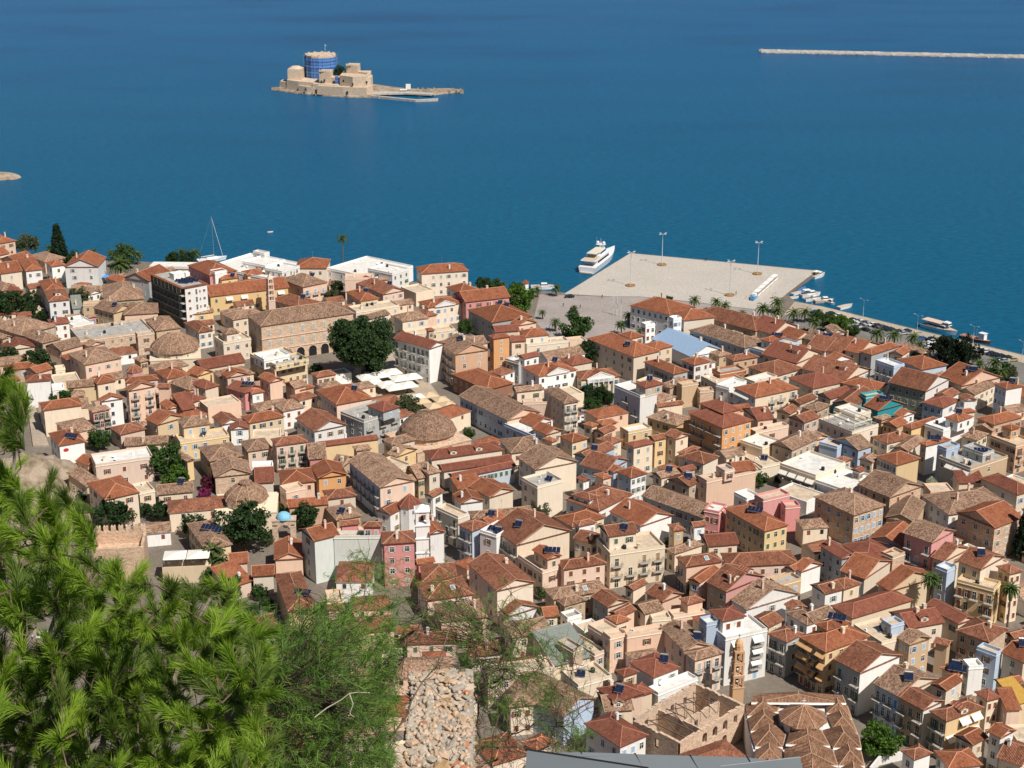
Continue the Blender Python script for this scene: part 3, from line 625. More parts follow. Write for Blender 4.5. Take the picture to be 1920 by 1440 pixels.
# survey of the houses: eave corners left, near, right (photo pixels), storeys, roof, wall, tiles, options
CATALOG = """
T 0 400
-140,215 -20,275 130,240 3 h P n c
-120,345 -30,385 60,350 2 gu C n
60,395 150,440 260,385 2 gu P n
-60,470 0,545 195,510 2.5 gu C n w1
165,410 225,520 385,500 2.5 h W n w2
160,400 400,440 640,430 1.6 h P o
385,445 460,480 600,465 2.5 h W n w1
500,400 572,480 828,520 3 gv W n w2 v0 kE
-80,620 20,700 90,650 2 h T o
60,650 100,720 180,690 2 gv R d
330,610 400,705 590,690 2.5 h C n
365,700 435,795 635,785 3 h W m w2 dr kN
700,690 790,735 905,700 1.5 gv W o
735,790 745,815 910,810 2 fb T w0
640,800 650,860 745,850 1 s G g w0
915,650 935,795 1300,770 2 h T o c
925,825 1020,900 1110,830 2 gv Y o
1090,830 1110,915 1430,900 2 h P o
1270,960 1400,1060 1640,1040 2 h T o c
955,575 1100,630 1210,595 2 h T n
1180,555 1340,610 1480,520 3.5 gu G n v2
1670,885 1700,915 1930,885 1.5 gu Y o
1655,985 1785,1075 1925,1050 2 h C m w2 v3
405,960 450,1005 635,990 2 h W d w2
765,925 785,940 875,930 1.5 h K o w1 kU
640,930 655,1010 770,950 1.5 fw W
600,1035 720,1140 1380,1055 2 fg S w0
+ 1215,1062 1230,1085 1385,1070 2.6 fg S w1
130,900 150,930 290,920 1.5 h P d
0,985 190,1100 430,990 2 h T o c
170,1075 380,1170 540,1120 2 h T o c w1
-60,1190 45,1235 330,1215 1.5 gv C d w0
-60,1080 20,1130 75,1100 1.5 gv T o
435,1185 550,1240 735,1175 1.5 gu P o w0
720,1150 800,1200 920,1160 1.5 gv P o w0
565,1270 760,1365 1120,1310 2.6 h P o w4 v3 c kE
1200,1300 1260,1340 1340,1320 1.5 h T o
20,1370 60,1415 350,1385 1.5 h T n
200,1410 330,1440 495,1400 1.5 gu P n
485,1370 500,1395 585,1385 2 fb C w0
T 380 400
-40,450 60,560 230,490 2.5 h K n
90,505 110,530 205,505 3 fw W
135,570 165,600 320,575 2 h Y n w1
335,525 400,560 570,540 2 h Y n w1
50,670 62,750 770,655 2.5 gu Y n w6 aR
650,600 900,665 1165,632 2.5 h P o w3 v2 kB bR
600,775 860,850 1050,790 1.3 h S m
205,905 270,960 560,900 2.5 h C o
90,1110 185,1160 440,1120 2.5 fb C x w3 v2 kE
+ 175,1050 205,1090 330,1065 3.3 h C o w1
380,1270 630,1375 965,1325 2.5 fg Y x w5 v5 kT
+ 560,1300 640,1362 950,1310 2.9 fg Y
+ 520,1250 530,1310 760,1260 3.4 fw W
170,435 640,590 850,445 2.1 fw W x w2
+ 500,325 515,360 560,345 3.3 fw W
+ 470,400 540,470 640,400 2.8 fw W
+ 640,470 720,520 790,455 2.9 fw W
790,415 825,492 1100,515 2.5 h C n w3 kT
1115,490 1540,580 1900,470 2.1 fw W x w3
+ 1560,470 1690,540 1770,480 3.0 fw W
1240,545 1280,580 1530,585 3 fb P x w0
1525,590 1570,605 1715,600 2 h C o w1
1395,615 1620,730 1790,680 2.2 gv P m s
1270,710 1420,790 1600,770 2.5 h Y n w3 kE
+ 1330,850 1440,890 1750,800 2 fb C w4 kE
1250,835 1320,880 1425,860 1.5 h P n
1390,930 1480,960 1690,905 2 gu C o
T 760 400
15,492 140,545 590,530 3.2 h C n w6 kE
385,660 490,720 660,680 2.5 h W n
470,720 540,800 935,745 3 gu K n w5 kR
85,800 200,850 530,810 2.5 h C n w5 kB
80,880 190,930 300,915 2 h P m
-130,920 -30,975 225,945 3 h C o w2 v4
0,1040 10,1080 440,1030 2 fb C x
185,1040 205,1060 265,1050 3 h T d w1
600,860 780,985 1125,910 2.5 h G n v4 s2
900,990 1005,1010 1215,990 2.5 gv P n
770,1020 810,1070 1030,1055 2.5 gu C d
1080,1140 1095,1180 1465,1135 2.3 fb C x w2
+ 1020,1060 1090,1115 1300,1085 3 h C n w2
-70,1110 215,1220 290,1155 4.2 gv W d v8 w0 bL
260,1175 445,1270 775,1240 4 gv O o v5 bL w2 c4 kE
755,1100 790,1130 945,1105 5 h O d w1 kE
930,1110 950,1155 1085,1145 3.2 gu C d w1
930,1295 1020,1340 1110,1290 2.5 fw G x v3
1015,1280 1070,1310 1210,1275 3 gu W d
1030,1385 1200,1470 1560,1410 3 h W n w5 v2 kN
1340,1320 1500,1370 1720,1350 2 h C d
1560,1425 1578,1500 1925,1450 2.3 h Y m w6 kB
T 1140 400
-214,1130 230,1295 500,1245 3 h C n v6 w1 kR
+ 90,1085 200,1130 325,1100 3.7 h C n w2
+ 330,1170 400,1230 570,1190 3 h C n
245,810 555,915 690,820 3 h W n v7 kN
315,980 340,1000 420,985 3.2 fw W x w2
555,930 590,945 665,935 3.3 fw W x w3
600,890 680,965 955,925 2.8 h C n w0
425,1120 740,1290 1010,1215 1.5 gv W M w0 v0
755,1040 1230,1215 1380,1140 2 h G o v9 kN
800,880 1330,1060 1400,960 1.5 h T m
1330,1010 1480,1090 1660,1000 1.5 gv C d c2
1560,1080 1690,1140 1840,1080 1.5 gv C n
1270,1190 1430,1245 1710,1150 2 fb B x
+ 1380,1130 1460,1160 1590,1110 2.8 h B n s S
920,1245 1000,1290 1100,1260 1.5 h T o
1050,1290 1130,1330 1360,1290 2 h T m c
1430,1250 1700,1350 1850,1240 2 gv C d c2 dr
300,1340 590,1450 750,1425 2.5 h G n v6 c
+ 670,1310 750,1365 920,1335 3 h W n w2
1260,1380 1500,1470 1760,1390 1.5 h C m
T 1520 480
-60,730 60,770 190,705 1.5 gv T o
80,640 195,690 330,700 2 gv W o w0
30,800 130,860 250,745 1.5 gv P m s
160,820 280,880 440,750 1.5 gv P m
320,840 440,880 610,790 2 gv C n
460,850 550,890 800,800 2.5 h G n w1
700,870 830,895 905,850 2 gu C n
800,800 1000,880 1090,865 1.5 gv C o
595,930 750,990 830,960 3.5 fw B x v3 bL kN
760,930 1000,1025 1250,985 2 h B n w0
95,930 185,960 400,930 1.8 gv W n
-60,1000 320,1120 500,1010 2 gv C m dr
-234,1100 20,1195 340,1140 2 h C d w4 kE
260,1150 580,1215 735,1160 2 h P n
735,1120 1040,1220 1200,1090 3.2 gv VW m v5 w1 kG
1250,1070 1360,1170 1650,1060 2.5 gv P n s2
1110,1060 1180,1100 1250,1060 2 h T o
1340,1200 1480,1250 1650,1150 2 gu C o
1645,1150 1760,1200 1920,1170 3.5 h BW n v3 s kN
1120,1240 1260,1280 1330,1225 2.2 gu W m
1350,1260 1380,1300 1495,1290 2.5 gv W m w0
1010,1310 1195,1370 1330,1290 2 h BW d v3
1290,1390 1330,1420 1490,1395 2 h C n
T 0 680
195,125 225,175 460,165 3 h W d w0 v1
-40,140 60,180 200,160 2 h T d
495,190 600,230 875,230 2 gu Y o w0
575,260 640,310 760,320 1.5 h T o
460,190 470,230 575,220 2 fw W
750,150 870,195 1065,180 2.3 h C n w1 c kN
885,330 905,350 1115,320 3 gv W n w1 kN
1080,240 1150,255 1420,215 4 gv P m w2 bR kE
1400,190 1410,225 1510,240 2.5 gu P m w0
310,370 385,430 750,390 2.9 h C n w0 c
750,420 830,450 1010,425 2.7 h K o w3 v1 kG bR
410,640 525,750 780,715 3.2 h W n s c w0 sign
1000,580 1080,650 1310,590 1.5 h P m
1085,680 1120,750 1510,740 1 gu P o w0
1335,500 1415,560 1650,480 2.2 gv Y n w1 kB
1530,650 1620,710 2070,655 2 fb Y x w5 kB
+ 1575,510 1640,585 1900,555 3 h Y o w2 kB
760,830 860,915 1385,855 2.5 fw P x w3 kR
755,860 790,925 880,850 1.5 gv P n w0
775,1080 945,1235 1260,1165 3 h C n w2 kR
655,1040 780,1120 850,1050 2 s T o
1190,1090 1255,1165 1390,1135 2 fb C x w1 kR
1395,1105 1415,1190 1745,1165 1.5 gu C o w2 kR
-95,900 10,960 100,900 1.5 h T o
1500,790 1680,890 1760,880 2 gv Y o
1410,370 1500,420 1640,400 1.5 gv P n
1560,350 1640,430 1760,400 1.6 s R d
1060,150 1130,180 1440,160 1.8 h P n
1370,80 1500,150 1720,110 2 h P n
1490,175 1700,250 1920,190 1.5 h T o
1450,320 1730,360 1920,350 1.5 h C d c2
1700,80 1780,120 1900,70 2 gv Y n
T 380 680
-120,0 0,60 400,0 2 gu C d
60,90 170,150 480,100 2 h C o
+ 200,100 270,140 380,75 2.7 gv P n
-120,180 20,240 150,200 1.8 h C d
495,130 600,180 735,150 3 gv P n w0
+ 730,170 740,215 885,240 2 gu P o w0
400,250 440,280 560,262 2 h W n w1 v1 kE
280,205 380,275 470,200 2 gv K d s
960,100 1025,135 1215,105 2 h P m w3
735,180 880,250 1010,215 1.6 h T n s
1010,250 1200,380 1540,320 2.5 h P n v6 w0 s
1265,430 1450,520 1755,410 3 fg G x w3 kE bR
+ 1495,375 1600,445 1755,400 3.7 h G d w1
605,370 720,440 930,400 2 h W o
745,520 1000,620 1340,590 2.3 gv W m w3 kT
355,480 415,545 740,480 1.9 h Y n w4 kN
80,490 170,560 345,525 1.7 gv W m
180,560 240,600 420,610 1.7 gv W d
590,690 655,750 955,715 2.9 h P m w3 bR kG
325,710 400,800 630,770 2 h P o w2 kG
-95,770 60,890 380,860 2 h T o
40,920 100,1030 445,1005 1.8 gv S o w1 kG
435,945 470,1085 645,1090 1.8 gu C d w0
430,890 445,940 630,935 1.8 fw W
665,970 710,1095 1020,1070 2 h P n
715,1100 750,1150 910,1105 2.6 fb P x w1 kB
760,1230 770,1305 1130,1270 1.9 gu O n w0
965,930 1035,1040 1305,1005 2 gv O n w2 kE
1075,1150 1120,1230 1390,1195 1.7 h C m w1
945,730 955,870 1115,850 1.8 gu K o w0
995,720 1050,755 1600,690 2.3 h Y d w0 c
1340,755 1380,795 1525,775 2.8 h T o
1190,900 1260,940 1340,840 1.8 gv T o
1295,885 1590,1125 1915,1065 3.2 gv BP o v7 w2 kB bL
1600,870 1760,950 1840,900 2.5 fb C x w1
1620,690 1700,745 1920,690 2.3 h C o
1690,810 1740,850 1920,770 2 gv Y o w1
1600,1310 1690,1370 1770,1290 2 gu W n
1110,1300 1200,1420 1430,1370 1.5 h T o
T 760 680
440,95 735,245 950,170 2 h R n v6 w0
455,305 915,520 1240,455 2.4 gv BP o v10 w0 kN
910,540 1140,650 1240,600 2 fw B x
990,530 1160,575 1370,530 2 gv W n
1140,590 1270,650 1415,605 2.4 gv C n v3 kB
1235,240 1430,370 1570,345 3.9 h C o w2 bR kE
970,225 1000,265 1240,235 3.3 gu C o
1040,330 1060,355 1420,350 3 fb P x w2 kE
1350,670 1500,720 1675,690 2.3 h Y n w3 v2 kB
1245,680 1320,715 1370,690 2.2 h P n
1700,530 1770,565 1920,540 2 h Y n w3 kU
1600,550 1680,580 1735,555 2 h C n
1665,620 1790,640 1930,600 1.7 gu P m
1735,680 1860,735 1940,690 1.7 h C m
1515,820 1660,870 1890,760 2 gu B m
1650,885 1810,985 1920,850 2 gv B m v3
1820,930 1870,990 1960,950 2 gv B n
120,800 230,875 895,790 1.9 h C d dr w0
270,920 340,980 975,890 1.7 gu C d w0
380,1000 440,1045 1000,930 1.6 gu B d w11 kG
840,690 950,815 1280,775 2 h C o c2
1000,850 1165,965 1560,890 2.8 gv C o w0 v3
1045,1030 1190,1110 1420,1050 3.5 fg C x w0 v2
70,920 210,1005 330,980 2.5 h C o w1
0,930 110,1045 160,1020 2 gu T o
-60,1030 20,1080 100,1060 2.5 gu C o w1 kE
455,1070 470,1140 690,1080 1.8 s O n w0
570,1115 755,1215 985,1145 2.3 gv C n w0
160,1190 250,1210 360,1160 2 gu W m
355,1200 490,1270 730,1270 2.3 gv W n
550,1340 600,1410 1170,1360 2 h C o
1370,1265 1745,1335 2134,1205 2.6 h W m w4 kR
+ 1525,1170 1635,1245 1715,1200 3.2 h W m w1
1305,1400 1500,1480 1830,1400 2.3 h C n
1550,1040 1600,1070 1670,1050 2 gv W d
1680,1010 1780,1050 1880,1030 2 h P n
T 1140 680
40,200 290,295 460,265 3.6 fw BW x v3 bL w0 kN
+ 260,190 370,230 480,170 4.4 h T d
130,570 185,620 385,575 2 fw Y x w2 kR
365,480 620,570 735,490 2 h Y o v4 w0
410,380 450,400 690,370 2 gu C m w0
600,180 668,200 825,180 2.6 fb T x w0 v0
820,230 830,250 950,240 2 fb S x w0
480,190 560,230 720,150 2 h T o
905,60 1010,90 1250,60 2.3 fg R x v2
820,120 1000,200 1260,160 1.8 fb C x v5
1020,180 1090,225 1210,150 2.6 fw W x
1250,130 1320,170 1510,110 2.3 fw C x
1095,230 1325,315 1745,240 2.8 h BC n w4 v4 bR aL kE
705,460 1030,590 1325,525 3.9 h O d w4 v4 bL kE c
+ 815,360 1010,460 1205,425 4.7 h O d w2 v3 kE
1230,410 1345,520 1480,490 2.8 gu P d w2 kR
1320,590 1330,620 1620,550 2.2 fb P x w1 kR
1525,425 1640,465 1700,410 1.8 gu C m
1630,340 1730,375 1880,310 2 gu T m
1640,480 1770,540 1880,480 2 gu P m v3
1110,820 1390,930 1600,925 1.2 fb C x w0
1205,690 1390,760 1540,690 2.2 fw C x v3 kE
1460,730 1660,790 1900,680 2.3 gu T o v2
1580,890 1870,1010 2100,880 2.4 fw C x v4 bL aL
175,720 230,765 410,715 3 h C d w2 v1 kE
370,660 420,700 530,670 2.9 gu Y m w1
495,650 610,690 745,650 3.1 gv C m w1
620,850 860,915 1025,850 2 h C m
650,800 700,830 820,760 2 h C m
-60,870 0,910 170,870 2 h W d
50,980 205,1040 375,1000 2.7 h BW n w3 v2 kE
385,990 480,1040 655,1000 2 gu C o s
600,950 680,985 805,955 1.8 gu T d
525,1050 735,1115 830,1070 2.3 gu T m s2
840,1010 890,1060 1325,960 3 fb P x w0 v1
+ 970,930 1070,970 1145,945 3.8 fg P
1080,895 1150,985 1322,950 3.1 gu P n w0 v0
315,1190 860,1400 1000,1300 2 gv G o v9
1335,1180 1400,1230 1630,1170 3 fb K x w0 v1
1560,1240 1600,1290 1730,1280 2.6 fb K x w0
870,1310 1000,1340 1060,1270 2.8 fw K x v2 kR
1110,1170 1250,1220 1390,1200 2.4 fw W x
T 1520 680
480,280 500,300 650,270 2.7 fb U x w0
260,330 400,400 500,250 2 gu U m
460,390 605,435 860,370 2.4 gv U n s2 w0
100,275 180,330 345,250 1.8 gu C d
85,500 375,620 600,545 3 fg C x v5 w2 rail
+ 200,400 390,470 560,440 3.3 fw C x
-80,400 60,440 180,380 2 h T o
580,485 640,520 730,480 1.6 h T o
650,540 780,585 860,530 1.8 gu T n v3
835,560 910,600 1180,510 2.3 h Y n w1
755,460 820,490 940,445 2 gv W n
1030,545 1195,600 1470,500 2.7 fw W x w0 v2
+ 1200,480 1300,530 1470,490 3.5 h W n s
1480,500 1650,560 1925,490 2.6 h T n
1630,650 1850,740 1990,690 3 fb O x v5 w2 bR
+ 1650,570 1770,600 1920,620 3.9 h O n v3
1455,570 1640,620 1660,580 2 gu T o
1330,670 1500,700 1640,650 1.8 h C o
570,660 690,730 910,660 1.8 h C m c
205,690 430,790 540,740 2.2 gu B o
70,715 240,755 330,720 2.2 fb B x w0 v0
-60,690 20,700 210,680 2 gv P o w1
200,870 300,900 385,870 1.8 h P m
-100,960 60,1000 250,900 2 fw C x
60,1010 330,1150 520,1000 1.9 fw W x
+ 360,950 420,985 500,970 2.6 gu W d
560,850 775,925 1015,870 3 h WY n v6 w0
440,860 560,900 600,850 2.5 gu C o v2
740,760 880,800 1030,690 2 gu C o
960,735 1040,750 1290,700 3.1 h TW n s w0 v1
1115,850 1440,945 1820,850 3.1 fg GT x v4 aL w1
+ 1130,740 1215,770 1355,740 3.9 fg B x
+ 1370,740 1530,815 1650,790 3.9 fg G x s
390,1105 715,1215 1045,1120 2.7 gv S o w2 v3 kR
-10,1215 390,1375 715,1300 3.1 h S o w5 v4 kB
1505,1040 1860,1190 2050,1150 2.6 h C d v4
1180,1025 1330,1085 1600,1110 2 s C d
1100,1180 1240,1370 1760,1250 2 h BW o c2
700,1360 940,1440 970,1250 1.8 gu T o
1330,1340 1660,1490 1880,1380 3.2 gu S n v3 kE
T 380 960
930,140 1000,262 1200,180 4 gu E n w0 v1
1170,185 1180,215 1600,215 4 fb E x w0 v0
+ 1425,110 1440,140 1620,130 4.8 h K m w2 kE
1200,90 1240,125 1420,115 4.4 gu K m w0
1600,180 1620,290 1920,270 4 h K m w2 kE
490,285 640,430 880,490 1.7 gv P n w0
620,560 765,895 1025,880 2.5 h Y m w1 v0 S s kT
430,480 440,580 650,570 1.7 gu C n w0
205,370 240,470 415,465 1.7 gu P n
100,570 230,690 430,600 1.2 s P n
370,950 430,1050 680,1020 1.5 h W m w1 kR
1255,960 1300,1100 1740,1060 1.5 h P m
1100,700 1120,800 1260,790 1.5 fb P x w0
1110,830 1120,880 1260,875 1 s P n w0
1740,1040 1750,1090 1960,1070 1 gu P n
-175,110 20,340 280,310 2 h Y o s2 S w1
T 760 960
100,60 215,200 365,175 3 gv W n w0 v0
90,430 110,470 270,445 1.5 gu K n
120,470 155,628 480,612 1.8 h P m
0,650 190,800 640,780 1.8 h P m sk
150,840 310,990 760,985 2 h P o w2 kR
-20,1070 0,1190 470,1180 1.2 gu P m
510,1180 580,1300 880,1290 1.2 h C m
540,465 820,710 1180,640 3 gv C m w0 v2
840,900 900,950 1200,850 1.8 gv W m w0
1190,850 1250,950 1390,945 1.8 gu C n
870,990 960,1130 1340,1080 2 h C o w2 kR
500,100 600,175 740,100 3.3 h B m v2 w1 kU bL
265,-50 475,40 575,10 3 fb C x v3 bL w0
690,160 1000,300 1540,195 3.4 gv C m v5 bL w0 s
690,150 820,205 960,110 3.6 fw W x s2
690,50 760,110 900,10 2 gu P n s
1410,430 1420,520 1800,440 2.7 h P m w3 kR
985,390 1235,530 1430,500 2.6 fb P x v5 w1 kR
+ 1130,340 1275,430 1420,395 3.5 gv P n s S w1
1690,240 1844,370 2349,310 3.2 fb C x w4 v2 bR kT
+ 1764,120 1844,225 2084,165 4.3 gu C m w2
1495,100 1560,130 1735,100 3.2 h W m w3 kE
1540,220 1680,290 1770,200 2.5 gv C m v3 kN
1250,690 1330,790 1830,700 1.9 h T o sk
1290,800 1430,850 1670,810 1.7 h T o
1670,760 1820,860 2010,800 2 gv GC m w0
1790,950 1900,1010 2040,970 2.4 h C n w1
1400,910 1460,950 1590,920 1.5 fg W w1
1640,1010 1810,1110 1960,1060 2.6 fb P x w1
T 860 1180 5.486
720,160 980,380 1400,290 1.2 s C g w0
1110,90 1400,250 1530,215 1.6 fb P x
+ 1010,120 1180,210 1265,190 2.4 fg T
1010,430 1230,570 1600,490 2.2 fb C x s w0
190,380 300,480 1000,400 2.5 fb P x w2
600,560 1080,900 1260,650 2.3 gv B o v3 kU
420,680 520,800 800,800 2.3 h C o w2 kR
1250,660 1500,850 1810,930 2 gu C o dr
1400,610 1615,755 1930,660 2.5 h P d w1 s
+ 1600,420 1690,490 1860,440 3.3 h C d w1
1250,980 1660,1215 1990,1110 2.3 h W d w3 kB
170,1150 350,1400 700,1260 1.5 h C n
600,1180 800,1260 1050,1170 1.5 h C n
T 1140 960
520,330 600,380 860,290 1.8 h C o
545,110 590,170 690,150 2.4 h T m
700,100 770,135 900,135 2 gu W m
790,200 900,310 1190,300 1.8 gu C d
1000,-25 1410,175 1675,145 3 h TY n v7 w3 kG s S
-60,20 290,130 655,60 2.8 gv W n w0
540,420 700,495 1070,470 2.5 h P m w0 v3 sk kN bL
1010,370 1080,495 1720,460 2.2 h P m
1590,490 1680,530 1850,450 2 gu W n
1640,520 1740,540 1960,480 2 gv W n w0
700,620 830,640 1030,520 2 gu P n
900,620 1065,720 1395,570 2.3 gv TK m dr w0
1390,600 1500,640 1700,600 1.8 fb S x
+ 1500,590 1560,650 1710,570 2.4 fg T
1080,790 1245,880 1740,740 2 gv W o w1 v0
1595,830 1640,880 1790,850 2 gv W m w0
1610,900 1790,1020 1930,960 2.2 h W o v2
1290,950 1450,1040 1560,960 1.8 gu C m
1460,1080 1610,1175 1730,1080 3 h G m bL v2 kN
860,1000 1060,1130 1455,1060 4 fw BW x w2 v2 bR aR kB
+ 880,900 1050,990 1270,940 5 h W d w2
+ 865,950 890,1000 1000,960 4.8 fw B x w0
135,670 230,705 365,640 2 gu C m
320,730 490,810 690,740 2 gv P m w0
625,780 715,835 880,800 2.2 h P m w2 kU
585,905 592,935 870,885 1.5 fb P x w0
0,900 110,950 260,880 2 gu P m
200,830 330,920 515,880 2 gu C o
340,920 400,960 575,960 1.8 fb C x w1
165,1070 175,1110 525,1050 3 fb P x w1 kR
0,1090 20,1125 165,1080 3 fb P x w1 kE
500,1030 680,1250 900,1180 3 gv P o v3 kN
665,1270 780,1340 1055,1270 3 h P o w3 bR kE
T 1190 1180 5.486
-100,350 195,500 505,410 2.9 h W d w2 v0 kE
+ 200,600 215,640 660,500 2.3 fw W x w4 kB
-120,600 0,705 200,635 2.3 h C d w1
T 1520 960
560,205 830,320 900,160 2 gu G n v2
0,310 280,425 470,440 2.9 gv G d v3 w0 kN
330,280 500,430 720,340 2 h C d
260,530 490,605 740,440 2.3 gv GC n w0
540,665 712,715 1180,600 2.5 gv Y n w0 v0
610,370 740,400 885,375 2.3 fb S x w0
1090,400 1200,450 1440,320 3 gv C m v2
840,180 1095,280 1290,160 3.6 gv K o v3 w0 kB bL
1310,440 1535,520 1760,400 4.5 gv YC m v2 w0 kR
1300,620 1650,690 1770,640 3.5 fb Y x v5 w1 kR bL
1650,490 1790,560 1930,540 4.4 h YC m w2 v2 kR
1130,480 1230,520 1310,480 4 fw B x w0 v1
150,850 370,960 940,800 2.2 h C d w0
750,890 890,1050 1180,970 2.4 gu C d w2 kR c2 dr
1060,830 1330,1010 1420,930 2.4 gv C d
0,650 130,740 300,690 2.3 gu W m
130,630 300,700 480,650 2 h C m
-60,900 20,990 185,890 2.3 gu C o
420,1000 640,1170 850,1080 3 fb C x w0
+ 645,975 740,1020 845,980 3.8 fb B x
T 1540 1160 5.053
110,390 370,520 775,350 3.5 gv GW m v3 w0 kG bL
-260,190 40,320 500,185 3.7 h TY n w4 v4 kR bL aL ao
+ -120,80 55,115 335,60 4.5 h Y n w1 s
695,180 835,250 1060,185 3 gv T o w2 v2 kB
1050,185 1060,225 1195,275 2.5 gu T m w0
490,615 740,745 1110,570 3.2 gv BC o v4 w0 s kU bL
740,720 970,870 1130,760 3.2 gv TW m v3 w0 bL kG
1000,880 1185,975 1560,850 3.2 h TY m w3 v2 dr bL aR kG
1040,615 1190,685 1340,580 3.7 gu C n w1
1455,690 1570,780 1700,740 3 h C d w2
1690,650 1860,810 1960,740 2.3 s Y y w0
1690,720 1750,870 1870,830 2.6 s P n w0
1255,1100 1440,1200 1580,1120 2.3 gu C n v3
1560,1070 1700,1135 1860,1060 3 gv W n w1
1690,1290 1900,1400 2000,1200 2.5 gv C m
770,1240 880,1340 1040,1260 2.3 h W m w0
1100,1250 1200,1420 1520,1370 2 h W n
1265,115 1590,225 1790,100 3 h S m v3 w0 kR
1465,270 1660,330 1730,310 3 fb B x w0
1720,310 1920,420 2100,300 2.8 gv C n s v1
1110,470 1300,540 1390,510 2.3 h C n s2
1290,400 1400,450 1560,470 2.4 fw W x
1650,590 1720,640 1920,600 2.5 gu Y n
1760,150 1830,190 1960,160 2.2 gu T m
"""
# ------------------------------------------------------------------ build the town from the survey
T = None
for line in CATALOG.strip().split('\n'):
    if line.startswith('T '):
        q = line.split(); T = (float(q[1]), float(q[2]), float(q[3]) if len(q) > 3 else 4.8); continue
    make_house(line, T)

# trees: photo x, y of the crown centre, crown radius in photo pixels, kind
TREES = [(678,642,60,'plane'),(50,456,19,'grey'),(140,492,20,'dark'),(165,503,18,'dark'),(232,478,22,'round'),(326,484,14,'dark'),(352,484,12,'dark'),
 (20,570,28,'dark'),(55,582,15,'dark'),(78,592,11,'dark'),(147,556,18,'olive'),(71,676,24,'dark'),(15,668,18,'dark'),(128,742,18,'green'),(145,748,14,'green'),(108,746,14,'green'),
 (187,822,20,'green'),(172,795,13,'green'),(312,862,32,'green'),(330,895,24,'bright'),(280,845,16,'green'),(121,890,17,'dark'),(174,886,13,'green'),(212,962,32,'dark'),(270,955,12,'dark'),(296,957,18,'dark'),
 (365,985,22,'dark'),(392,905,16,'purple'),(385,925,12,'pink'),(456,985,44,'dark'),(572,968,24,'dark'),(548,960,14,'bright'),(530,955,10,'green'),(765,762,22,'olive'),(879,812,11,'green'),
 (1104,736,17,'dark'),(1127,738,16,'dark'),(1112,758,15,'green'),(1140,745,12,'dark'),(1010,955,18,'olive'),(1425,897,15,'green'),(1748,906,11,'bloom'),(916,1118,14,'dark'),(905,1095,10,'dark'),(1018,1110,13,'dark'),
 (1250,1012,10,'green'),(1300,1104,12,'green'),(1650,1386,38,'bright'),(977,558,27,'bright'),(1081,612,27,'green'),(1106,660,22,'dark'),(908,532,14,'dark'),(928,534,12,'green'),(970,538,12,'green'),
 (1578,607,20,'bright'),(1551,597,13,'green'),(1791,658,32,'black'),(1770,650,22,'black'),(1816,662,22,'black'),(622,556,14,'olive'),(632,538,12,'dark'),(594,690,10,'green'),(872,612,14,'green'),
 (476,1090,12,'green'),(487,1110,14,'green'),(500,1130,12,'green'),(430,1100,22,'green'),(400,1080,18,'green'),(120,1060,24,'dark'),(200,1060,26,'dark'),(170,1130,26,'dark'),(240,1110,20,'dark'),(330,1120,20,'dark'),
 (1540,1195,9,'green'),(150,935,14,'dark'),(335,1060,12,'green'),(60,560,14,'dark'),(95,905,9,'green'),(160,905,10,'green'),(243,890,12,'green'),(255,962,11,'dark'),(345,880,12,'green'),(415,1000,14,'dark'),(500,1010,12,'olive'),(300,720,7,'green'),(405,830,8,'green'),(490,735,6,'green'),(700,690,16,'dark'),(610,700,9,'green'),(1000,700,8,'dark'),(1255,560,7,'green'),(1530,590,12,'green'),(1560,612,14,'dark'),(1600,620,11,'green'),(1380,905,9,'green'),(1460,900,9,'dark'),(1250,1000,9,'green'),(950,975,9,'olive'),(1725,670,14,'black'),(1860,700,14,'dark'),(1890,690,12,'green'),(120,860,8,'green'),(150,640,8,'dark'),(95,690,12,'dark'),(470,1145,14,'green'),(560,1150,10,'green'),(620,1060,8,'green'),(1130,720,10,'dark'),(860,640,9,'green'),(750,640,12,'dark'),(1075,585,9,'olive'),(1240,640,7,'green'),(1893,700,12,'olive')]
PALMS = [(943,534,10),(1008,543,10),(1044,540,11),(1041,604,12),(1018,586,8),(1303,563,12),(1342,566,12),(1361,573,11),(1432,578,15),(1457,566,14),(1459,584,14),(1488,588,14),(1509,586,13),
 (1527,603,14),(1178,592,12),(1166,610,12),(1200,620,9),(1392,587,9),(1645,625,15),(1678,629,15),(1712,633,15),(1726,648,13),(1838,683,14),(1868,680,16),(1876,698,15),(1555,604,12),
 (92,466,11),(175,472,9),(210,474,10),(225,497,20),(258,478,12),(340,473,12),(365,474,13),(400,1035,26),(391,1015,20),(412,1052,20),(1075,577,8)]

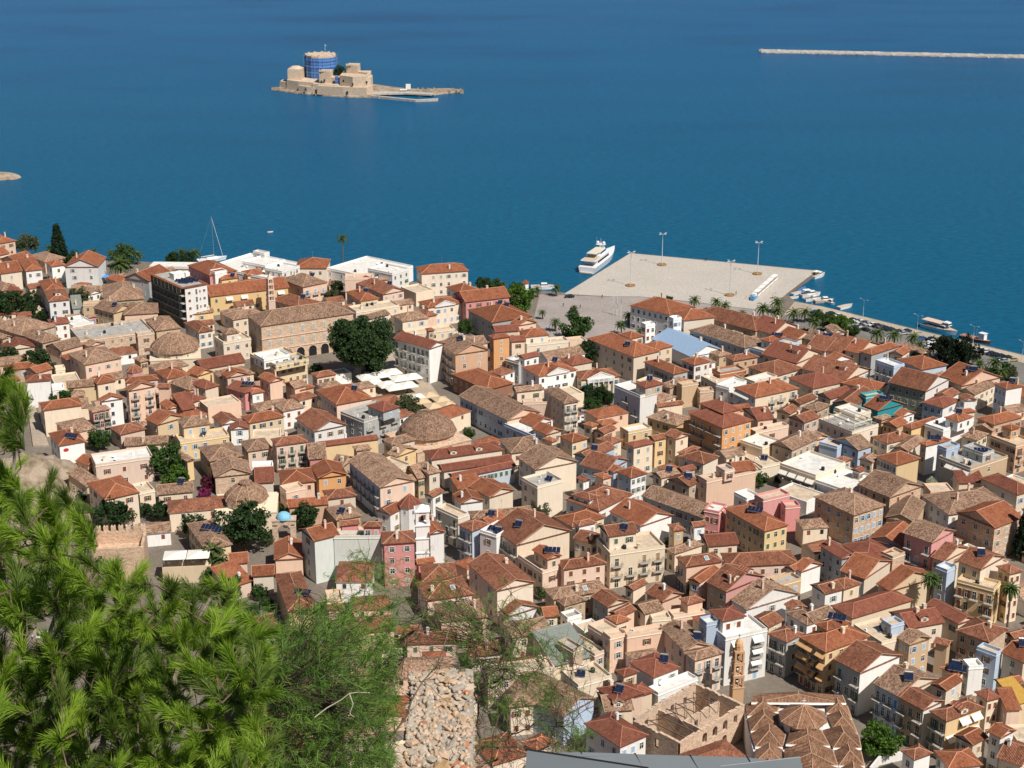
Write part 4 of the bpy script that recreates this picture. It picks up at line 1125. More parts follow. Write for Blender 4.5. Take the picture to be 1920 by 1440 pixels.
def inside_poly(x, y, poly):
    c = False; n = len(poly)
    for i in range(n):
        x0, y0 = poly[i]; x1, y1 = poly[(i + 1) % n]
        if (y0 > y) != (y1 > y) and x < (x1 - x0) * (y - y0) / (y1 - y0) + x0: c = not c
    return c
TOWN = [P(*q).xy for q in [(-100,530),(150,540),(300,525),(600,535),(900,565),(1010,640),(1200,665),(1400,640),(1600,655),(1750,705),(1920,750),(2010,770),(2010,1520),(520,1520),(480,1100),(250,1000),(150,920),(100,780),(-100,700)]]
OPEN = [[P(*q).xy for q in poly] for poly in [
    [(690,640),(760,640),(870,790),(780,800),(640,730)],       # the square
    [(1080,720),(1190,700),(1210,800),(1095,800)],             # garden
    [(1010,560),(1200,560),(1200,660),(1090,680)],             # plaza
    [(160,780),(230,800),(240,890),(160,880)], [(250,830),(370,850),(390,960),(250,1000),(160,960)],
    [(1395,1275),(1500,1300),(1620,1440),(1380,1440)], [(1595,1360),(1720,1400),(1700,1500),(1580,1500)],
    [(860,1060),(935,1190),(900,1200),(840,1080)], [(560,980),(610,1100),(620,1240),(580,1240)], [(380,950),(520,940),(520,1060),(400,1060)],
    [(1720,1130),(1930,1180),(1930,1260),(1850,1200)], [(1215,1300),(1400,1300),(1400,1440),(1215,1440)]]]
def free(x, y, w, d, a, gap):
    ca, sa = math.cos(a), math.sin(a)
    for i in range(5):
        for j in range(5):
            u = (-.5 + i / 4) * (w + gap * 2); v = (-.5 + j / 4) * (d + gap * 2)
            qx, qy = x + u * ca - v * sa, y + u * sa + v * ca
            for h in near:
                if pt_in(h, qx, qy): return False
    return True
FILL = []; nfill = 0
for (L_, F_, R_, H_) in (((277, 516), (340, 541.7), (391.7, 534.4), 17.2), ((451.9, 592.7), (488.3, 612), (667.5, 588.5), 15.0)):
    c_, a_, w_, d_, e_ = rect_from_px(L_, F_, R_, GZ + H_); FILL.append(dict(c=c_, a=a_, w=w_, d=d_, z1=GZ + H_, root=None))
CLEAR = [(P(1505, 1345), 17), (P(1505, 1400), 17), (P(1300, 1400), 14), (P(590, 690), 12), (P(640, 680), 12), (P(345, 690), 13), (P(328, 678), 20), (P(802, 835), 15), (P(462, 960), 13), (P(790, 1000), 9), (P(534, 1012), 9), (P(560, 985), 7), (P(345, 1060), 12), (P(750, 1060), 6)]
fill = MB(); FMATS = [WM['C'], WM['P'], WM['W'], RM['o'], RM['m'], RM['n'], glass, SM['R'], FM['fb']]

cand = []
for k in range(6000):
    x = random.uniform(-230, 215); y = random.uniform(285, 760); cand.append((x, y))
for (x, y) in cand:
    if not inside_poly(x, y, TOWN) or any(inside_poly(x, y, p) for p in OPEN): continue
    near = [h for h in HOUSES + FILL if abs(h['c'][0] - x) < 55 and abs(h['c'][1] - y) < 55]
    if not near: continue
    if any(pt_in(h, x, y) for h in near): continue
    ang = min(near, key=lambda h: (h['c'][0] - x) ** 2 + (h['c'][1] - y) ** 2)['a']
    bad = False
    for (tx, ty, tr, _) in TREES:
        q = P(tx, ty, 6)
        if (q.x - x) ** 2 + (q.y - y) ** 2 < (tr / ppm(q) + 3) ** 2: bad = True; break
    if bad: continue
    if any((x - q_.x) ** 2 + (y - q_.y) ** 2 < r_ * r_ for q_, r_ in CLEAR): continue
    for (w_, d_) in ((17, 10), (13, 9), (10, 13), (10, 8), (8, 7), (6, 6)):
        if free(x, y, w_, d_, ang, .9): break
    else: continue
    H = random.choice([4.2, 5.2, 6.2]) if w_ > 7 else random.choice([3, 3.8, 4.4]); h = dict(c=(x, y), a=ang, w=w_, d=d_, z1=GZ + H, root=None); FILL.append(h)
    ca, sa = math.cos(ang), math.sin(ang)
    def W(u, v, z): return (x + u * ca - v * sa, y + u * sa + v * ca, z)
    wm_ = random.choice([0, 0, 1, 2]); rm_ = random.choice([3, 3, 4, 5]); z0, z1 = GZ, GZ + H; a, b = w_ / 2, d_ / 2
    i_ = .35; cs = [(-a + i_, -b + i_), (a - i_, -b + i_), (a - i_, b - i_), (-a + i_, b - i_)]
    for i in range(4): fill.face([W(*cs[i], z0), W(*cs[(i + 1) % 4], z0), W(*cs[(i + 1) % 4], z1), W(*cs[i], z1)], wm_)
    hp = min(a, b); hz = z1 + hp * .4; A, B = ((-a + hp, 0), (a - hp, 0))
    gab = random.random() < .45; flt = random.random() < .2
    if gab: A, B = (-a, 0), (a, 0)
    if a - hp < .1 and not gab: A = (-.05, 0); B = (.05, 0)
    if flt:
        zi = z1 - .5; m_ = 8
        fill.face([W(-a + .5, -b + .5, zi), W(a - .5, -b + .5, zi), W(a - .5, b - .5, zi), W(-a + .5, b - .5, zi)], 8)
        for i in range(4):
            p_, q_ = cs[i], cs[(i + 1) % 4]; pi_, qi_ = (p_[0] * .93, p_[1] * .93), (q_[0] * .93, q_[1] * .93)
            fill.face([W(*p_, z1), W(*q_, z1), W(*qi_, z1), W(*pi_, z1)], wm_); fill.face([W(*qi_, zi), W(*pi_, zi), W(*pi_, z1), W(*qi_, z1)], wm_)
        continue
    fill.face([W(-a, -b, z1), W(a, -b, z1), W(*B, hz), W(*A, hz)], rm_, [(0, 0), (w_, 0), (w_ - hp, hp), (hp, hp)])
    fill.face([W(a, b, z1), W(-a, b, z1), W(*A, hz), W(*B, hz)], rm_, [(0, 0), (w_, 0), (w_ - hp, hp), (hp, hp)])
    fill.face([W(a, -b, z1), W(a, b, z1), W(*B, hz)], (wm_ if gab else rm_), [(0, 0), (d_, 0), (d_ / 2, hp)])
    fill.face([W(-a, b, z1), W(-a, -b, z1), W(*A, hz)], (wm_ if gab else rm_), [(0, 0), (d_, 0), (d_ / 2, hp)])
    fill.face([W(-a, -b, z1 - .1), W(-a, b, z1 - .1), W(a, b, z1 - .1), W(a, -b, z1 - .1)], wm_)
    for s in (-a / 2, a / 2):
        fill.face([W(s - .5, -b + i_ - .04, z1 - 2.1), W(s + .5, -b + i_ - .04, z1 - 2.1), W(s + .5, -b + i_ - .04, z1 - .7), W(s - .5, -b + i_ - .04, z1 - .7)], random.choice([6, 7]))
if fill.f:
    fo = fill.build('cottages', FMATS); tag(fo, 'small low tiled cottages and sheds filling the gaps between the named houses', 'cottages', kind='stuff')
print('houses', len(HOUSES), 'fill', len(FILL))

# house labels: look first, then the nearest thing one can find
LAND = [('stone museum', 560, 610), ('balconied white hotel', 345, 545), ('wide domed hall', 328, 645), ('big square tree', 678, 642), ('domed mosque', 800, 795),
        ('white church tower', 791, 985), ('slender brick belfry', 1386, 1260), ('roofless ruin', 1310, 1340), ('long blue roof', 1275, 645), ('turquoise gable', 1670, 755),
        ('orange balconied block', 1350, 800), ('pink shuttered house', 752, 1030), ('blue dome gate', 533, 990), ('white parasols', 740, 712), ('upper belfry', 505, 535),
        ('crenellated stone tower', 230, 1030), ('leaning palm', 1747, 1095), ('right fan palm', 1897, 1110), ('rounded cream block', 1190, 1040), ('pediment town hall', 1035, 700),
        ('multi-roofed church', 1500, 1370), ('green-shuttered yellow hall', 1400, 975), ('concrete pier', 1250, 590), ('grey-green house', 1705, 715), ('blue balcony house', 930, 770),
        ('small tiled dome', 460, 920), ('long dark-red hall', 850, 845), ('tan flat cube', 1015, 905), ('awning-hung grey terrace', 1820, 865), ('round street tree', 1648, 1385),
        ('blue-shuttered stone house', 1590, 955), ('white yacht', 1125, 485), ('satellite-dish mansion', 820, 515), ('orange tower house', 935, 650), ('crimson kiosk', 252, 698),
        ('red sign house', 125, 835), ('white tank-roofed house', 230, 865), ('yellow tented terrace', 345, 1040), ('solar-roofed yellow house', 550, 1090), ('black-crowned quay trees', 1791, 658),
        ('stone barrel gable', 1665, 915), ('grey flat pergola house', 1590, 790), ('navy-shuttered long house', 640, 900), ('white waterside hotel', 500, 490), ('tall Norfolk pine', 112, 445),
        ('pink flat-roofed house', 1455, 935), ('white awning block', 1420, 1180), ('crimson-roofed modern house', 700, 780)]
LOOKC = {'W': 'white', 'C': 'cream', 'P': 'peach', 'Y': 'yellow', 'O': 'orange', 'G': 'grey', 'B': 'pale blue', 'K': 'pink', 'T': 'tan', 'U': 'turquoise', 'V': 'grey-green', 'R': 'brick-red', 'E': 'pale grey-green', 'S': 'stone'}
LOOKR = {'n': 'orange', 'm': 'terracotta', 'd': 'dark red', 'o': 'mottled old', 'M': 'blue metal', 'g': 'grey sheet', 'y': 'yellow sheet'}
ORD = ['nearest', 'second', 'third', 'fourth', 'fifth', 'sixth', 'seventh', 'eighth', 'ninth', 'tenth', 'eleventh', 'twelfth']
DIRN = ['right of', 'behind-right of', 'behind', 'behind-left of', 'left of', 'front-left of', 'in front of', 'front-right of']
grp = {}
for h in HOUSES:
    if h['plus']: continue
    cx, cy = sum(p[0] for p in h['px']) / 3, sum(p[1] for p in h['px']) / 3
    best = min(LAND, key=lambda l: (l[1] - cx) ** 2 + (l[2] - cy) ** 2)
    a = math.atan2(-(cy - best[2]), cx - best[1]); k = int(round(a / (math.pi / 4))) % 8
    grp.setdefault((best[0], k), []).append(((best[1] - cx) ** 2 + (best[2] - cy) ** 2, h))
for (nm, k), lst in grp.items():
    lst.sort(key=lambda t: t[0])
    for i, (dd, h) in enumerate(lst):
        colr = LOOKC[h['wall'][-1]]; stn = 'low' if h['st'] < 1.7 else ('tall' if h['st'] >= 2.9 else 'two-storey')
        rf = 'flat roof' if h['roof'][0] == 'f' else LOOKR[h['rc']] + {'h': ' hipped roof', 'gu': ' gabled roof', 'gv': ' gabled roof', 's': ' lean-to roof'}[h['roof']]
        h['lab'] = f"{colr} {stn} house with {rf}, {ORD[min(i, 11)]} {DIRN[k]} the {nm}"
        if len(h['lab'].split()) > 16: h['lab'] = h['lab'].replace(' roof,', ',', 1)
        if dd < 25 ** 2 and i == 0: h['lab'] = f"{colr} {stn} house with {rf}, standing at the {nm}"
seen = {}
for h in HOUSES:
    if h['plus']: continue
    if len(h['lab'].split()) > 15: h['lab'] = h['lab'].replace(' gabled', '').replace(' hipped', '')
    if len(h['lab'].replace('-', ' ').split()) > 19: print(h['lab'])
    tag(h['root'], h['lab'], 'house', 'houses of the old town')
for h in HOUSES: finish_house(h)
# beyond the 300 houses that show largest, the small ones join the single mass of cottages
def seen_area(h):
    x, y = to_px((h['c'][0], h['c'][1], h['z1'])); s = ppm((h['c'][0], h['c'][1], h['z1'])) 
    return (h['w'] * h['d'] * s * s) * (0.02 if x < -30 or x > 1950 or y > 1470 else 1)
roots = sorted([h for h in HOUSES if not h['plus']], key=seen_area, reverse=True)
bpy.context.view_layer.update()
def desc(o):
    out = []
    for c_ in o.children: out.append(c_); out += desc(c_)
    return out
small = []
for h in roots[296:]: small += desc(h['root'])
jl = [o for o in small if o.type == 'MESH'] + [fo]
with bpy.context.temp_override(active_object=fo, object=fo, selected_objects=jl, selected_editable_objects=jl): bpy.ops.object.join()
for h in roots[296:]: bpy.data.objects.remove(h['root']); h['root'] = None
NOWAY = 0
# ------------------------------------------------------------------ sea, ground, quay, pier, hill
def sea_mat():
    m, n, l, b = new_mat('sea_water')
    g = n.new('ShaderNodeNewGeometry')
    b.inputs['Roughness'].default_value = 0.22; b.inputs['IOR'].default_value = 1.33; b.inputs['Specular IOR Level'].default_value = 0.05
    mp = n.new('ShaderNodeMapping'); mp.inputs['Scale'].default_value = (0.004, 0.011, 1); l.new(g.outputs['Position'], mp.inputs[0])
    big = noise_tex(n, l, mp.outputs[0], 1.0, 5, 0.55)
    r = ramp(n, [(0.3, (0.001, 0.066, 0.185)), (0.47, (0.0010, 0.086, 0.228)), (0.7, (0.002, 0.100, 0.235))]); l.new(big.outputs[0], r.inputs[0])
    # greener shallows towards the shore (distance from the town)
    sx = n.new('ShaderNodeSeparateXYZ'); l.new(g.outputs['Position'], sx.inputs[0])
    mr = n.new('ShaderNodeMapRange'); mr.inputs['From Min'].default_value = 1700; mr.inputs['From Max'].default_value = 700; l.new(sx.outputs[1], mr.inputs['Value'])
    c = mix(n, l, r.outputs[0], (0.001, 0.088, 0.175), mr.outputs[0])
    mp1 = n.new('ShaderNodeMapping'); mp1.inputs['Scale'].default_value = (0.22, 0.5, 1); l.new(g.outputs['Position'], mp1.inputs[0])
    rp = noise_tex(n, l, mp1.outputs[0], 1.0, 4, 0.6)
    rr = ramp(n, [(0.3, (0.68, 0.72, 0.74)), (0.7, (1.2, 1.18, 1.16))]); l.new(rp.outputs[0], rr.inputs[0])  # light and shade of the ripples, painted into the water colour
    c = mix(n, l, c, rr.outputs[0], 1.0, 'MULTIPLY')
    l.new(c, b.inputs['Base Color'])
    mp2 = n.new('ShaderNodeMapping'); mp2.inputs['Scale'].default_value = (0.5, 1.1, 1); l.new(g.outputs['Position'], mp2.inputs[0])
    w1 = noise_tex(n, l, mp2.outputs[0], 0.9, 5, 0.65)
    bp = n.new('ShaderNodeBump'); bp.inputs['Strength'].default_value = 0.55; bp.inputs['Distance'].default_value = 0.9; l.new(w1.outputs[0], bp.inputs['Height']); l.new(bp.outputs[0], b.inputs['Normal'])
    return m
b = MB(); b.face([(-9000, 120, 0), (9000, 120, 0), (9000, 15000, 0), (-9000, 15000, 0)]); sea = b.build('sea', sea_mat()); tag(sea, kind='structure', label='deep blue sea with fine ripples around the town and island')
# far shore hills outside the frame keep the horizon natural
SHORE = [P(*q) for q in [(-900, 440), (-300, 470), (100, 478), (177, 484), (288, 492), (600, 515), (900, 538), (1016, 545), (1060, 549), (1182, 474), (1533, 507), (1473, 551), (1490, 564), (1527, 572), (1541, 574), (1735, 621), (1920, 665), (2300, 760), (3200, 1000)]]
def flat_poly(name, pts, z, mat, zb=None):
    b = MB(); b.face([(p[0], p[1], z) for p in pts])
    if zb is not None:
        for i in range(len(pts)):
            p, q = pts[i], pts[(i + 1) % len(pts)]; b.face([(p[0], p[1], zb), (q[0], q[1], zb), (q[0], q[1], z), (p[0], p[1], z)])
    import bmesh
    o = b.build(name, mat); bm = bmesh.new(); bm.from_mesh(o.data); bmesh.ops.triangulate(bm, faces=bm.faces[:]); bmesh.ops.recalc_face_normals(bm, faces=bm.faces[:]); bm.to_mesh(o.data); bm.free()
    up = [p for p in o.data.polygons if abs(p.normal.z) > .5]
    if up and up[0].normal.z < 0: o.data.flip_normals()
    return o
def paving(name, c, var=.2):
    m, n, l, b = new_mat(name); b.inputs['Roughness'].default_value = .95; b.inputs['Specular IOR Level'].default_value = .1
    g = n.new('ShaderNodeNewGeometry'); t = noise_tex(n, l, g.outputs['Position'], .06, 6, .65); t2 = noise_tex(n, l, g.outputs['Position'], .9, 4, .6)
    r = ramp(n, [(.3, tuple(x * (1 - var) for x in c)), (.55, c), (.75, tuple(x * (1 + var * .5) for x in c))]); l.new(t.outputs[0], r.inputs[0])
    r2 = ramp(n, [(.3, (.82, .82, .82)), (.7, (1.1, 1.1, 1.1))]); l.new(t2.outputs[0], r2.inputs[0])
    l.new(mix(n, l, r.outputs[0], r2.outputs[0], 1.0, 'MULTIPLY'), b.inputs['Base Color']); return m
land = [(p[0], p[1]) for p in SHORE] + [(500, 60), (-500, 60)]
tag(flat_poly('ground', land, GZ, paving('street_paving', (.20, .17, .14)), -3), 'beige stone-paved streets running between the old town houses', kind='structure')
tag(flat_poly('pier', [(p.x, p.y) for p in (P(1058, 551), P(1182, 475), P(1531, 508), P(1474, 551), P(1440, 583), P(1300, 566), P(1200, 556), P(1150, 556))], GZ + .05, paving('pier_concrete', (.47, .43, .38), .07), 1.9), 'broad pale concrete pier jutting into the harbour', kind='structure')
q1 = [(1490, 566), (1541, 575), (1735, 623), (1920, 667), (2300, 762)]; q2 = [(2280, 775), (1920, 681), (1735, 634), (1541, 588), (1470, 590)]
tag(flat_poly('quay', [(P(*q).x, P(*q).y) for q in q1 + q2], GZ + .1, paving('quay_concrete', (.45, .38, .30)), 1.8), 'pale concrete quay edge along the waterfront', kind='structure')
q3 = [(1470, 590), (1541, 589), (1735, 635), (1920, 682), (2280, 776)]; q4 = [(2260, 830), (1920, 716), (1735, 660), (1560, 615), (1480, 610)]
tag(flat_poly('car_park', [(P(*q).x, P(*q).y) for q in q3 + q4], GZ + .02, paving('worn_asphalt', (.20, .19, .18))), 'worn asphalt car park behind the quay', kind='structure')
tag(flat_poly('plaza', [(P(*q).x, P(*q).y) for q in [(1012, 552), (1150, 557), (1200, 557), (1300, 567), (1440, 584), (1460, 610), (1200, 640), (1130, 700), (1060, 660), (1000, 600)]], GZ + .03, paving('plaza_paving', (.34, .30, .28))), 'grey-pink paved waterfront plaza at the root of the pier', kind='structure')
tag(flat_poly('square', [(P(*q).x, P(*q).y) for q in [(690, 650), (760, 660), (870, 800), (790, 810), (640, 735)]], GZ + .03, paving('square_marble', (.44, .36, .28))), 'pale marble-paved town square beside the big tree', kind='structure')
# hillside under the viewpoint and the rocky slope at the left edge of town
def rockmat():
    m, n, l, b = new_mat('hillside_rock'); b.inputs['Roughness'].default_value = .95
    g = n.new('ShaderNodeNewGeometry'); t = noise_tex(n, l, g.outputs['Position'], .25, 8, .65)
    r = ramp(n, [(.3, (.12, .10, .05)), (.46, (.30, .23, .16)), (.6, (.42, .33, .25)), (.75, (.30, .27, .24))]); l.new(t.outputs[0], r.inputs[0]); l.new(r.outputs[0], b.inputs['Base Color'])
    t2 = noise_tex(n, l, g.outputs['Position'], 1.4, 8, .7); bp = n.new('ShaderNodeBump'); bp.inputs['Strength'].default_value = .9; bp.inputs['Distance'].default_value = .7; l.new(t2.outputs[0], bp.inputs['Height']); l.new(bp.outputs[0], b.inputs['Normal'])
    return m
rock = rockmat()
scrub = paving('scrub_slope', (.055, .06, .028), .6)
def height_grid(name, x0, x1, y0, y1, nx, ny, f, mat):
    xs = np.linspace(x0, x1, nx); ys = np.linspace(y0, y1, ny)
    V = np.array([(x, y, f(x, y)) for y in ys for x in xs]); F = []
    for j in range(ny - 1):
        for i in range(nx - 1): a = j * nx + i; F.append((a, a + 1, a + nx + 1, a + nx))
    return inst(name, np_mesh(name, V, np.array(F), [mat]))
def hill(x, y):
    z = 197.4 - .80 * max(y, 0) - .05 * abs(x) + 1.2 * noise.noise(Vector((x * .06, y * .06, 0))) * min(1, max(y, 2) / 30)
    if y < 0: z = 197.4 - .05 * abs(x)
    return max(z, -2)
tag(height_grid('hillside', -420, 420, -80, 262, 140, 110, hill, scrub), 'steep rocky hillside below the viewpoint', kind='structure')
mc = P(38, 925, 4)
def mound(x, y):
    dx, dy = (x - mc.x) / 23, (y - mc.y) / 30; r2 = dx * dx + dy * dy
    return 1.0 + 13 * math.exp(-r2 * 1.3) * (1 + .35 * noise.noise(Vector((x * .15, y * .15, 3)))) + 1.6 * noise.noise(Vector((x * .3, y * .3, 1))) + 1.1 * abs(noise.noise(Vector((x * .8, y * .8, 1)))) - 2.6 * min(1, r2 / 4)
tag(height_grid('rocky_slope', mc.x - 60, mc.x + 48, mc.y - 70, mc.y + 62, 100, 110, mound, rock), 'bare beige rocky slope at the left edge of the town', kind='structure')
ap = [P(*q, 2) for q in [(52, 765), (66, 765), (92, 838), (62, 838)]]
tag(flat_poly('path', [(p.x, p.y) for p in ap], GZ + .6, paving('path_stone', (.40, .33, .26)), 1.9), 'pale stepped path beside the blank beige house', kind='structure')

# ------------------------------------------------------------------ vegetation
def leaf_mat(name, c, var=.45, trans=.25):
    m, n, l, b = new_mat(name); b.inputs['Roughness'].default_value = .6; b.inputs['Specular IOR Level'].default_value = .2
    g = n.new('ShaderNodeNewGeometry'); t = noise_tex(n, l, g.outputs['Position'], .8, 3, .6); oi = n.new('ShaderNodeObjectInfo')
    r = ramp(n, [(.3, tuple(x * (1 - var) for x in c)), (.5, c), (.72, (min(1, c[0] * (1 + var * 1.4)), c[1] * (1 + var), c[2] * (1 + var * .4)))]); l.new(t.outputs[0], r.inputs[0])
    l.new(r.outputs[0], b.inputs['Base Color'])
    tr = n.new('ShaderNodeBsdfTranslucent'); l.new(r.outputs[0], tr.inputs[0]); ms = n.new('ShaderNodeMixShader'); ms.inputs[0].default_value = trans
    out = n['Material Output']; l.new(b.outputs[0], ms.inputs[1]); l.new(tr.outputs[0], ms.inputs[2]); l.new(ms.outputs[0], out.inputs['Surface']); return m
LEAF = {'dark': leaf_mat('dark_green_leaves', (.030, .062, .020)), 'green': leaf_mat('green_leaves', (.045, .095, .022)), 'bright': leaf_mat('bright_green_leaves', (.07, .14, .02)),
        'olive': leaf_mat('olive_leaves', (.085, .10, .045)), 'grey': leaf_mat('grey_green_leaves', (.09, .115, .06)), 'black': leaf_mat('blackish_leaves', (.012, .024, .010)),
        'round': leaf_mat('feathery_green_leaves', (.06, .11, .035)), 'purple': leaf_mat('purple_leaves', (.11, .02, .04)), 'pink': leaf_mat('magenta_flowers', (.24, .03, .12)), 'bloom': leaf_mat('white_blossom', (.45, .5, .36), .3),
        'plane': leaf_mat('plane_tree_leaves', (.042, .080, .028), .4), 'palm': leaf_mat('palm_fronds', (.07, .11, .03)), 'pine': leaf_mat('norfolk_pine', (.02, .045, .022))}
def crown_mesh(name, nclump, per, leaf, mat, seed, squash=.8):
    r = np.random.default_rng(seed); cl = []
    while len(cl) < nclump:
        v = r.normal(size=3); v /= np.linalg.norm(v); rad = r.uniform(.45, .9); p = v * rad; p[2] *= squash
        if p[2] < -.55: continue
        cl.append((p, r.uniform(.16, .34)))
    C = []; 
    for p, cr in cl:
        q = r.normal(size=(per, 3)); q /= np.linalg.norm(q, axis=1)[:, None]; q *= (r.uniform(.55, 1, per) * cr)[:, None]; q[:, 2] *= .75
        C.append(p + q)
    core = r.normal(size=(nclump * 6, 3)); core /= np.linalg.norm(core, axis=1)[:, None]; core *= r.uniform(.2, .55, nclump * 6)[:, None]; C.append(core)
    C = np.concatenate(C); n = len(C)
    a = r.normal(size=(n, 3)); a /= np.linalg.norm(a, axis=1)[:, None]; b_ = np.cross(a, r.normal(size=(n, 3))); b_ /= np.linalg.norm(b_, axis=1)[:, None]
    s = leaf * r.uniform(.6, 1.4, n)[:, None]
    V = np.stack([C - a * s, C + b_ * s * .6, C + a * s, C - b_ * s * .6], 1).reshape(-1, 3); F = np.arange(n * 4).reshape(-1, 4)
    return np_mesh(name, V, F, [mat])
def trunk_mesh():
    def f():
        b = MB(); r = random.Random(3); b.tube((0, 0, 0), (.02, .01, .75), .07, .045, 7); b.tube((.02, .01, .72), (.0, .03, 1.1), .045, .02, 6)
        for k in range(6):
            a = k * 1.05; b.tube((.01, .01, .5 + .06 * k), (.42 * math.cos(a), .42 * math.sin(a), .95 + .05 * k), .03, .01, 5)
        return b.mesh('trunk', [bark])
    return cached('trunk', f)
KINDTXT = {'plane': 'huge dark round plane tree shading the square', 'grey': 'grey-green feathery tree', 'dark': 'dark green bushy tree', 'round': 'soft green rounded tree', 'olive': 'grey-olive tree', 'green': 'green leafy tree',
           'bright': 'bright green dense tree', 'purple': 'purple-leaved bougainvillea', 'pink': 'magenta-flowering bougainvillea', 'bloom': 'white-blossomed shrub', 'black': 'blackish dense tree', 'palm': 'date palm'}
LAND2 = LAND + [('rocky slope', 50, 900), ('quay car park', 1600, 610), ('sandy waterfront', 230, 490), ('tiled harbour kiosk', 1000, 560)]
tl = {}
def place_label(px, py, txt, kind):
    best = min(LAND2, key=lambda l: (l[1] - px) ** 2 + (l[2] - py) ** 2); a = math.atan2(-(py - best[2]), px - best[1]); k = int(round(a / (math.pi / 4))) % 8
    key = (best[0], k, kind); i = tl[key] = tl.get(key, -1) + 1
    return f"{txt}, {(ORD[min(i,11)] + ' ') if i or True else ''}{DIRN[k]} the {best[0]}"
for i, (px, py, r, kind) in enumerate(TREES):
    q = P(px, py, 6); rm = r / ppm(q); ch = max(rm * 1.15, 2.0) ; q = P(px, py, GZ + ch); rm = r / ppm(q)
    t = empty('plane_tree' if kind == 'plane' else 'tree', (q.x, q.y, GZ), random.uniform(0, 6))
    tag(t, 'huge dark round plane tree shading the town square' if kind == 'plane' else place_label(px, py, KINDTXT[kind], kind), 'tree', None if kind == 'plane' else 'trees of the town')
    big = kind == 'plane'
    if big: me = crown_mesh('crown', 170, 260, .035, LEAF[kind], 5, .95)
    else: me = cached(('crown', kind, i % 2), lambda: crown_mesh('crown', 46, 90, .062, LEAF[kind], 10 + i, .85))
    ks = 1.0 if big else 1.22; inst('crown', me, t, (0, 0, ch), 0, (rm * ks, rm * ks, rm * ks)); inst('trunk', trunk_mesh(), t, (0, 0, 0), 0, (rm * .9, rm * .9, ch * .95))
for i, (px, py, r) in enumerate([(30, 1130, 30), (150, 1240, 34), (230, 1200, 30), (300, 1170, 26), (370, 1190, 26), (440, 1180, 22), (60, 1270, 34), (210, 1290, 36), (330, 1260, 34), (420, 1270, 30), (20, 1060, 26), (520, 1250, 26), (600, 1290, 24), (520, 1330, 28), (450, 1350, 30)]):
    q = P(px, py, 6); rm = r / ppm(q); t = empty('tree', (q.x, q.y, GZ), i); tag(t, place_label(px, py, 'dark scrubby tree under the foreground pine', 'under'), 'tree', 'trees of the town')
    inst('crown', cached(('crown', 'dark', i % 2), lambda: None), t, (0, 0, rm * 1.1), 0, (rm, rm, rm)); inst('trunk', trunk_mesh(), t, (0, 0, 0), 0, (rm * .9, rm * .9, rm))
# Norfolk pine
q = P(112, 492, 4); t = empty('norfolk_pine', (q.x, q.y, GZ)); tag(t, 'tall dark conical Norfolk pine rising against the sea at left', 'tree')
b = MB(); b.tube((0, 0, 0), (0, 0, 20), .4, .05, 8); b.build('trunk', bark, t)
V = []; r = np.random.default_rng(4)
for lev in range(26):
    z = 2.2 + lev * .71; R_ = (1 - lev / 27) * 5.2 + .4
    for k in range(9):
        a = k * .698 + lev * .4 + r.uniform(-.2, .2); L = R_ * r.uniform(.8, 1.1)
        for s in np.linspace(.15, 1, 12):
            for u in range(5):
                c = np.array([math.cos(a) * L * s, math.sin(a) * L * s, z - .12 * L * s + .3 * s * s * L * .3]) + r.normal(size=3) * .25
                d = r.normal(size=3) * .28; e = r.normal(size=3) * .2; V += [c - d, c + e, c + d, c - e]
V = np.array(V); inst('crown', np_mesh('crown', V, np.arange(len(V)).reshape(-1, 4), [LEAF['pine']]), t)
q = P(1912, 1035, 4); t2 = copy_tree(t); t2.location = (q.x + 1, q.y, GZ); t2.name = 'cypress_tree'; t2.scale = (.62, .62, .9); t2['label'] = 'dark conifer cut by the right edge beside the mottled roofs'
t2['group'] = 'conifers'; t['group'] = 'conifers'
# palms
def frond_mesh(L=3.0, fan=False):
    def f():
        b = MB(); n = 8; pts = []
        for i in range(n + 1):
            s = i / n; pts.append((L * s * (1 - .12 * s * s), 0, (.9 * s - 1.55 * s * s) * L * .62))
        for i in range(n):
            w0 = .42 * math.sin(math.pi * min(1, .12 + i / n * .85)); w1 = .42 * math.sin(math.pi * min(1, .12 + (i + 1) / n * .85)) if i < n - 1 else .03
            (x0, _, z0), (x1, _, z1) = pts[i], pts[i + 1]
            for s in (-1, 1):
                b.face([(x0, 0, z0), (x1, 0, z1), (x1 + .12, s * w1, z1 - .13), (x0 + .3, s * w0, z0 - .14)][::s])
        return b.mesh('frond', [LEAF['palm']])
    return cached(('frond', L), f)
def palm_trunk(hgt):
    def f():
        b = MB(); 
        for i in range(8): b.tube((.05 * math.sin(i), .04 * i, hgt * i / 8), (.05 * math.sin(i + 1), .04 * (i + 1), hgt * (i + 1) / 8), .3 - .012 * i + .03 * (i % 2), .28 - .012 * i, 7, cap=i == 7)
        return b.mesh('trunk', [bark])
    return cached(('ptrunk', round(hgt)), f)
def palm(px, py, rpx, label, hgt=None, grp_='date palms along the waterfront', nf=34):
    q = P(px, py, 7); rm = rpx / ppm(q); hgt = hgt or max(3.0, rm * 1.5); q = P(px, py, GZ + hgt); k = rm / 3.0 * 1.1
    t = empty('palm_tree', (q.x, q.y, GZ), random.uniform(0, 6)); tag(t, label, 'palm tree', grp_)
    inst('trunk', palm_trunk(hgt), t)
    for i in range(nf):
        a = i * 2.399; el = 1.15 - 1.75 * (i / nf) + random.uniform(-.1, .1)
        inst('frond', frond_mesh(), t, (0, .3, hgt - .1), rot=(0, -el, a), scale=(k * random.uniform(.85, 1.1),) * 3)
    return t
for i, (px, py, r) in enumerate(PALMS): palm(px, py, r, place_label(px, py, 'green date palm', 'palm'))
palm(641, 447, 11, 'lone tall slim palm with yellowish crown standing against the sea', hgt=17)
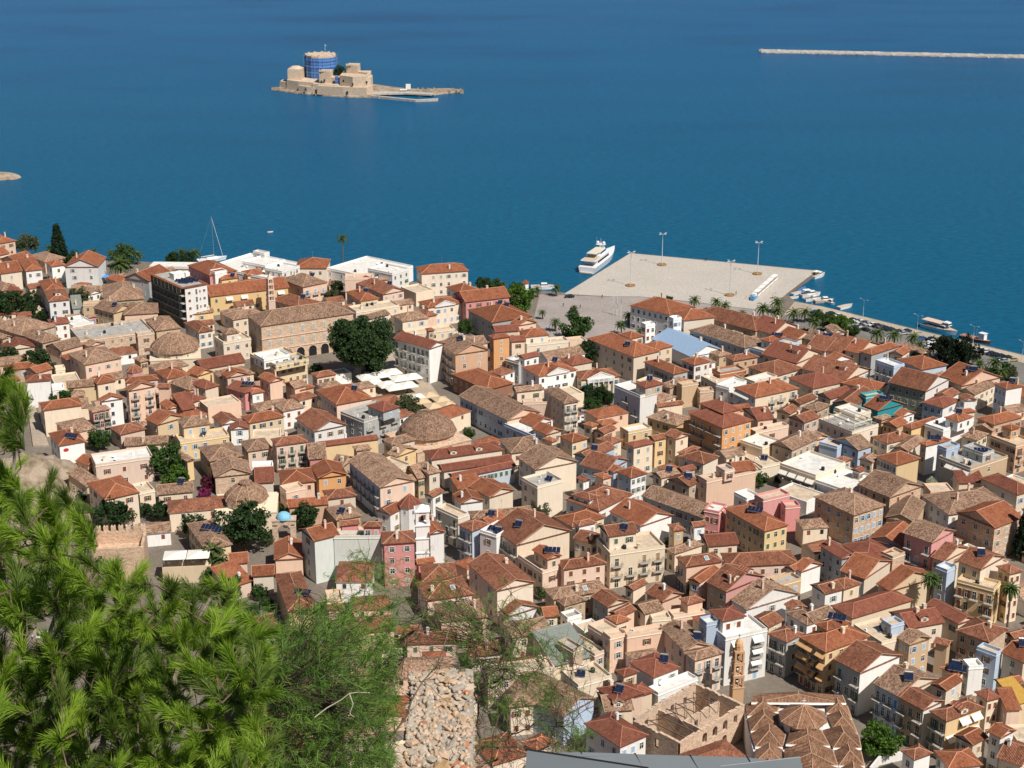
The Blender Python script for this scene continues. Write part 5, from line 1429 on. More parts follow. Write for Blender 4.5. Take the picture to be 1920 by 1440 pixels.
palm(1747, 1085, 19, 'tall fan palm with slightly leaning trunk before the cream gable wall', hgt=12, grp_='tall palms at the lower right', nf=60)
palm(1897, 1105, 17, 'tall fan palm beside the yellow apartment house near the right edge', hgt=12, grp_='tall palms at the lower right', nf=60)
# ------------------------------------------------------------------ landmark buildings
def px_house(name, L, F, Rr, H, label, cat):
    c, ang, w_, d_, err = rect_from_px(L, F, Rr, GZ + H); root = empty(name, (c[0], c[1], GZ), ang); tag(root, label, cat); return root, w_, d_, c, ang
def t1(x, y): return (x / 4.8, 400 + y / 4.8)
# hotel with rows of balconies
H = 17.2; root, w_, d_, hc, ha = px_house('hotel', t1(1330, 560), t1(1632, 680), t1(1880, 645), H, 'tall white hotel with four rows of dark balconies and rooftop solar panels', 'hotel')
b = MB(); b.box(-w_/2 + 1.6, w_/2, -d_/2, d_/2, 0, H, 0); b.build('wall', WM['W'], root)
b = MB(); b.box(-w_/2 - .3, -w_/2 + 1.2, -d_/2 - .3, d_/2 + .3, H + .02, H + .35); b.box(-w_/2 + 1.2, w_/2 + .3, -d_/2 - .5, -d_/2 + 1, H + .02, H + .35); b.box(w_/2 - 1, w_/2 + .3, -d_/2 + 1, d_/2, H + .02, H + .35); b.build('tile_rim', RM['n'], root)
b = MB(); b.box(-w_/2 + 1.3, w_/2 - 1.1, -d_/2 + 1.1, d_/2 - .2, H - .1, H + .06); b.build('roof', FM['fg'], root)
nb = 8
for k in range(1, 5):
    z = H - 3.3 * k
    b = MB(); b.box(-w_/2, -w_/2 + 1.62, -d_/2, d_/2, z - .2, z); b.build('balcony_floor', concrete, root)
    for i in range(nb):
        y = -d_/2 + d_ * (i + .5) / nb
        g = MB(); g.box(-w_/2 + 1.5, -w_/2 + 1.57, y - d_/nb * .44, y + d_/nb * .44, z + .02, z + 3.0); g.build('glass_door', glass, root)
        f = MB(); f.box(-w_/2, -w_/2 + 1.62, y + d_/nb/2 - .06, y + d_/nb/2, z, z + 3.08); f.build('partition', WM['V'], root)
    g = MB()
    g.box(-w_/2 + .02, -w_/2 + .07, -d_/2, d_/2, z + .95, z + 1.0)
    for i in range(60): y = -d_/2 + d_ * (i + .5) / 60; g.box(-w_/2 + .03, -w_/2 + .06, y, y + .03, z, z + .95)
    g.build('railing', iron, root)
b = MB(); b.box(-w_/2 + .1, -w_/2 + 1.6, -d_/2, d_/2, 0, H - 13.4); b.build('ground_floor', iron, root)
for (x, z, a, h2) in [(.18, 0, 1.1, 1.1), (.5, 0, .8, 2.2), (.66, 0, .6, 1.1), (.85, 0, 1, 1.1)]:
    for k in range(4): inst('window', window_mesh(a, h2, 'R', 'c' if x < .4 else 'n'), root, (-w_/2 + 1.6 + (w_ - 1.6) * x, -d_/2, H - 3 - 3.3 * k + (0 if h2 < 2 else -.5)), 0)
for i in range(6): inst('solar_panel', array_mesh(), root, (-w_*.1 + i % 3 * w_ * .2, -d_*.25 + (i // 3) * 3, H + .05), -ha - .2)
b = MB(); b.box(-2, 3, 0, 4, H, H + 2.6); b.box(4, 6, 1, 3.4, H, H + 2); b.build('lift_house', WM['W'], root)

# stone museum
def t2(x, y): return (380 + x / 4.8, 400 + y / 4.8)
H = 15.0; root, w_, d_, mcn, ma_ = px_house('museum', t2(345, 925), t2(520, 1018), t2(1380, 905), H, 'long three-storey stone museum with tiled hipped roof and ground arches behind the big tree', 'museum')
zf = volume(root, 0, 0, w_, d_, 0, H, 'h', 'SS', 'o', .42)
for k in range(2):
    for i in range(8): inst('window', window_mesh(1.1, 2.0, 'E', 'c'), root, (-w_/2 + .35 + (w_ - .7) * (i + .7) / 8.4, -d_/2 + .35, H - 4.0 - k * 4.6), 0)
    for i in range(3): inst('window', window_mesh(1.1, 2.0, 'E', 'c'), root, (-w_/2 + .35, -d_/2 + d_ * (i + .5) / 3, H - 4.0 - k * 4.6), -math.pi / 2)
for k in range(2): b = MB(); b.box(-w_/2 + .2, w_/2 - .2, -d_/2 + .18, -d_/2 + .36, H - 5.6 - k * 4.7, H - 5.35 - k * 4.7); b.build('string_course', WM['P'], root)
for i in range(6):
    x = -w_/2 + w_ * (.28 + .13 * i); b = MB(); n = 10; r_ = 1.6
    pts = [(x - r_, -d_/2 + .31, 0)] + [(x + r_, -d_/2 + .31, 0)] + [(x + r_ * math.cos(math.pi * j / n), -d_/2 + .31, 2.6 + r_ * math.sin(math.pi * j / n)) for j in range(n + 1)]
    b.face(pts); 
    for j in range(n):
        a0, a1 = math.pi * j / n, math.pi * (j + 1) / n
        b.face([(x + rr * math.cos(a), -d_/2 + .26, 2.6 + rr * math.sin(a)) for rr, a in ((r_, a0), (r_ + .35, a0), (r_ + .35, a1), (r_, a1))], 1)
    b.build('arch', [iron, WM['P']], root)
HOUSES.append(dict(root=root, c=mcn, a=ma_, w=w_, d=d_, z1=GZ + H, plus=True))

def polydome(name, cx, cy, rpx, Hd, Hr, n, label, cat, rc='o', wallk='C', base=None, oculus=False, win=True, ph=0.0):
    q = P(cx, cy, GZ + Hd); r = rpx / ppm(q); t = empty(name, (q.x, q.y, GZ), 0); tag(t, label, cat)
    d = MB(); d.lathe([(r * .93, 0), (r * .93, Hd)], n, 0, ph=ph); d.lathe([(r * .97, Hd - .35), (r * 1.0, Hd - .1)], n, 0, ph=ph); d.build('wall', WM[wallk], t)
    b = MB(); pr = [(r * 1.02, Hd - .1)] + [(r * 1.0 * math.cos(a), Hd + Hr * (.55 * math.sin(a) + .45 * (1 - math.cos(a)))) for a in np.linspace(0.05, math.pi / 2 * .93, 6)] + [(0, Hd + Hr)]
    if n <= 8 and not oculus: pr = [(r * 1.02, Hd - .1), (0, Hd + Hr)]
    b.lathe(pr, n, 0, ph=ph); b.build('roof', RM[rc], t)
    cpm = MB()
    for i in range(n):
        a = ph + 2 * math.pi * i / n
        for (r0, z0), (r1, z1) in zip(pr[:-1], pr[1:]): cpm.tube((r0 * math.cos(a), r0 * math.sin(a), z0 + .03), (r1 * math.cos(a), r1 * math.sin(a), z1 + .03), .12, n=4)
    if n <= 12: cpm.build('ridge_cap', CAPM[rc], t)
    if oculus: b = MB(); b.lathe([(r * .3, Hd + Hr * .86), (r * .3, Hd + Hr * 1.0), (0, Hd + Hr * 1.12)], 14, 0); b.build('lantern', RM[rc], t)
    if win:
        for i in range(n):
            a = ph + 2 * math.pi * (i + .5) / n; rr = r * .93 * math.cos(math.pi / n)
            if math.sin(a) < .3 and (n < 13 or i % 2 == 0): inst('window', window_mesh(.6, 1.3, 'E', 'n'), t, (rr * math.cos(a), rr * math.sin(a), Hd - 2.2), a + math.pi / 2)
    if base:
        w2, d2, h2, a2 = base; b = MB(); ca, sa = math.cos(a2), math.sin(a2)
        pts = [(u * ca - v * sa, u * sa + v * ca) for u, v in ((-w2, -d2), (w2, -d2), (w2, d2), (-w2, d2))]; b.prism(pts, 0, h2, 0); b.prism([(x * 1.02, y * 1.02) for x, y in pts], h2, h2 + .25, 0); b.build('base_wall', WM[wallk], t)
    return t
polydome('domed_hall', 328, 650, 46, 6.5, 6.0, 12, 'wide low dome of old tiles on a pale drum beside the flat stone hall', 'domed hall', 'o', 'C', (9.5, 9, 4.0, .2))
polydome('mosque', 802, 806, 54, 6.0, 7.4, 16, 'big old tiled dome of the former mosque behind the tan parasols', 'mosque', 'o', 'S', (10.5, 10.5, 3.4, .6))
polydome('small_domed_church', 462, 930, 42, 8.5, 4.6, 10, 'small stepped tiled dome on pale stone walls beside the bougainvillea', 'domed church', 'o', 'C', (9, 7.5, 6.0, .1), True)
polydome('kiosk', 252, 694, 16, 6.5, 2.6, 8, 'crimson octagonal kiosk with pointed tiled roof near the pale shuttered house', 'kiosk', 'm', 'K', win=False)
ap = polydome('church_apse', 768, 944, 24, 8, 3.2, 8, 'red-tiled octagonal roof of the white church beside its bell tower', 'church', 'd', 'W')
# stone block in front of small dome has crumbly merlons; blue dome gate
q = P(534, 1010, GZ + .5); t = empty('dome_gate', (q.x, q.y, GZ), .1); tag(t, 'stone gateway arch topped by a bright light-blue dome', 'gate')
b = MB()
for s in (-1, 1): b.box(s * 2.6 - .8, s * 2.6 + .8, -1.6, 1.6, 0, 5.0)
b.box(-3.4, 3.4, -1.6, 1.6, 5.6, 6.8); b.box(-3.6, 3.6, -1.8, 1.8, 6.8, 7.1)
for j in range(8):
    a0, a1 = math.pi * j / 8, math.pi * (j + 1) / 8; r_ = 1.8
    b.face([(r_ * math.cos(a0), -1.6, 3.8 + r_ * math.sin(a0)), (2.0 * (1 if a0 < 1.57 else -1), -1.6, 5.6), (2.0 * (1 if a1 < 1.57 else -1), -1.6, 5.6), (r_ * math.cos(a1), -1.6, 3.8 + r_ * math.sin(a1))][::-1])
b.build('arch', WM['S'], t); b = MB(); b.lathe([(2.2 * math.cos(a), 7.1 + 2.0 * math.sin(a)) for a in np.linspace(0, math.pi / 2 * .98, 7)], 16, 0, smooth=True); b.build('dome', plain('light_blue_paint', (.20, .46, .62), .6), t)

def belfry(px, py, Ht, wd, label, mat, domed, rz):
    q = P(px, py, GZ + Ht); t = empty('bell_tower', (q.x, q.y, GZ), rz); tag(t, label, 'bell tower', 'slender open bell towers')
    base = Ht * .35; b = MB(); b.box(-wd/2, wd/2, -wd/2, wd/2, 0, base); b.build('base', mat, t); z = base; n = 3 if domed else 4; th = (Ht - base) * .82 / n
    for k in range(n):
        s = wd * (1 - .07 * k) / 2; b = MB(); b.box(-s - .12, s + .12, -s - .12, s + .12, z, z + .25)
        for sx_ in (-1, 1):
            for sy_ in (-1, 1): b.box(sx_ * s * .8 - .22, sx_ * s * .8 + .22, sy_ * s * .8 - .22, sy_ * s * .8 + .22, z + .25, z + th - .5)
        for a in range(4):
            ca, sa = math.cos(a * math.pi / 2), math.sin(a * math.pi / 2); b.tube((0 * ca + s * .8 * sa, -s * .8 * ca, z + .25), (s * .8 * sa, -s * .8 * ca, z + th - .5), .12, n=5)
        b.box(-s, s, -s, s, z + th - .5, z + th); b.build('tier', mat, t)
        g = MB(); g.lathe([(.45, z + th - 1.5), (.34, z + th - 1.2), (.25, z + th - .8), (0, z + th - .7)], 8, 0); g.build('bell', iron, t); z += th
    b = MB()
    if domed: b.lathe([(wd * .36, z), (wd * .36, z + 1.1), (wd * .4, z + 1.15), (wd * .36, z + 1.9), (wd * .2, z + 2.6), (.08, z + 3.0), (0, z + 3.0)], 8)
    else: b.lathe([(wd * .45, z), (.05, z + 1.9), (0, z + 1.9)], 4, ph=math.pi / 4)
    b.build('cap', mat, t); zt = z + (3.0 if domed else 1.9); b = MB(); b.box(-.04, .04, -.04, .04, zt, zt + 1.2); b.box(-.35, .35, -.04, .04, zt + .65, zt + .75); b.build('cross', iron, t)
    return t
brick = wall_mat('ochre_stone', (.60, .38, .23), .3)
belfry(505, 512, 18.5, 3.0, 'slim cream open-arched bell tower left of the museum roof', WM['P'], False, .5)
belfry(1386, 1203, 18.0, 2.7, 'slender ochre bell tower with tiers of open arches before the white awning block', brick, True, .15)
# white church bell tower
q = P(791, 952, GZ + 17); t = empty('bell_tower', (q.x, q.y, GZ), .12); tag(t, 'square white and blue church bell tower with one arched opening', 'bell tower', 'church bell towers')
b = MB(); b.box(-1.9, 1.9, -1.9, 1.9, 0, 12.2, 0)
for z in (3.8, 8.2, 12.2, 16.4): b.box(-2.15, 2.15, -2.15, 2.15, z, z + .35, 0)
for sx_ in (-1, 1):
    for sy_ in (-1, 1): b.box(sx_ * 1.5 - .4, sx_ * 1.5 + .4, sy_ * 1.5 - .4, sy_ * 1.5 + .4, 12.5, 16.4, 0)
b.box(-1.8, 1.8, -1.8, 1.8, 15.6, 16.4); b.prism([(-1.9, -1.9), (1.9, -1.9), (1.9, 1.9), (-1.9, 1.9)], 16.75, 18.0, 0, .15); b.build('shaft', WM['W'], t)
g = MB(); g.lathe([(.6, 13.2), (.42, 13.8), (.3, 14.5), (0, 14.6)], 8); g.build('bell', iron, t)
# crenellated stone tower
q = P(232, 1012, GZ + 11); t = empty('stone_tower', (q.x - 1.5, q.y + 1, GZ), .12); tag(t, 'ruined stone tower with swallow-tail battlements half hidden by pine', 'tower')
b = MB(); w2 = 7.0; b.box(-w2, w2, -4.5, -3.7, 0, 10); b.box(-w2, -w2 + .8, -3.7, 5, 0, 11.2); b.box(-w2 + .8, w2, 4.2, 5, 0, 11.2); b.box(w2 - .8, w2, -3.7, 4.2, 0, 10.6); b.box(-w2 + .8, w2 - .8, -3.7, 4.2, 0, 7.5); b.build('wall', WM['S'], t)
for i in range(7): b = MB(); x = -w2 + .9 + i * 2.05; b.box(x - .65, x + .65, 4.25, 4.95, 11.2, 12.6); b.prism([(x - .65, 4.25), (x - .1, 4.25), (x - .1, 4.95), (x - .65, 4.95)], 12.6, 13.0, 0, .6); b.prism([(x + .1, 4.25), (x + .65, 4.25), (x + .65, 4.95), (x + .1, 4.95)], 12.6, 13.0, 0, .6); b.build('merlon', WM['S'], t)
for i in range(4): b = MB(); y = -3 + i * 2.1; b.box(-w2 + .05, -w2 + .75, y - .65, y + .65, 11.2, 12.7); b.build('merlon', WM['S'], t)
# yellow terrace with twin white canopies
q = P(350, 1040, GZ + 7); t = empty('terrace_canopy', (q.x, q.y, GZ), .1); tag(t, 'yellow-orange terrace under two big white square canopies', 'canopy')
for s in (-1, 1): b = MB(); b.prism([(s * 3.2 - 3.1, -3), (s * 3.2 + 3.1, -3), (s * 3.2 + 3.1, 3), (s * 3.2 - 3.1, 3)], 7.0, 7.7, 0, .12); b.build('canopy', canvas_w, t)
b = MB()
for x in (-6.2, 0, 6.2):
    for y in (-2.9, 2.9): b.tube((x, y, 4), (x, y, 7.1), .1)
b.build('post', iron, t); b = MB(); b.box(-6.5, 6.5, -3.4, 3.2, 0, 4.0); b.box(-6.5, 6.5, -3.4, -3.2, 4, 5.0); b.build('wall', WM['Y'], t)
for i in range(4): b = MB(); x = -5 + i * 3.3; b.lathe([(.6, 4.75), (.6, 4.8), (0, 4.8)], 10, c=(x, 0)); b.tube((x, 0, 4), (x, 0, 4.75), .06); b.build('table', white, t)
# pediments: two town-hall style fronts
def pediment(L, F, Rr, H, wd_, label, pillars=0):
    c, ang, w_, d_, err = rect_from_px(L, F, Rr, GZ + H); ca, sa = math.cos(ang), math.sin(ang)
    for h in HOUSES:
        if not h.get('plus') and h['root'] and abs(h['c'][0] - c[0]) < 1 and abs(h['c'][1] - c[1]) < 1: root = h['root']
    b = MB(); y = -d_/2 + .2; z = H + .05; b.box(-wd_, wd_, y - .3, y + .3, z - .4, z, 0); b.face([(-wd_, y - .25, z), (wd_, y - .25, z), (0, y - .25, z + wd_ * .42)]); 
    for s in (-1, 1): b.tube((s * (wd_ + .2), y - .3, z), (0, y - .3, z + wd_ * .42 + .1), .17, n=4)
    b.build('pediment', WM['W'], root)
    r = MB(); r.face([(-wd_ - .2, y - .3, z + .05), (0, y - .3, z + wd_ * .42 + .08), (0, y + 5, z + wd_ * .42 + .08), (-wd_ - .2, y + 5, z + .05)][::-1]); r.face([(wd_ + .2, y - .3, z + .05), (0, y - .3, z + wd_ * .42 + .08), (0, y + 5, z + wd_ * .42 + .08), (wd_ + .2, y + 5, z + .05)]); r.build('pediment_roof', RM['n'], root)
    if pillars:
        tc = bpy.data.curves.new('sign_lettering', 'FONT'); tc.body = '\u0394\u0397\u039c\u0391\u03a1\u03a7\u0395\u0399\u039f'; tc.size = 1.15; tc.align_x = 'CENTER'; tc.extrude = .03
        to = bpy.data.objects.new('sign_lettering', tc); me = bpy.data.meshes.new_from_object(to); me.materials.clear(); me.materials.append(plain('grey_letters', (.25, .25, .26)))
        bpy.data.objects.remove(to); sb = MB(); sb.box(-wd_, wd_, y - .55, y - .2, z - 1.5, z - .05); sn = sb.build('sign', WM['W'], root); inst('lettering', me, sn, (0, y - .58, z - 1.2), rot=(math.pi / 2, 0, 0))
    for i in range(pillars): p = MB(); x = -wd_ + .4 + (2 * wd_ - .8) * i / (pillars - 1); p.tube((x, y - .5, 0), (x, y - .5, H - .4), .28, .24, 10); p.build('column', WM['W'], root)
def t3(x, y): return (760 + x / 4.8, 400 + y / 4.8)
pediment(t3(1030, 1385), t3(1200, 1470), t3(1560, 1410), 3 * 3.15 + .7, 4.6, '')
pediment(t3(1560, 1425), t3(1578, 1500), t3(1925, 1450), 2.3 * 3.15 + .7, 5.2, '', 6)
pediment(t3(85, 800), t3(200, 850), t3(530, 810), 2.5 * 3.15 + .7, 4.6, '')
# red emblem on the white house
for h in HOUSES:
    if h.get('opts', {}).get('sign') and h['root']:
        b = MB(); n = 14; b.face([(.9 * math.cos(2 * math.pi * i / n), 0, .62 * math.sin(2 * math.pi * i / n)) for i in range(n)]); 
        b.build('red_emblem', plain('red_paint', (.5, .03, .04), .5), h['root'], (-h['w'] / 2 + 2.4, -h['d'] / 2 + OV - .04, h['H'] - 2))
    if h.get('opts', {}).get('rail') and h['root']:
        b = MB(); w3, d3, z = h['w'] / 2, h['d'] / 2, h['H']
        for a, c_ in (((-w3, -d3), (w3, -d3)), ((w3, -d3), (w3, d3)), ((w3, d3), (-w3, d3)), ((-w3, d3), (-w3, -d3))):
            b.tube((*a, z + .8), (*c_, z + .8), .04, n=4)
            for i in range(14): s = i / 14; b.tube((a[0] + (c_[0] - a[0]) * s, a[1] + (c_[1] - a[1]) * s, z), (a[0] + (c_[0] - a[0]) * s, a[1] + (c_[1] - a[1]) * s, z + .8), .03, n=3)
        b.build('railing', iron, h['root'])
        b = MB()
        for i in range(4): b.box(-w3 + 2 + i * 2.6, -w3 + 2.25 + i * 2.6, -d3 + 1, d3 - 2, z + 1.9, z + 2.15)
        b.box(-w3 + 1.6, -w3 + 10.4, -d3 + 1, -d3 + 1.25, z + 1.7, z + 1.9)
        for x in (-w3 + 1.9, -w3 + 10): b.box(x, x + .2, -d3 + 1, -d3 + 1.2, z - .7, z + 1.7)
        b.build('pergola', cream_trim, h['root'])
# roofless ruin
def t17(x, y): return (1190 + x / 5.486, 1180 + y / 5.486)
H = 8.6; root, w_, d_, c_, a_ = px_house('ruined_house', t17(0, 915), t17(470, 1185), t17(1095, 765), H, 'roofless stone ruin with arched window holes and bare timber trusses', 'ruin')
def wall_holes(name, x0, x1, z0, z1, holes, th, place):
    """wall in x,z plane with rectangular/arched holes as real openings; place maps (x,y,z)->local"""
    b = MB(); xs = sorted(set([x0, x1] + [q for h in holes for q in (h[0], h[1])])); zs = sorted(set([z0, z1] + [q for h in holes for q in (h[2], h[3])]))
    inh = lambda x, z: any(h[0] < x < h[1] and h[2] < z < h[3] for h in holes)
    for i in range(len(xs) - 1):
        for j in range(len(zs) - 1):
            if inh((xs[i] + xs[i+1]) / 2, (zs[j] + zs[j+1]) / 2): continue
            for y, fl in ((0, 1), (th, -1)):
                p = [(xs[i], y, zs[j]), (xs[i+1], y, zs[j]), (xs[i+1], y, zs[j+1]), (xs[i], y, zs[j+1])]; b.face([place(*q) for q in p][::fl])
    for h in holes:
        for (p, q) in (((h[0], h[2]), (h[1], h[2])), ((h[1], h[2]), (h[1], h[3])), ((h[1], h[3]), (h[0], h[3])), ((h[0], h[3]), (h[0], h[2]))):
            b.face([place(p[0], 0, p[1]), place(q[0], 0, q[1]), place(q[0], th, q[1]), place(p[0], th, p[1])])
        if len(h) > 4:   # arch corners
            r = (h[1] - h[0]) / 2; cx = (h[0] + h[1]) / 2; zc = h[3] - r
            for s in (-1, 1):
                for k in range(4):
                    a0, a1 = math.pi / 2 * k / 4, math.pi / 2 * (k + 1) / 4
                    p = [(cx + s * r * math.cos(a0), zc + r * math.sin(a0)), (cx + s * r * math.cos(a1), zc + r * math.sin(a1)), (cx + s * r, h[3])]
                    b.face([place(q[0], .02, q[1]) for q in p])
    r_ = random.Random(5); n = int((x1 - x0) / .9)
    for i in range(n):
        x = x0 + (x1 - x0) * i / n; hh = r_.uniform(.05, .5); pp = [(x, z1 - .02), (x + (x1 - x0) / n, z1 + hh)]
        for (xa, xb) in ((x, x + (x1 - x0) / n),):
            p = [place(xa, 0, z1 - .05), place(xb, 0, z1 - .05), place(xb, th, z1 - .05), place(xa, th, z1 - .05)]; q = [(a[0], a[1], a[2] + hh) for a in p]
            for m in range(4): b.face([p[m], p[(m + 1) % 4], q[(m + 1) % 4], q[m]])
            b.face(q)
    return b.build(name, WM['S'], root)
W2, D2 = w_/2, d_/2
wall_holes('wall', -W2, W2, 0, H, [(-W2 + W2 * .75 + i * W2 * .32 - .85, -W2 + W2 * .75 + i * W2 * .32 + .85, z, z + 2.7, 1) for i in range(3) for z in (1.2, 5.0)] + [(W2 * .72 - .7, W2 * .72 + .7, 5.2, 7.4), (W2 * .3, W2 * .3 + .8, .1, 1.0)], .7, lambda x, y, z: (x, -D2 + y, z))
wall_holes('wall', -W2 + .7, W2 - .7, 0, H + .3, [(-W2 * .6 + i * W2 * .4 - .6, -W2 * .6 + i * W2 * .4 + .6, 5, 7) for i in range(4)], .7, lambda x, y, z: (x, D2 - .7 + y, z))
wall_holes('wall', -D2 + .7, D2 - .7, 0, H, [(-1, .2, 4.8, 7.0)], .7, lambda x, y, z: (-W2 + y, x, z)); wall_holes('wall', -D2 + .7, D2 - .7, 0, H, [(1, 2.2, 5, 7)], .7, lambda x, y, z: (W2 - .7 + y, x, z))
wall_holes('wall', -D2 + .7, D2 - .7, 0, H - .8, [], .5, lambda x, y, z: (-W2 * .25 + y, x, z)); wall_holes('wall', -W2 * .2, W2 - .8, 0, H - 1.4, [(1.5, 2.8, 4, 6)], .5, lambda x, y, z: (x, -D2 * .1 + y, z))
timber = plain('bare_timber', (.16, .11, .08), .9)
for i in range(7):
    x = -W2 + 1.6 + i * (2 * W2 - 3.2) / 6
    b = MB(); b.tube((x, -D2 * (.9 if x < -W2 * .25 else 0), H - 1.6), (x, D2 * .9, H - 1.6), .13, n=4); b.tube((x, -D2 * .4, H - 1.6), (x + .8, D2 * .3, H + .1), .11, n=4); b.tube((x + .8, D2 * .3, H + .1), (x, D2 * .8, H - 1.6), .1, n=4); b.build('truss', timber, root)
b = MB(); b.box(-W2 + .7, W2 - .7, -D2 + .7, D2 - .7, 0, .5); b.build('rubble_floor', rock, root)
# multi-roofed church, lower right
q = P(1500, 1372, GZ + 8); root = empty('church', (q.x, q.y, GZ), -.02); tag(root, 'long church of many small brown-tiled hipped roofs with white ridges and octagonal dome', 'church')
sc = ppm(q); 
def cu(px, py, z=8): p = P(px, py, GZ + z); return p.x - q.x, p.y - q.y
b = MB(); x0, y0 = cu(1398, 1440); x1, y1 = cu(1604, 1312); b.box(x0 + 3.0, x1 - 3.0, y0 - 16, y1 - .5, 0, 6.9); b.build('wall', WM['W'], root)
tiles = tile_mat('church_tiles', (.30, .155, .095), (.20, .10, .06), (.40, .24, .15), .1, 1.1)
def bay(cx, cy, w2, d2, z, h):
    r = MB(); c = [(-w2, -d2), (w2, -d2), (w2, d2), (-w2, d2)]
    A, B = ((-w2 + d2, 0), (w2 - d2, 0)) if w2 > d2 else ((0, -d2 + w2), (0, d2 - w2))
    order = [(0, 1, (B, A)), (1, 2, (B,)), (2, 3, (A, B)), (3, 0, (A,))] if w2 > d2 else [(0, 1, (A,)), (1, 2, (B, A)), (2, 3, (B,)), (3, 0, (A, B))]
    for i, j, tp in order:
        pts = [(*c[i], z), (*c[j], z)] + [(*p, z + h) for p in tp]; L_ = math.dist(c[i], c[j]); 
        uv = [(0, 0), (L_, 0)] + ([(L_ - d2, d2), (d2, d2)] if len(tp) == 2 else [(L_ / 2, d2)])
        r.face(pts, 0, uv)
    rr = r.build('roof', tiles, root, (cx, cy, 0)); m = MB()
    for i in range(4): m.tube((*c[i], z + .05), (*c[(i + 1) % 4], z + .05), .22, n=5)
    for p, lst in ((A, (0, 3) if w2 > d2 else (0, 1)), (B, (1, 2) if w2 > d2 else (2, 3))):
        for i in lst: m.tube((*c[i], z + .05), (*p, z + h + .05), .11, n=4)
    m.build('ridge_mortar', WM['C'], rr)
def bayq(TL, TR, BR, BL, z=7.4, h=1.9, end=.45):
    A_, B_, C_, D_ = [Vector((*cu(1190 + x / 2.822, 1280 + y / 2.822, z), z)) for x, y in (TL, TR, BR, BL)]
    r0 = (A_ + B_) / 2 + Vector((0, 0, h)); fm = (C_ + D_) / 2; r1 = (A_ + B_) / 2 * (1 - end) + fm * end + Vector((0, 0, h)); m = MB()
    W_ = (C_ - D_).length; L_ = (A_ - D_).length
    m.face([A_, D_, r1, r0], 0, [(0, 0), (L_, 0), (L_ * (1 - end), W_ / 2), (0, W_ / 2)]); m.face([C_, B_, r0, r1], 0, [(0, 0), (L_, 0), (L_, W_ / 2), (L_ * end, W_ / 2)])
    m.face([D_, C_, r1], 0, [(0, 0), (W_, 0), (W_ / 2, L_ * .6)]); m.face([B_, A_, r0], 0); rr = m.build('roof', tiles, root)
    m = MB(); m.tube(D_, C_, .26, n=5); m.tube(r0, r1, .12, n=4); m.tube(r1, D_, .1, n=4); m.tube(r1, C_, .1, n=4); m.tube(B_, C_, .16, n=4); m.build('ridge_mortar', CAPM['o'], rr)
    m = MB(); m.tube(D_ + Vector((0, 0, -.1)), C_ + Vector((0, 0, -.1)), .34, n=5); m.build('gutter_mortar', WM['W'], rr)
bayq((625, 62), (1090, 64), (1112, 108), (612, 110), 8.6, .9, .35)
for q_ in [((578, 118), (765, 112), (748, 158), (592, 184)), ((595, 192), (757, 166), (764, 234), (613, 264)), ((612, 272), (806, 240), (786, 345), (640, 345)), ((640, 362), (785, 355), (795, 430), (640, 430)),
           ((1004, 112), (1118, 120), (1146, 192), (1012, 160)), ((1010, 170), (1146, 198), (1180, 270), (1045, 240)), ((990, 250), (1184, 274), (1200, 346), (1052, 346)), ((1058, 360), (1200, 362), (1222, 440), (1084, 440)),
           ((640, 440), (790, 440), (800, 520), (640, 520)), ((1090, 452), (1225, 452), (1240, 530), (1100, 530))]: bayq(*q_)
bayq((822, 252), (985, 250), (1036, 336), (802, 330), 8.4, 2.0, .8); bayq((796, 352), (1050, 352), (1082, 440), (800, 436), 8.3, 2.3, .8); bayq((800, 450), (1085, 450), (1100, 540), (800, 540), 8.2, 2.3, .8)
od = MB(); xx, yy = cu(1505, 1345, 10); od.lathe([(4.6, 6), (4.6, 10.2)], 8, 0, (xx, yy), ph=.39); od.build('drum', WM['W'], root)
od = MB(); od.lathe([(5.6, 10.1), (0, 13.2)], 8, 0, (xx, yy), ph=.39); od.build('dome', tiles, root)
od = MB()
for i in range(8): a = .39 + i * math.pi / 4; od.tube((xx + 5.6 * math.cos(a), yy + 5.6 * math.sin(a), 10.15), (xx, yy, 13.25), .1, n=4)
od.build('ridge_cap', CAPM['o'], root)
for a in (-1.57, -2.35, -.78): inst('window', window_mesh(.5, 1.6, 'E', 'n'), root, (xx + 4.26 * math.cos(a), yy + 4.26 * math.sin(a), 8.2), a + math.pi / 2)
b = MB(); b.box(xx - .06, xx + .06, yy - .06, yy + .06, 13.2, 14.9); b.box(xx - .45, xx + .45, yy - .06, yy + .06, 14.2, 14.35); b.build('cross', white, root)
# low curved garden wall, bottom right
q0, q1_, q2_ = P(1632, 1440, 4), P(1648, 1420, 4), P(1692, 1410, 4)
t = empty('garden_wall', (q1_.x, q1_.y, GZ)); tag(t, 'low white garden wall curving below the round street tree', 'wall')
b = MB(); pts = [q0 - q1_, Vector((0, 0, 0)), (q1_ - q1_) + (q2_ - q1_)]
for p, s in zip(pts[:-1], pts[1:]):
    n_ = Vector((-(s - p).y, (s - p).x, 0)).normalized() * .2; b.prism([(p.x - n_.x, p.y - n_.y), (s.x - n_.x, s.y - n_.y), (s.x + n_.x, s.y + n_.y), (p.x + n_.x, p.y + n_.y)], 0, 2.2)
b.build('wall', WM['W'], t)

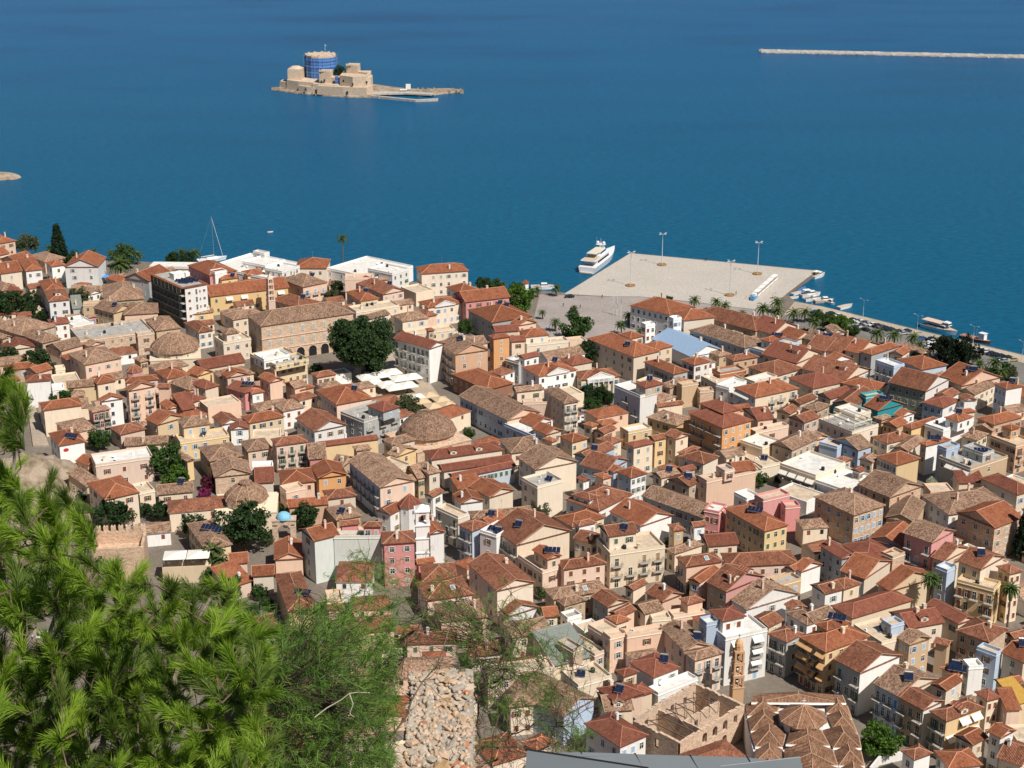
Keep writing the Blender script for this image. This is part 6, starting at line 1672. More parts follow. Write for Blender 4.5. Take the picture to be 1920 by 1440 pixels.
# ------------------------------------------------------------------ square parasols
def parasol_mesh(mat, key, s, hgt):
    def f():
        b = MB(); n = 4; c = [(-s, -s), (s, -s), (s, s), (-s, s)]
        for i in range(4):
            p, q = c[i], c[(i + 1) % 4]; b.face([(*p, hgt), (*q, hgt), (0, 0, hgt + s * .42)]); b.face([(*p, hgt - .25), (*q, hgt - .25), (*q, hgt), (*p, hgt)])
            b.face([(*q, hgt - .02), (*p, hgt - .02), (0, 0, hgt + s * .42 - .03)])
        return b.mesh('canopy', [mat])
    return cached(('par', key, s), f)
def parasol(px, py, s, key, label, grp_, rz=.45):
    q = P(px, py, GZ + 3.2); t = empty('parasol', (q.x, q.y, GZ), rz); tag(t, label, 'parasol', grp_)
    inst('canopy', parasol_mesh(canvas_w if key == 'w' else canvas_t, key, s, 3.0), t)
    def pole():
        b = MB(); b.tube((0, 0, 0), (0, 0, 4.1), .06); b.box(-.5, .5, -.5, .5, 0, .12); return b.mesh('pole', [iron])
    inst('pole', cached('parpole', pole), t)
    def ts():
        b = MB()
        for x in (-1.2, 1.2):
            for y in (-1.2, 1.2):
                b.box(x - .4, x + .4, y - .4, y + .4, .72, .76); b.tube((x, y, 0), (x, y, .72), .04)
                for s_ in (-.75, .75): b.box(x + s_ - .2, x + s_ + .2, y - .22, y + .22, 0, .45); b.box(x + s_ * 1.25 - .03, x + s_ * 1.25 + .03, y - .22, y + .22, .45, .9)
        return b.mesh('table', [plain('cafe_furniture', (.25, .2, .16))])
    return t
i = 0
for (x, y) in [(1475, 125), (1530, 165), (1590, 105), (1700, 78), (1655, 190), (1770, 135), (1720, 215), (1840, 195), (1880, 120)]:
    i += 1; parasol(380 + x / 4.8, 680 + y / 4.8, 3.3, 'w', ['western', 'next-western', 'back-left', 'back-middle', 'central-left', 'back-right', 'front-left', 'front-right', 'eastern'][i - 1] + ' white square café parasol of the nine before the big tree', 'white parasols in the square')
i = 0
for (x, y) in [(150, 340), (250, 385), (215, 285), (320, 325), (385, 370), (110, 300), (365, 440)]:
    i += 1; parasol(760 + x / 4.8, 680 + y / 4.8, 2.7, 't' if i < 6 else 'w', ['left', 'front', 'back', 'middle', 'right', 'pale far-left', 'pale front-right'][i - 1] + ' square parasol of the tan cluster behind the mosque dome', 'tan parasols behind the mosque dome')
# ------------------------------------------------------------------ harbour furniture
lampsteel = plain('lamp_steel', (.62, .65, .68), .4, .3)
planter = plain('rusty_planter', (.30, .17, .07), .9, var=.3)
def high_lamp(px, pyb, hgt, label):
    q = P(px, pyb, GZ + .05); t = empty('street_lamp', q, .6); tag(t, label, 'street lamp', 'tall white lamps on the pier')
    def pole(): b = MB(); b.tube((0, 0, 0), (0, 0, 15), .20, .11, 8); return b.mesh('pole', [lampsteel])
    def head():
        b = MB()
        for k in range(4):
            a = k * math.pi / 2; c, s = math.cos(a), math.sin(a); b.tube((0, 0, 15), (1.3 * c, 1.3 * s, 15.3), .06, n=5); b.tube((1.2 * c, 1.2 * s, 15.25), (2.3 * c, 2.3 * s, 15.35), .24, .18, 6)
        return b.mesh('lamp_head', [lampsteel])
    def ring(): b = MB(); b.lathe([(2.2, 0), (2.2, .5), (1.95, .5), (1.95, .35), (0, .35)], 20); return b.mesh('planter', [planter])
    inst('pole', cached('hlp', pole), t, scale=(1, 1, hgt / 15)); inst('lamp_head', cached('hlh', head), t, (0, 0, hgt - 15)); inst('planter', cached('hlr', ring), t)
high_lamp(1182, 536, 15.5, 'tall white four-headed pier lamp, nearest the yacht stern on the left'); high_lamp(1241, 497, 15, 'tall white four-headed pier lamp at the far left corner')
high_lamp(1368, 554, 15.5, 'tall white four-headed pier lamp at the near right, beside palms'); high_lamp(1420, 514, 15, 'tall white four-headed pier lamp near the far right road train')
def quay_lamp(px, pyb, n_, label):
    q = P(px, pyb, GZ + .1); t = empty('street_lamp', q, -.9); tag(t, label, 'street lamp', 'twin-armed quay lamps')
    b = MB(); b.tube((0, 0, 0), (0, 0, 7.6), .1, .06, 6); b.build('pole', lampsteel, t)
    for s in ((-1, 1) if n_ == 2 else (1,)): b = MB(); b.tube((0, 0, 7.5), (s * 1.6, 0, 7.9), .045, n=4); b.box(s * 1.9 - .4, s * 1.9 + .4, -.15, .15, 7.85, 8.0); b.build('lamp_arm', lampsteel, t)
quay_lamp(1522, 578, 1, 'single-armed lamp by the moored white boats'); quay_lamp(1618, 595, 2, 'twin-armed quay lamp, nearest the parked car rows'); quay_lamp(1719, 625, 2, 'twin-armed quay lamp just left of the tour boat')
quay_lamp(1824, 646, 2, 'twin-armed quay lamp behind the brown fishing boat'); quay_lamp(1916, 676, 2, 'twin-armed quay lamp at the right edge')
quay_lamp(1155, 592, 2, 'twin-globe lamp on the plaza by the flagpoles'); quay_lamp(1447, 581, 1, 'single lamp by the road train engine')
# flagpoles
for i, (x, y) in enumerate([(1150, 591), (1157, 592), (1164, 594)]):
    q = P(x, y, GZ); t = empty('flagpole', q); tag(t, ['left', 'middle', 'right'][i] + ' white flagpole of the three on the plaza', 'flagpole', 'flagpoles on the plaza'); b = MB(); b.tube((0, 0, 0), (0, 0, 8.5), .09, .05, 6); b.build('pole', white, t)
    if i == 2: b = MB(); b.box(0.05, .09, -.5, 0, 6, 8.2); b.build('flag', plain('furled_flag', (.5, .3, .2)), t)
# cars
def car_mesh(key, colr, kind='car'):
    paint = cached(('paint', key), lambda: plain('car_paint_' + key, colr, .25, .1, .02, spec=.6))
    def f():
        L, Wd = (4.2, 1.74); b = MB(); prof = [(-2.1, .35), (-2.1, .78), (-1.95, .9), (-1.1, .98), (-.55, 1.42), (.9, 1.46), (1.65, 1.0), (2.08, .9), (2.1, .35)]
        n = len(prof)
        for i in range(n - 1):
            (x0, z0), (x1, z1) = prof[i], prof[i + 1]; w0 = .72 if z0 > 1.2 else .87; w1 = .72 if z1 > 1.2 else .87
            m = 1 if (i in (3, 5)) else 0
            b.face([(x0, -w0, z0), (x0, w0, z0), (x1, w1, z1), (x1, -w1, z1)][::-1], m)
        for s in (-1, 1):
            b.face([(x, s * .87, z) for x, z in [(-2.1, .35), (2.1, .35), (2.08, .9), (1.65, .98), (-1.1, .98), (-1.95, .9)]][::s], 0)
            b.face([(-1.05, s * .86, .98), (1.6, s * .86, .98), (.88, s * .73, 1.43), (-.53, s * .73, 1.41)][::s], 1)
        b.face([(-2.1, -.87, .35), (-2.1, .87, .35), (2.1, .87, .35), (2.1, -.87, .35)], 0)
        return b.mesh('body', [paint, glass])
    return cached(('car', key), f)
def wheel_mesh():
    def f(): b = MB(); b.tube((0, -.1, 0), (0, .1, 0), .32, n=12); b.tube((0, -.115, 0), (0, .115, 0), .18, n=8, m=1); return b.mesh('wheel', [iron, steel])
    return cached('wheel', f)
CARC = {'white': (.75, .75, .75), 'silver': (.45, .46, .48), 'black': (.015, .016, .02), 'blue': (.04, .12, .42), 'navy': (.02, .03, .07), 'red': (.35, .03, .03), 'sand': (.45, .36, .18), 'grey': (.14, .15, .16)}
carn = {}
def car(px, py, key, rz, where, grp_='cars parked along the waterfront'):
    q = P(px, py, GZ + .06); t = empty('parked_car', q, rz); tag(t, f'{key} parked car {where}', 'car', grp_); inst('body', car_mesh(key, CARC[key]), t)
    for x in (-1.3, 1.3):
        for y in (-.8, .8): inst('wheel', wheel_mesh(), t, (x, y, .32))
QR = math.atan2(-79, 65)
CARS = [(1068, 558, 'black', .1, 'alone on the plaza at the pier root'),
 (1528, 587, 'blue', QR + .6, 'at the left end of the quay rows'), (1557, 590, 'black', QR + .9, 'behind the leftmost white van on the quay'), (1572, 594, 'white', .4, 'above the bright green quay tree'),
 (1597, 602, 'black', QR + 1.1, 'at the start of the long row'), (1607, 603, 'silver', QR + 1.2, 'first bright one of the long row'), (1614, 606, 'white', QR + 1.2, 'second bright one of the long row'), (1621, 607, 'grey', QR + 1.2, 'below the twin lamp'),
 (1628, 610, 'silver', QR + 1.2, 'right of the twin lamp'), (1636, 611, 'white', QR + 1.2, 'in mid row above the palms'), (1645, 613, 'black', QR + 1.2, 'right of mid row'), (1653, 615, 'grey', QR + 1.2, 'above the first quay palm'),
 (1661, 618, 'black', QR + 1.2, 'above the second quay palm'), (1669, 620, 'navy', QR + 1.2, 'between two quay palms'), (1684, 624, 'black', QR + 1.2, 'left of the third quay palm'), (1693, 627, 'silver', QR + 1.2, 'right of the third quay palm'),
 (1606, 614, 'silver', QR, 'in the near lane by the green tree'), (1622, 620, 'black', QR, 'in the near lane before the palms'), (1640, 626, 'grey', QR, 'hidden behind a palm crown'), (1601, 624, 'black', QR, 'next to the green tree'),
 (1700, 623, 'navy', QR + 1.2, 'by the lamp left of the tour boat'), (1728, 637, 'blue', QR + 1.2, 'left of the black tree'), (1745, 638, 'black', QR + 1.2, 'topmost by the black tree'), (1748, 643, 'white', QR + 1.2, 'just left of the black tree'), (1741, 650, 'white', QR + 1.0, 'lowest left of the black tree'), (1731, 653, 'silver', QR + .8, 'under the fourth palm'),
 (1838, 658, 'white', QR + 1.2, 'first right of the black tree'), (1848, 661, 'white', QR + 1.2, 'second right of the black tree'), (1858, 665, 'navy', QR + 1.2, 'third right of the black tree'), (1867, 668, 'black', QR + 1.2, 'fourth right of the black tree'), (1876, 670, 'black', QR + 1.2, 'fifth right of the black tree'),
 (1889, 673, 'black', QR + 1.2, 'next to the sand-coloured car'), (1899, 677, 'sand', QR + 1.1, 'last before the right edge'), (1882, 679, 'silver', QR + 1.0, 'below the sand-coloured car'), (1872, 677, 'blue', QR + 1, 'behind the right palms'),
 (1097, 770, 'silver', 1.2, 'beside the small garden'), (1091, 787, 'white', 1.4, 'partly hidden beside the cream corner building'), (866, 1072, 'silver', .1, 'estate at the lane end below the church'), (858, 1063, 'grey', .1, 'at the lane end below the church'),
 (77, 1195, 'white', .6, 'seen through the pine at the lower left'), (109, 1190, 'grey', .6, 'seen through the pine beside a white car')]
for c in CARS: car(*c)
# little road train
q = P(1411, 563, GZ + .06); e = P(1459, 520, GZ + .06); dv = (e - q); ang = math.atan2(dv.y, dv.x); t = empty('road_train', q, ang); tag(t, 'blue and white tourist road train with open carriages on the pier', 'road train')
b = MB(); b.box(-.2, 3.6, -.95, .95, .5, 1.5, 0); b.box(1.4, 3.6, -.9, .9, 1.5, 2.6, 1); b.tube((.4, 0, 1.5), (.4, 0, 2.4), .16); b.box(-.9, -.2, -.8, .8, .4, 1.1, 0); b.build('engine', [plain('train_blue', (.06, .28, .55), .4), white], t)
n = int((dv.length - 4) / 6.6)
for k in range(n):
    x = 4.6 + k * 6.6; b = MB(); b.box(x, x + 5.8, -1, 1, .45, 1.15, 0); b.box(x - .1, x + 5.9, -1.1, 1.1, 2.5, 2.66, 0)
    for i in range(5):
        for s in (-.97, .97): b.box(x + i * 1.42, x + i * 1.42 + .12, s - .05, s + .05, 1.15, 2.5, 0)
        if i < 4: b.box(x + i * 1.42 + .3, x + i * 1.42 + .9, -.85, .85, 1.15, 1.6, 1)
    b.build('carriage', [white, plain('seat_red', (.3, .12, .1))], t)
# black figures / bollards on pier
def person(px, py, label, c=(.03, .03, .04), rz=0):
    q = P(px, py, GZ + .06); t = bpy.data.meshes.new('person'); v = [(0, 0, .95), (0, 0, 1.2), (0, 0, 1.45), (0, 0, 1.56), (0, 0, 1.72), (.1, 0, .9), (.12, .03, .5), (.12, 0, .08), (.12, -.12, .03), (-.1, 0, .9), (-.12, -.05, .5), (-.13, .02, .08), (-.13, -.1, .03), (.2, 0, 1.42), (.27, .02, 1.15), (.27, -.06, .88), (-.2, 0, 1.42), (-.27, .02, 1.15), (-.26, -.06, .88)]
    e_ = [(0, 1), (1, 2), (2, 3), (3, 4), (0, 5), (5, 6), (6, 7), (7, 8), (0, 9), (9, 10), (10, 11), (11, 12), (2, 13), (13, 14), (14, 15), (2, 16), (16, 17), (17, 18)]
    t.from_pydata(v, e_, []); t.materials.append(cached(('cl', c), lambda: plain('clothing', c, .9)))
    o = inst('person', t, None, q, rz); rad = [.15, .14, .15, .055, .1, .1, .075, .05, .04, .1, .075, .05, .04, .07, .05, .035, .07, .05, .035]
    m = o.modifiers.new('skin', 'SKIN'); sv_ = t.skin_vertices[0].data
    for i, r_ in enumerate(rad): sv_[i].radius = (r_, r_ * .8)
    sv_[0].use_root = True; o.modifiers.new('sub', 'SUBSURF').levels = 1; tag(o, label, 'person', 'people on the waterfront')
person(1322, 489, 'dark-clothed person standing at the far edge of the pier'); person(1325, 490, 'second dark-clothed person standing at the far edge of the pier', rz=2); person(1129, 559, 'dark-clothed person on the plaza right of the black car')
person(1380, 553, 'dark-clothed person beside the near right pier lamp'); person(1400, 560, 'person in pale clothes standing left of the road train engine', (.5, .45, .4)); person(1056, 575, 'dark-clothed person left on the plaza'); person(1088, 578, 'dark-clothed person on the plaza by the planter palm')
# ------------------------------------------------------------------ boats
hullw = plain('white_hull', (.78, .79, .80), .25, var=.04, spec=.5)
teak = plain('teak_deck', (.52, .42, .32), .7); bluec = plain('blue_canvas', (.06, .16, .38), .8); rubber = plain('grey_rubber', (.35, .35, .36), .7); woodh = plain('brown_hull', (.24, .10, .06), .6)
def hull(b, L, W_, H_, m=0, md=1, z0=-.4, bow=.3):
    st = np.linspace(0, 1, 9); top = []; bot = []
    for s in st:
        k = math.sin(min(1, (1 - s) / (bow * 1.6)) * math.pi / 2) if s > 1 - bow * 1.6 else 1; k = max(k, .02)
        top.append((-L/2 + L * s, W_/2 * k, H_ * (1 + .25 * s * s))); bot.append((-L/2 + L * s * .94, W_/2 * k * .8, z0))
    for i in range(8):
        for sg in (1, -1):
            p = [bot[i], bot[i+1], top[i+1], top[i]]; b.face([(x, sg * y, z) for x, y, z in p][::-sg], m)
        b.face([(top[i][0], -top[i][1], top[i][2] - .02), (top[i+1][0], -top[i+1][1], top[i+1][2] - .02), (top[i+1][0], top[i+1][1], top[i+1][2] - .02), (top[i][0], top[i][1], top[i][2] - .02)], md)
    b.face([(bot[0][0], -bot[0][1], z0), (top[0][0], -top[0][1], top[0][2]), (top[0][0], top[0][1], top[0][2]), (bot[0][0], bot[0][1], z0)], m)
    return top
def boat_root(name, px, py, rz, label, cat='boat', grp_='boats moored in the harbour'):
    q = P(px, py, .1); t = empty(name, (q.x, q.y, 0), rz); tag(t, label, cat, grp_); return t
# super yacht: along the pier's left edge
a = P(1105, 512, 0); c2 = P(1155, 475, 0); dv = c2 - a; yl = dv.length * 1.04; mid = (a + c2) / 2
t = empty('yacht', (mid.x - 1.0, mid.y, 0), math.atan2(dv.y, dv.x)); tag(t, 'big white multi-deck motor yacht moored along the left side of the pier', 'yacht'); YW = yl * .205
b = MB(); hull(b, yl, YW, 3.0, 0, 1); b.build('hull', [hullw, hullw], t)
b = MB(); b.box(-yl*.5 - .8, -yl*.5 + .2, -YW*.36, YW*.36, .1, .6); b.build('swim_platform', teak, t)
b = MB(); b.prism([(-yl*.36, -YW*.4), (yl*.06, -YW*.38), (yl*.15, -YW*.12), (yl*.15, YW*.12), (yl*.06, YW*.38), (-yl*.36, YW*.4)], 3.0, 5.4, 0, .97); b.build('main_cabin', hullw, t)
b = MB(); b.prism([(-yl*.345, -YW*.412), (yl*.05, -YW*.392), (yl*.145, -YW*.13), (yl*.145, YW*.13), (yl*.05, YW*.392), (-yl*.345, YW*.412)], 3.8, 4.7, 0, .985); b.build('window_band', glass, t)
b = MB(); b.prism([(-yl*.46, -YW*.44), (yl*.03, -YW*.40), (yl*.10, -YW*.15), (yl*.10, YW*.15), (yl*.03, YW*.40), (-yl*.46, YW*.44)], 5.4, 5.75, 0, 1); b.build('upper_deck', hullw, t)
b = MB(); b.box(-yl*.45, -yl*.22, -YW*.38, YW*.38, 5.75, 5.8); b.build('deck_planking', teak, t)
b = MB(); b.prism([(-yl*.2, -YW*.30), (yl*.0, -YW*.28), (yl*.06, -YW*.1), (yl*.06, YW*.1), (yl*.0, YW*.28), (-yl*.2, YW*.30)], 5.75, 7.9, 0, .9); b.build('bridge', hullw, t)
b = MB(); b.prism([(-yl*.195, -YW*.305), (yl*.005, -YW*.285), (yl*.065, -YW*.11), (yl*.065, YW*.11), (yl*.005, YW*.285), (-yl*.195, YW*.305)], 6.6, 7.35, 0, .94); b.build('bridge_windows', glass, t)
b = MB(); b.prism([(-yl*.34, -YW*.30), (-yl*.02, -YW*.26), (-yl*.02, YW*.26), (-yl*.34, YW*.30)], 7.9, 8.15, 0, .98); b.build('sun_roof', plain('cream_canopy', (.62, .58, .46)), t)
b = MB(); [b.tube((-yl*.34, s * YW*.28, 5.8), (-yl*.34, s * YW*.28, 7.95), .08) for s in (-1, 1)]; b.build('roof_post', steel, t)
b = MB(); b.box(-1.4, .3, -.5, .5, 8.15, 10); b.box(-1.8, .6, -2.2, 2.2, 9.3, 9.6); b.tube((-.5, 0, 10), (-.6, 0, 12.6), .09, .04); b.tube((-2, 1.6, 9.6), (-2.3, 1.6, 13.5), .04, .02, 4); b.build('radar_mast', hullw, t)
for s in (-1.5, 1.5): b = MB(); b.lathe([(.0, 9.6), (.55, 9.8), (.75, 10.3), (.55, 10.85), (0, 11.0)], 10, 0, (-.6, s), True); b.build('radar_dome', hullw, t)
b = MB()
for s in (-1, 1):
    for i in range(14): x = -yl*.46 + i * yl*.9/14; yy_ = YW*.49 if x < yl*.05 else YW*.49 * max(.05, 1 - ((x - yl*.05) / (yl*.45)) ** 2); b.tube((x, s * yy_, 3.1), (x, s * yy_, 4.0), .03, n=3)
b.build('railing', steel, t)
# sailing yacht at the left
t = boat_root('sailing_boat', 398, 489, .5, 'white sailing yacht with tall bare mast moored behind the town at left', 'sailing boat')
b = MB(); hull(b, 15, 4.4, 1.4, 0, 1); b.build('hull', [hullw, hullw], t); b = MB(); b.prism([(-3, -1.2), (3, -1), (3, 1), (-3, 1.2)], 1.4, 2.1, 0, .85); b.build('cabin', hullw, t)
b = MB(); b.tube((1, 0, 1.4), (1, 0, 22), .13, .07, 6); b.tube((1, -1.9, 13), (1, 1.9, 13), .05, n=4); b.build('mast', steel, t); b = MB(); b.tube((-5.5, 0, 2.7), (1, 0, 2.9), .16, n=6); b.build('boom', canvas_w, t)
b = MB(); b.tube((5.5, 0, 1.7), (1, 0, 21), .09, n=4); b.tube((-7.3, 0, 1.5), (1, 0, 21.8), .012, n=3); b.build('stay', canvas_w, t)
def motor_boat(px, py, rz, L, label, hm=None, canopy=False, cab=True, blue=False):
    t = boat_root('motor_boat', px, py, rz, label); b = MB(); hull(b, L, L * .33, L * .13, 0, 1); b.build('hull', [hm or hullw, teak if not blue else bluec], t)
    if cab: b = MB(); b.prism([(-L*.1, -L*.11), (L*.2, -L*.09), (L*.2, L*.09), (-L*.1, L*.11)], L*.13, L*.13 + 1.3, 0, .8); b.build('cabin', hullw, t); b = MB(); b.prism([(-L*.09, -L*.112), (L*.205, -L*.092), (L*.205, L*.092), (-L*.09, L*.112)], L*.13 + .5, L*.13 + .95, 0, .9); b.build('windscreen', glass, t)
    if canopy:
        b = MB(); b.box(-L*.38, -L*.05, -L*.13, L*.13, L*.13 + 1.9, L*.13 + 2.0); b.build('canopy', canvas_w, t); b = MB(); [b.tube((x, y, L*.13), (x, y, L*.13 + 1.9), .04, n=4) for x in (-L*.37, -L*.06) for y in (-L*.12, L*.12)]; b.build('post', steel, t)
    return t
motor_boat(1018, 541, 0.05, 11, 'white motor boat with thin mast behind the waterfront kiosk', canopy=False)
motor_boat(1535, 519, .75, 9.5, 'white motor boat with reddish deck at the right corner of the pier', canopy=True)
motor_boat(1505, 545, 1.1, 8, 'grey inflatable boat with dark cover beside the pier', rubber, cab=False, blue=True)
motor_boat(1494, 551, .7, 6.5, 'small white open boat next to the inflatable', cab=False); motor_boat(1488, 559, .4, 5.5, 'smallest white dinghy in the pier corner', cab=False)
motor_boat(1520, 555, .35, 10, 'white cabin cruiser with white canopy in the pier corner', canopy=True); motor_boat(1524, 563, .3, 8, 'white boat nearest the quay wall', canopy=True)
motor_boat(1545, 566, .2, 9, 'beige wooden boat pointing at the small white launch', plain('beige_hull', (.5, .42, .33))); motor_boat(1556, 569, -.9, 6, 'small white launch with dark rig at the quay bend')
motor_boat(1585, 577, .6, 8.5, 'long slim white inflatable alone off the quay', cab=False)
motor_boat(507, 435, .3, 3, 'tiny white buoy boat drifting off the left waterfront', cab=False)
t = boat_root('tour_boat', 1763, 620, QR + .02, 'cream and white covered tour boat moored at the quay', 'boat'); b = MB(); hull(b, 17, 5, 1.6, 0, 1); b.build('hull', [hullw, teak], t)
b = MB(); b.box(-5.5, 3.2, -1.9, 1.9, 1.6, 3.2); b.build('cabin', hullw, t); b = MB(); b.box(-5.3, 3.3, -1.95, 1.95, 2.1, 2.8); b.build('window_band', glass, t); b = MB(); b.box(-8.2, 1.2, -2.2, 2.2, 3.6, 3.75); b.build('canopy', plain('peach_canopy', (.62, .46, .36)), t)
b = MB(); b.prism([(1.5, -1.7), (4.6, -1.3), (4.6, 1.3), (1.5, 1.7)], 3.2, 4.6, 0, .8); b.build('wheelhouse', hullw, t); b = MB(); b.prism([(1.6, -1.72), (4.65, -1.32), (4.65, 1.32), (1.6, 1.72)], 3.6, 4.2, 0, .88); b.build('windscreen', glass, t)
t = boat_root('fishing_boat', 1830, 639, QR + .02, 'brown wooden fishing boat with small white wheelhouse by the quay', 'boat'); b = MB(); hull(b, 14, 3.8, 1.3, 0, 1); b.build('hull', [woodh, plain('pink_deck', (.45, .22, .16))], t)
b = MB(); b.box(1.8, 4.2, -1.1, 1.1, 1.5, 4.0); b.box(1.5, 4.5, -1.3, 1.3, 4.0, 4.15); b.build('wheelhouse', hullw, t); b = MB(); b.tube((0, 0, 1.5), (0, 0, 5.2), .07); b.build('mast', steel, t)
# harbour kiosk with tiled cap
q = P(985, 550, GZ); t = empty('kiosk', q); tag(t, 'small white harbour lighthouse kiosk with orange cap among trees', 'kiosk'); b = MB(); b.lathe([(1.5, 0), (1.4, 5)], 8); b.build('wall', WM['W'], t); b = MB(); b.lathe([(1.9, 5), (0, 6.5)], 8); b.build('roof', RM['n'], t)
# restaurant pergola roof at left waterfront, blue tarpaulin
q = P(332, 500, GZ + 4); t = empty('pavilion', (q.x, q.y, GZ), -.05); tag(t, 'low white-topped waterfront pavilion draped with vines at left', 'pavilion'); b = MB(); b.box(-12, 12, -4, 4, 4.0, 5.2); b.build('roof', FM['fw'], t); b = MB(); b.box(-11.4, 11.4, -3.6, 3.6, 0, 4.0); b.build('wall', WM['C'], t)
for i in range(6): inst('window', window_mesh(1.5, 1.8, 'T', 'n'), t, (-9.5 + i * 3.8, -3.6, 1.2))
q = P(188, 518, GZ + 3.4); t = empty('tarpaulin_tent', (q.x, q.y, GZ), .1); tag(t, 'bright blue tarpaulin stretched over a yard near the left palms', 'tarpaulin'); b = MB()
for i in range(6):
    for j in range(4):
        f = lambda i, j: (-4.2 + i * 1.4, -2.6 + j * 1.3, 3.2 + .35 * math.sin(i * 2.1 + j) + (.5 if 0 < i < 6 and j == 2 else 0)); b.face([f(i, j), f(i + 1, j), f(i + 1, j + 1), f(i, j + 1)])
b.build('sheet', plain('blue_tarpaulin', (.03, .28, .72), .5), t); b = MB(); [b.tube((x, y, 0), (x, y, 3.3), .07) for x in (-4.1, 4.1) for y in (-2.5, 2.5)]; b.build('pole', iron, t)

# ------------------------------------------------------------------ island fortress
oi_ = P(620, 172, 0); S_ = ppm(oi_)
def ix(px): return (px - 620) / S_
fs = wall_mat('island_stone', (.56, .44, .33), .6, True)
isl = empty('island_fortress', (oi_.x, oi_.y, 0)); tag(isl, 'sand-coloured stone sea fortress with blue-netted round tower on a small island', 'fortress')
def rock_slab(name, pts, z0, z1, mat, parent=None, k=.93, loc=(0, 0, 0)):
    b = MB(); r = random.Random(9); P2 = []
    for i in range(len(pts)):
        p, q = pts[i], pts[(i + 1) % len(pts)]; n = max(1, int(math.dist(p, q) / 3))
        for j in range(n): s = j / n; P2.append((p[0] + (q[0] - p[0]) * s + r.uniform(-.8, .8), p[1] + (q[1] - p[1]) * s + r.uniform(-.8, .8)))
    c = (sum(p[0] for p in P2) / len(P2), sum(p[1] for p in P2) / len(P2))
    b.prism(P2, z0, z1 * .5, 0, 1 - (1 - k) / 2, cap=False); b.prism([(c[0] + (p[0] - c[0]) * (1 - (1 - k) / 2), c[1] + (p[1] - c[1]) * (1 - (1 - k) / 2)) for p in P2], z1 * .5, z1, 0, k); return b.build(name, mat, parent, loc)
irock = rock_slab('island', [(ix(508), 8), (ix(530), -1), (ix(560), -10), (ix(610), -22), (ix(660), -29), (ix(700), -31), (ix(712), -22), (ix(760), -16), (ix(800), -14), (ix(812), -24), (ix(832), -12), (ix(866), -4), (ix(868), 3), (ix(840), 9), (ix(800), 3), (ix(760), 8), (ix(712), 25), (ix(640), 42), (ix(560), 38), (ix(515), 22)], -1.5, 1.6, rock, None, .97, (oi_.x, oi_.y, 0))
tag(irock, 'low rocky island carrying the sea fortress', kind='structure')
r_ = random.Random(2); b = MB()
for k in range(260):
    e_ = r_.random(); x = ix(r_.choice([r_.uniform(508, 545), r_.uniform(780, 868), r_.uniform(560, 720)])); px_ = x * S_ + 620
    y = (8 - (px_ - 508) * .2 if px_ < 560 else (-10 - (px_ - 560) * .14 if px_ < 720 else -8)) + r_.uniform(-2, 2 if px_ < 720 else 12); s = r_.uniform(.5, 1.6)
    b.prism([(x + s * math.cos(a) * r_.uniform(.6, 1), y + s * math.sin(a) * r_.uniform(.6, 1)) for a in np.linspace(0, 6.28, 6)[:-1]], 0.2, 1.4 + s * r_.uniform(.5, 1.1), 0, .5)
o = b.build('shore_boulder', rock, None, (oi_.x, oi_.y, 0)); tag(o, 'pale boulders scattered round the shore of the fortress island', 'boulders', kind='stuff')
def ib(name, pts, z0, z1, k=1.0, mat=None, parent=None): b = MB(); b.prism([(ix(p), y) for p, y in pts], z0, z1, 0, k); return b.build(name, mat or fs, parent or isl)
ib('bastion', [(536, 2), (560, -6), (594, -14), (600, 10), (566, 22), (538, 20)], 1, 9.0, .93); ib('bastion', [(562, -8), (580, -13), (594, -15), (592, -4), (566, 0)], 1, 6.0, .95)
ib('block_tower', [(539, 4), (566, 2), (568, 20), (541, 22)], 7, 17.0, .97); b = MB(); b.lathe([(5.2, 17.0), (3.5, 18.4), (0, 18.8)], 10, 0, (ix(553), 12)); b.build('vault', fs, isl)
ib('low_vault', [(521, 8), (536, 2), (540, 16), (524, 20)], 1, 7, .8)
ib('curtain_wall', [(590, -14), (640, -22), (645, 2), (595, 8)], 1, 8.5, .98); ib('front_wall', [(600, -20), (650, -27), (694, -30), (703, -20), (700, 0), (610, 0)], 1, 7.8, .985)
sq = ib('square_tower', [(603, -12), (624, -14), (626, 0), (605, 2)], 6, 17.5, .98); ib('gate_wall', [(624, -12), (645, -15), (646, -4), (625, -2)], 6, 13)
ib('keep', [(642, -18), (668, -26), (690, -25), (697, -12), (696, 8), (645, 8)], 6, 15.5, .985); kp = ib('upper_keep', [(652, -6), (674, -10), (676, 6), (654, 8)], 14, 21.5, .97); ib('end_turret', [(690, -22), (700, -20), (701, -6), (692, -6)], 6, 14, .97)
ib('ramp_wall', [(672, -8), (692, -14), (693, -10), (676, -2)], 14, 17, .98)
for (x0, x1, y0, y1, z, par) in ((603, 625, -13, -13, 17.5, sq), (652, 675, -8, -8, 21.5, kp)):
    for i in range(6): b = MB(); x = ix(x0) + (ix(x1) - ix(x0)) * (i + .3) / 6; b.box(x - .4, x + .5, y0 - .2, y0 + .8, z, z + 1.6); b.build('merlon', fs, isl)
for i in range(16):
    x = ix(r_.uniform(604, 696)); z = r_.choice([9.5, 11, 12]); b = MB(); b.box(x - .45, x + .45, -26.6, -25.9, z - 5, z - 3.4); 
for (x, y, z) in [(607, -13.3, 9), (613, -14, 10), (630, -14.8, 8.5), (634, -15.2, 9.4), (650, -22.5, 11), (668, -27.2, 9), (693, -22.8, 10), (598, -20.7, 3.0), (658, -28.2, 3), (577, -13.6, 3)]:
    b = MB(); b.box(ix(x) - .6, ix(x) + .6, y - .2, y + .5, z, z + 1.8); b.build('window', glass, isl)
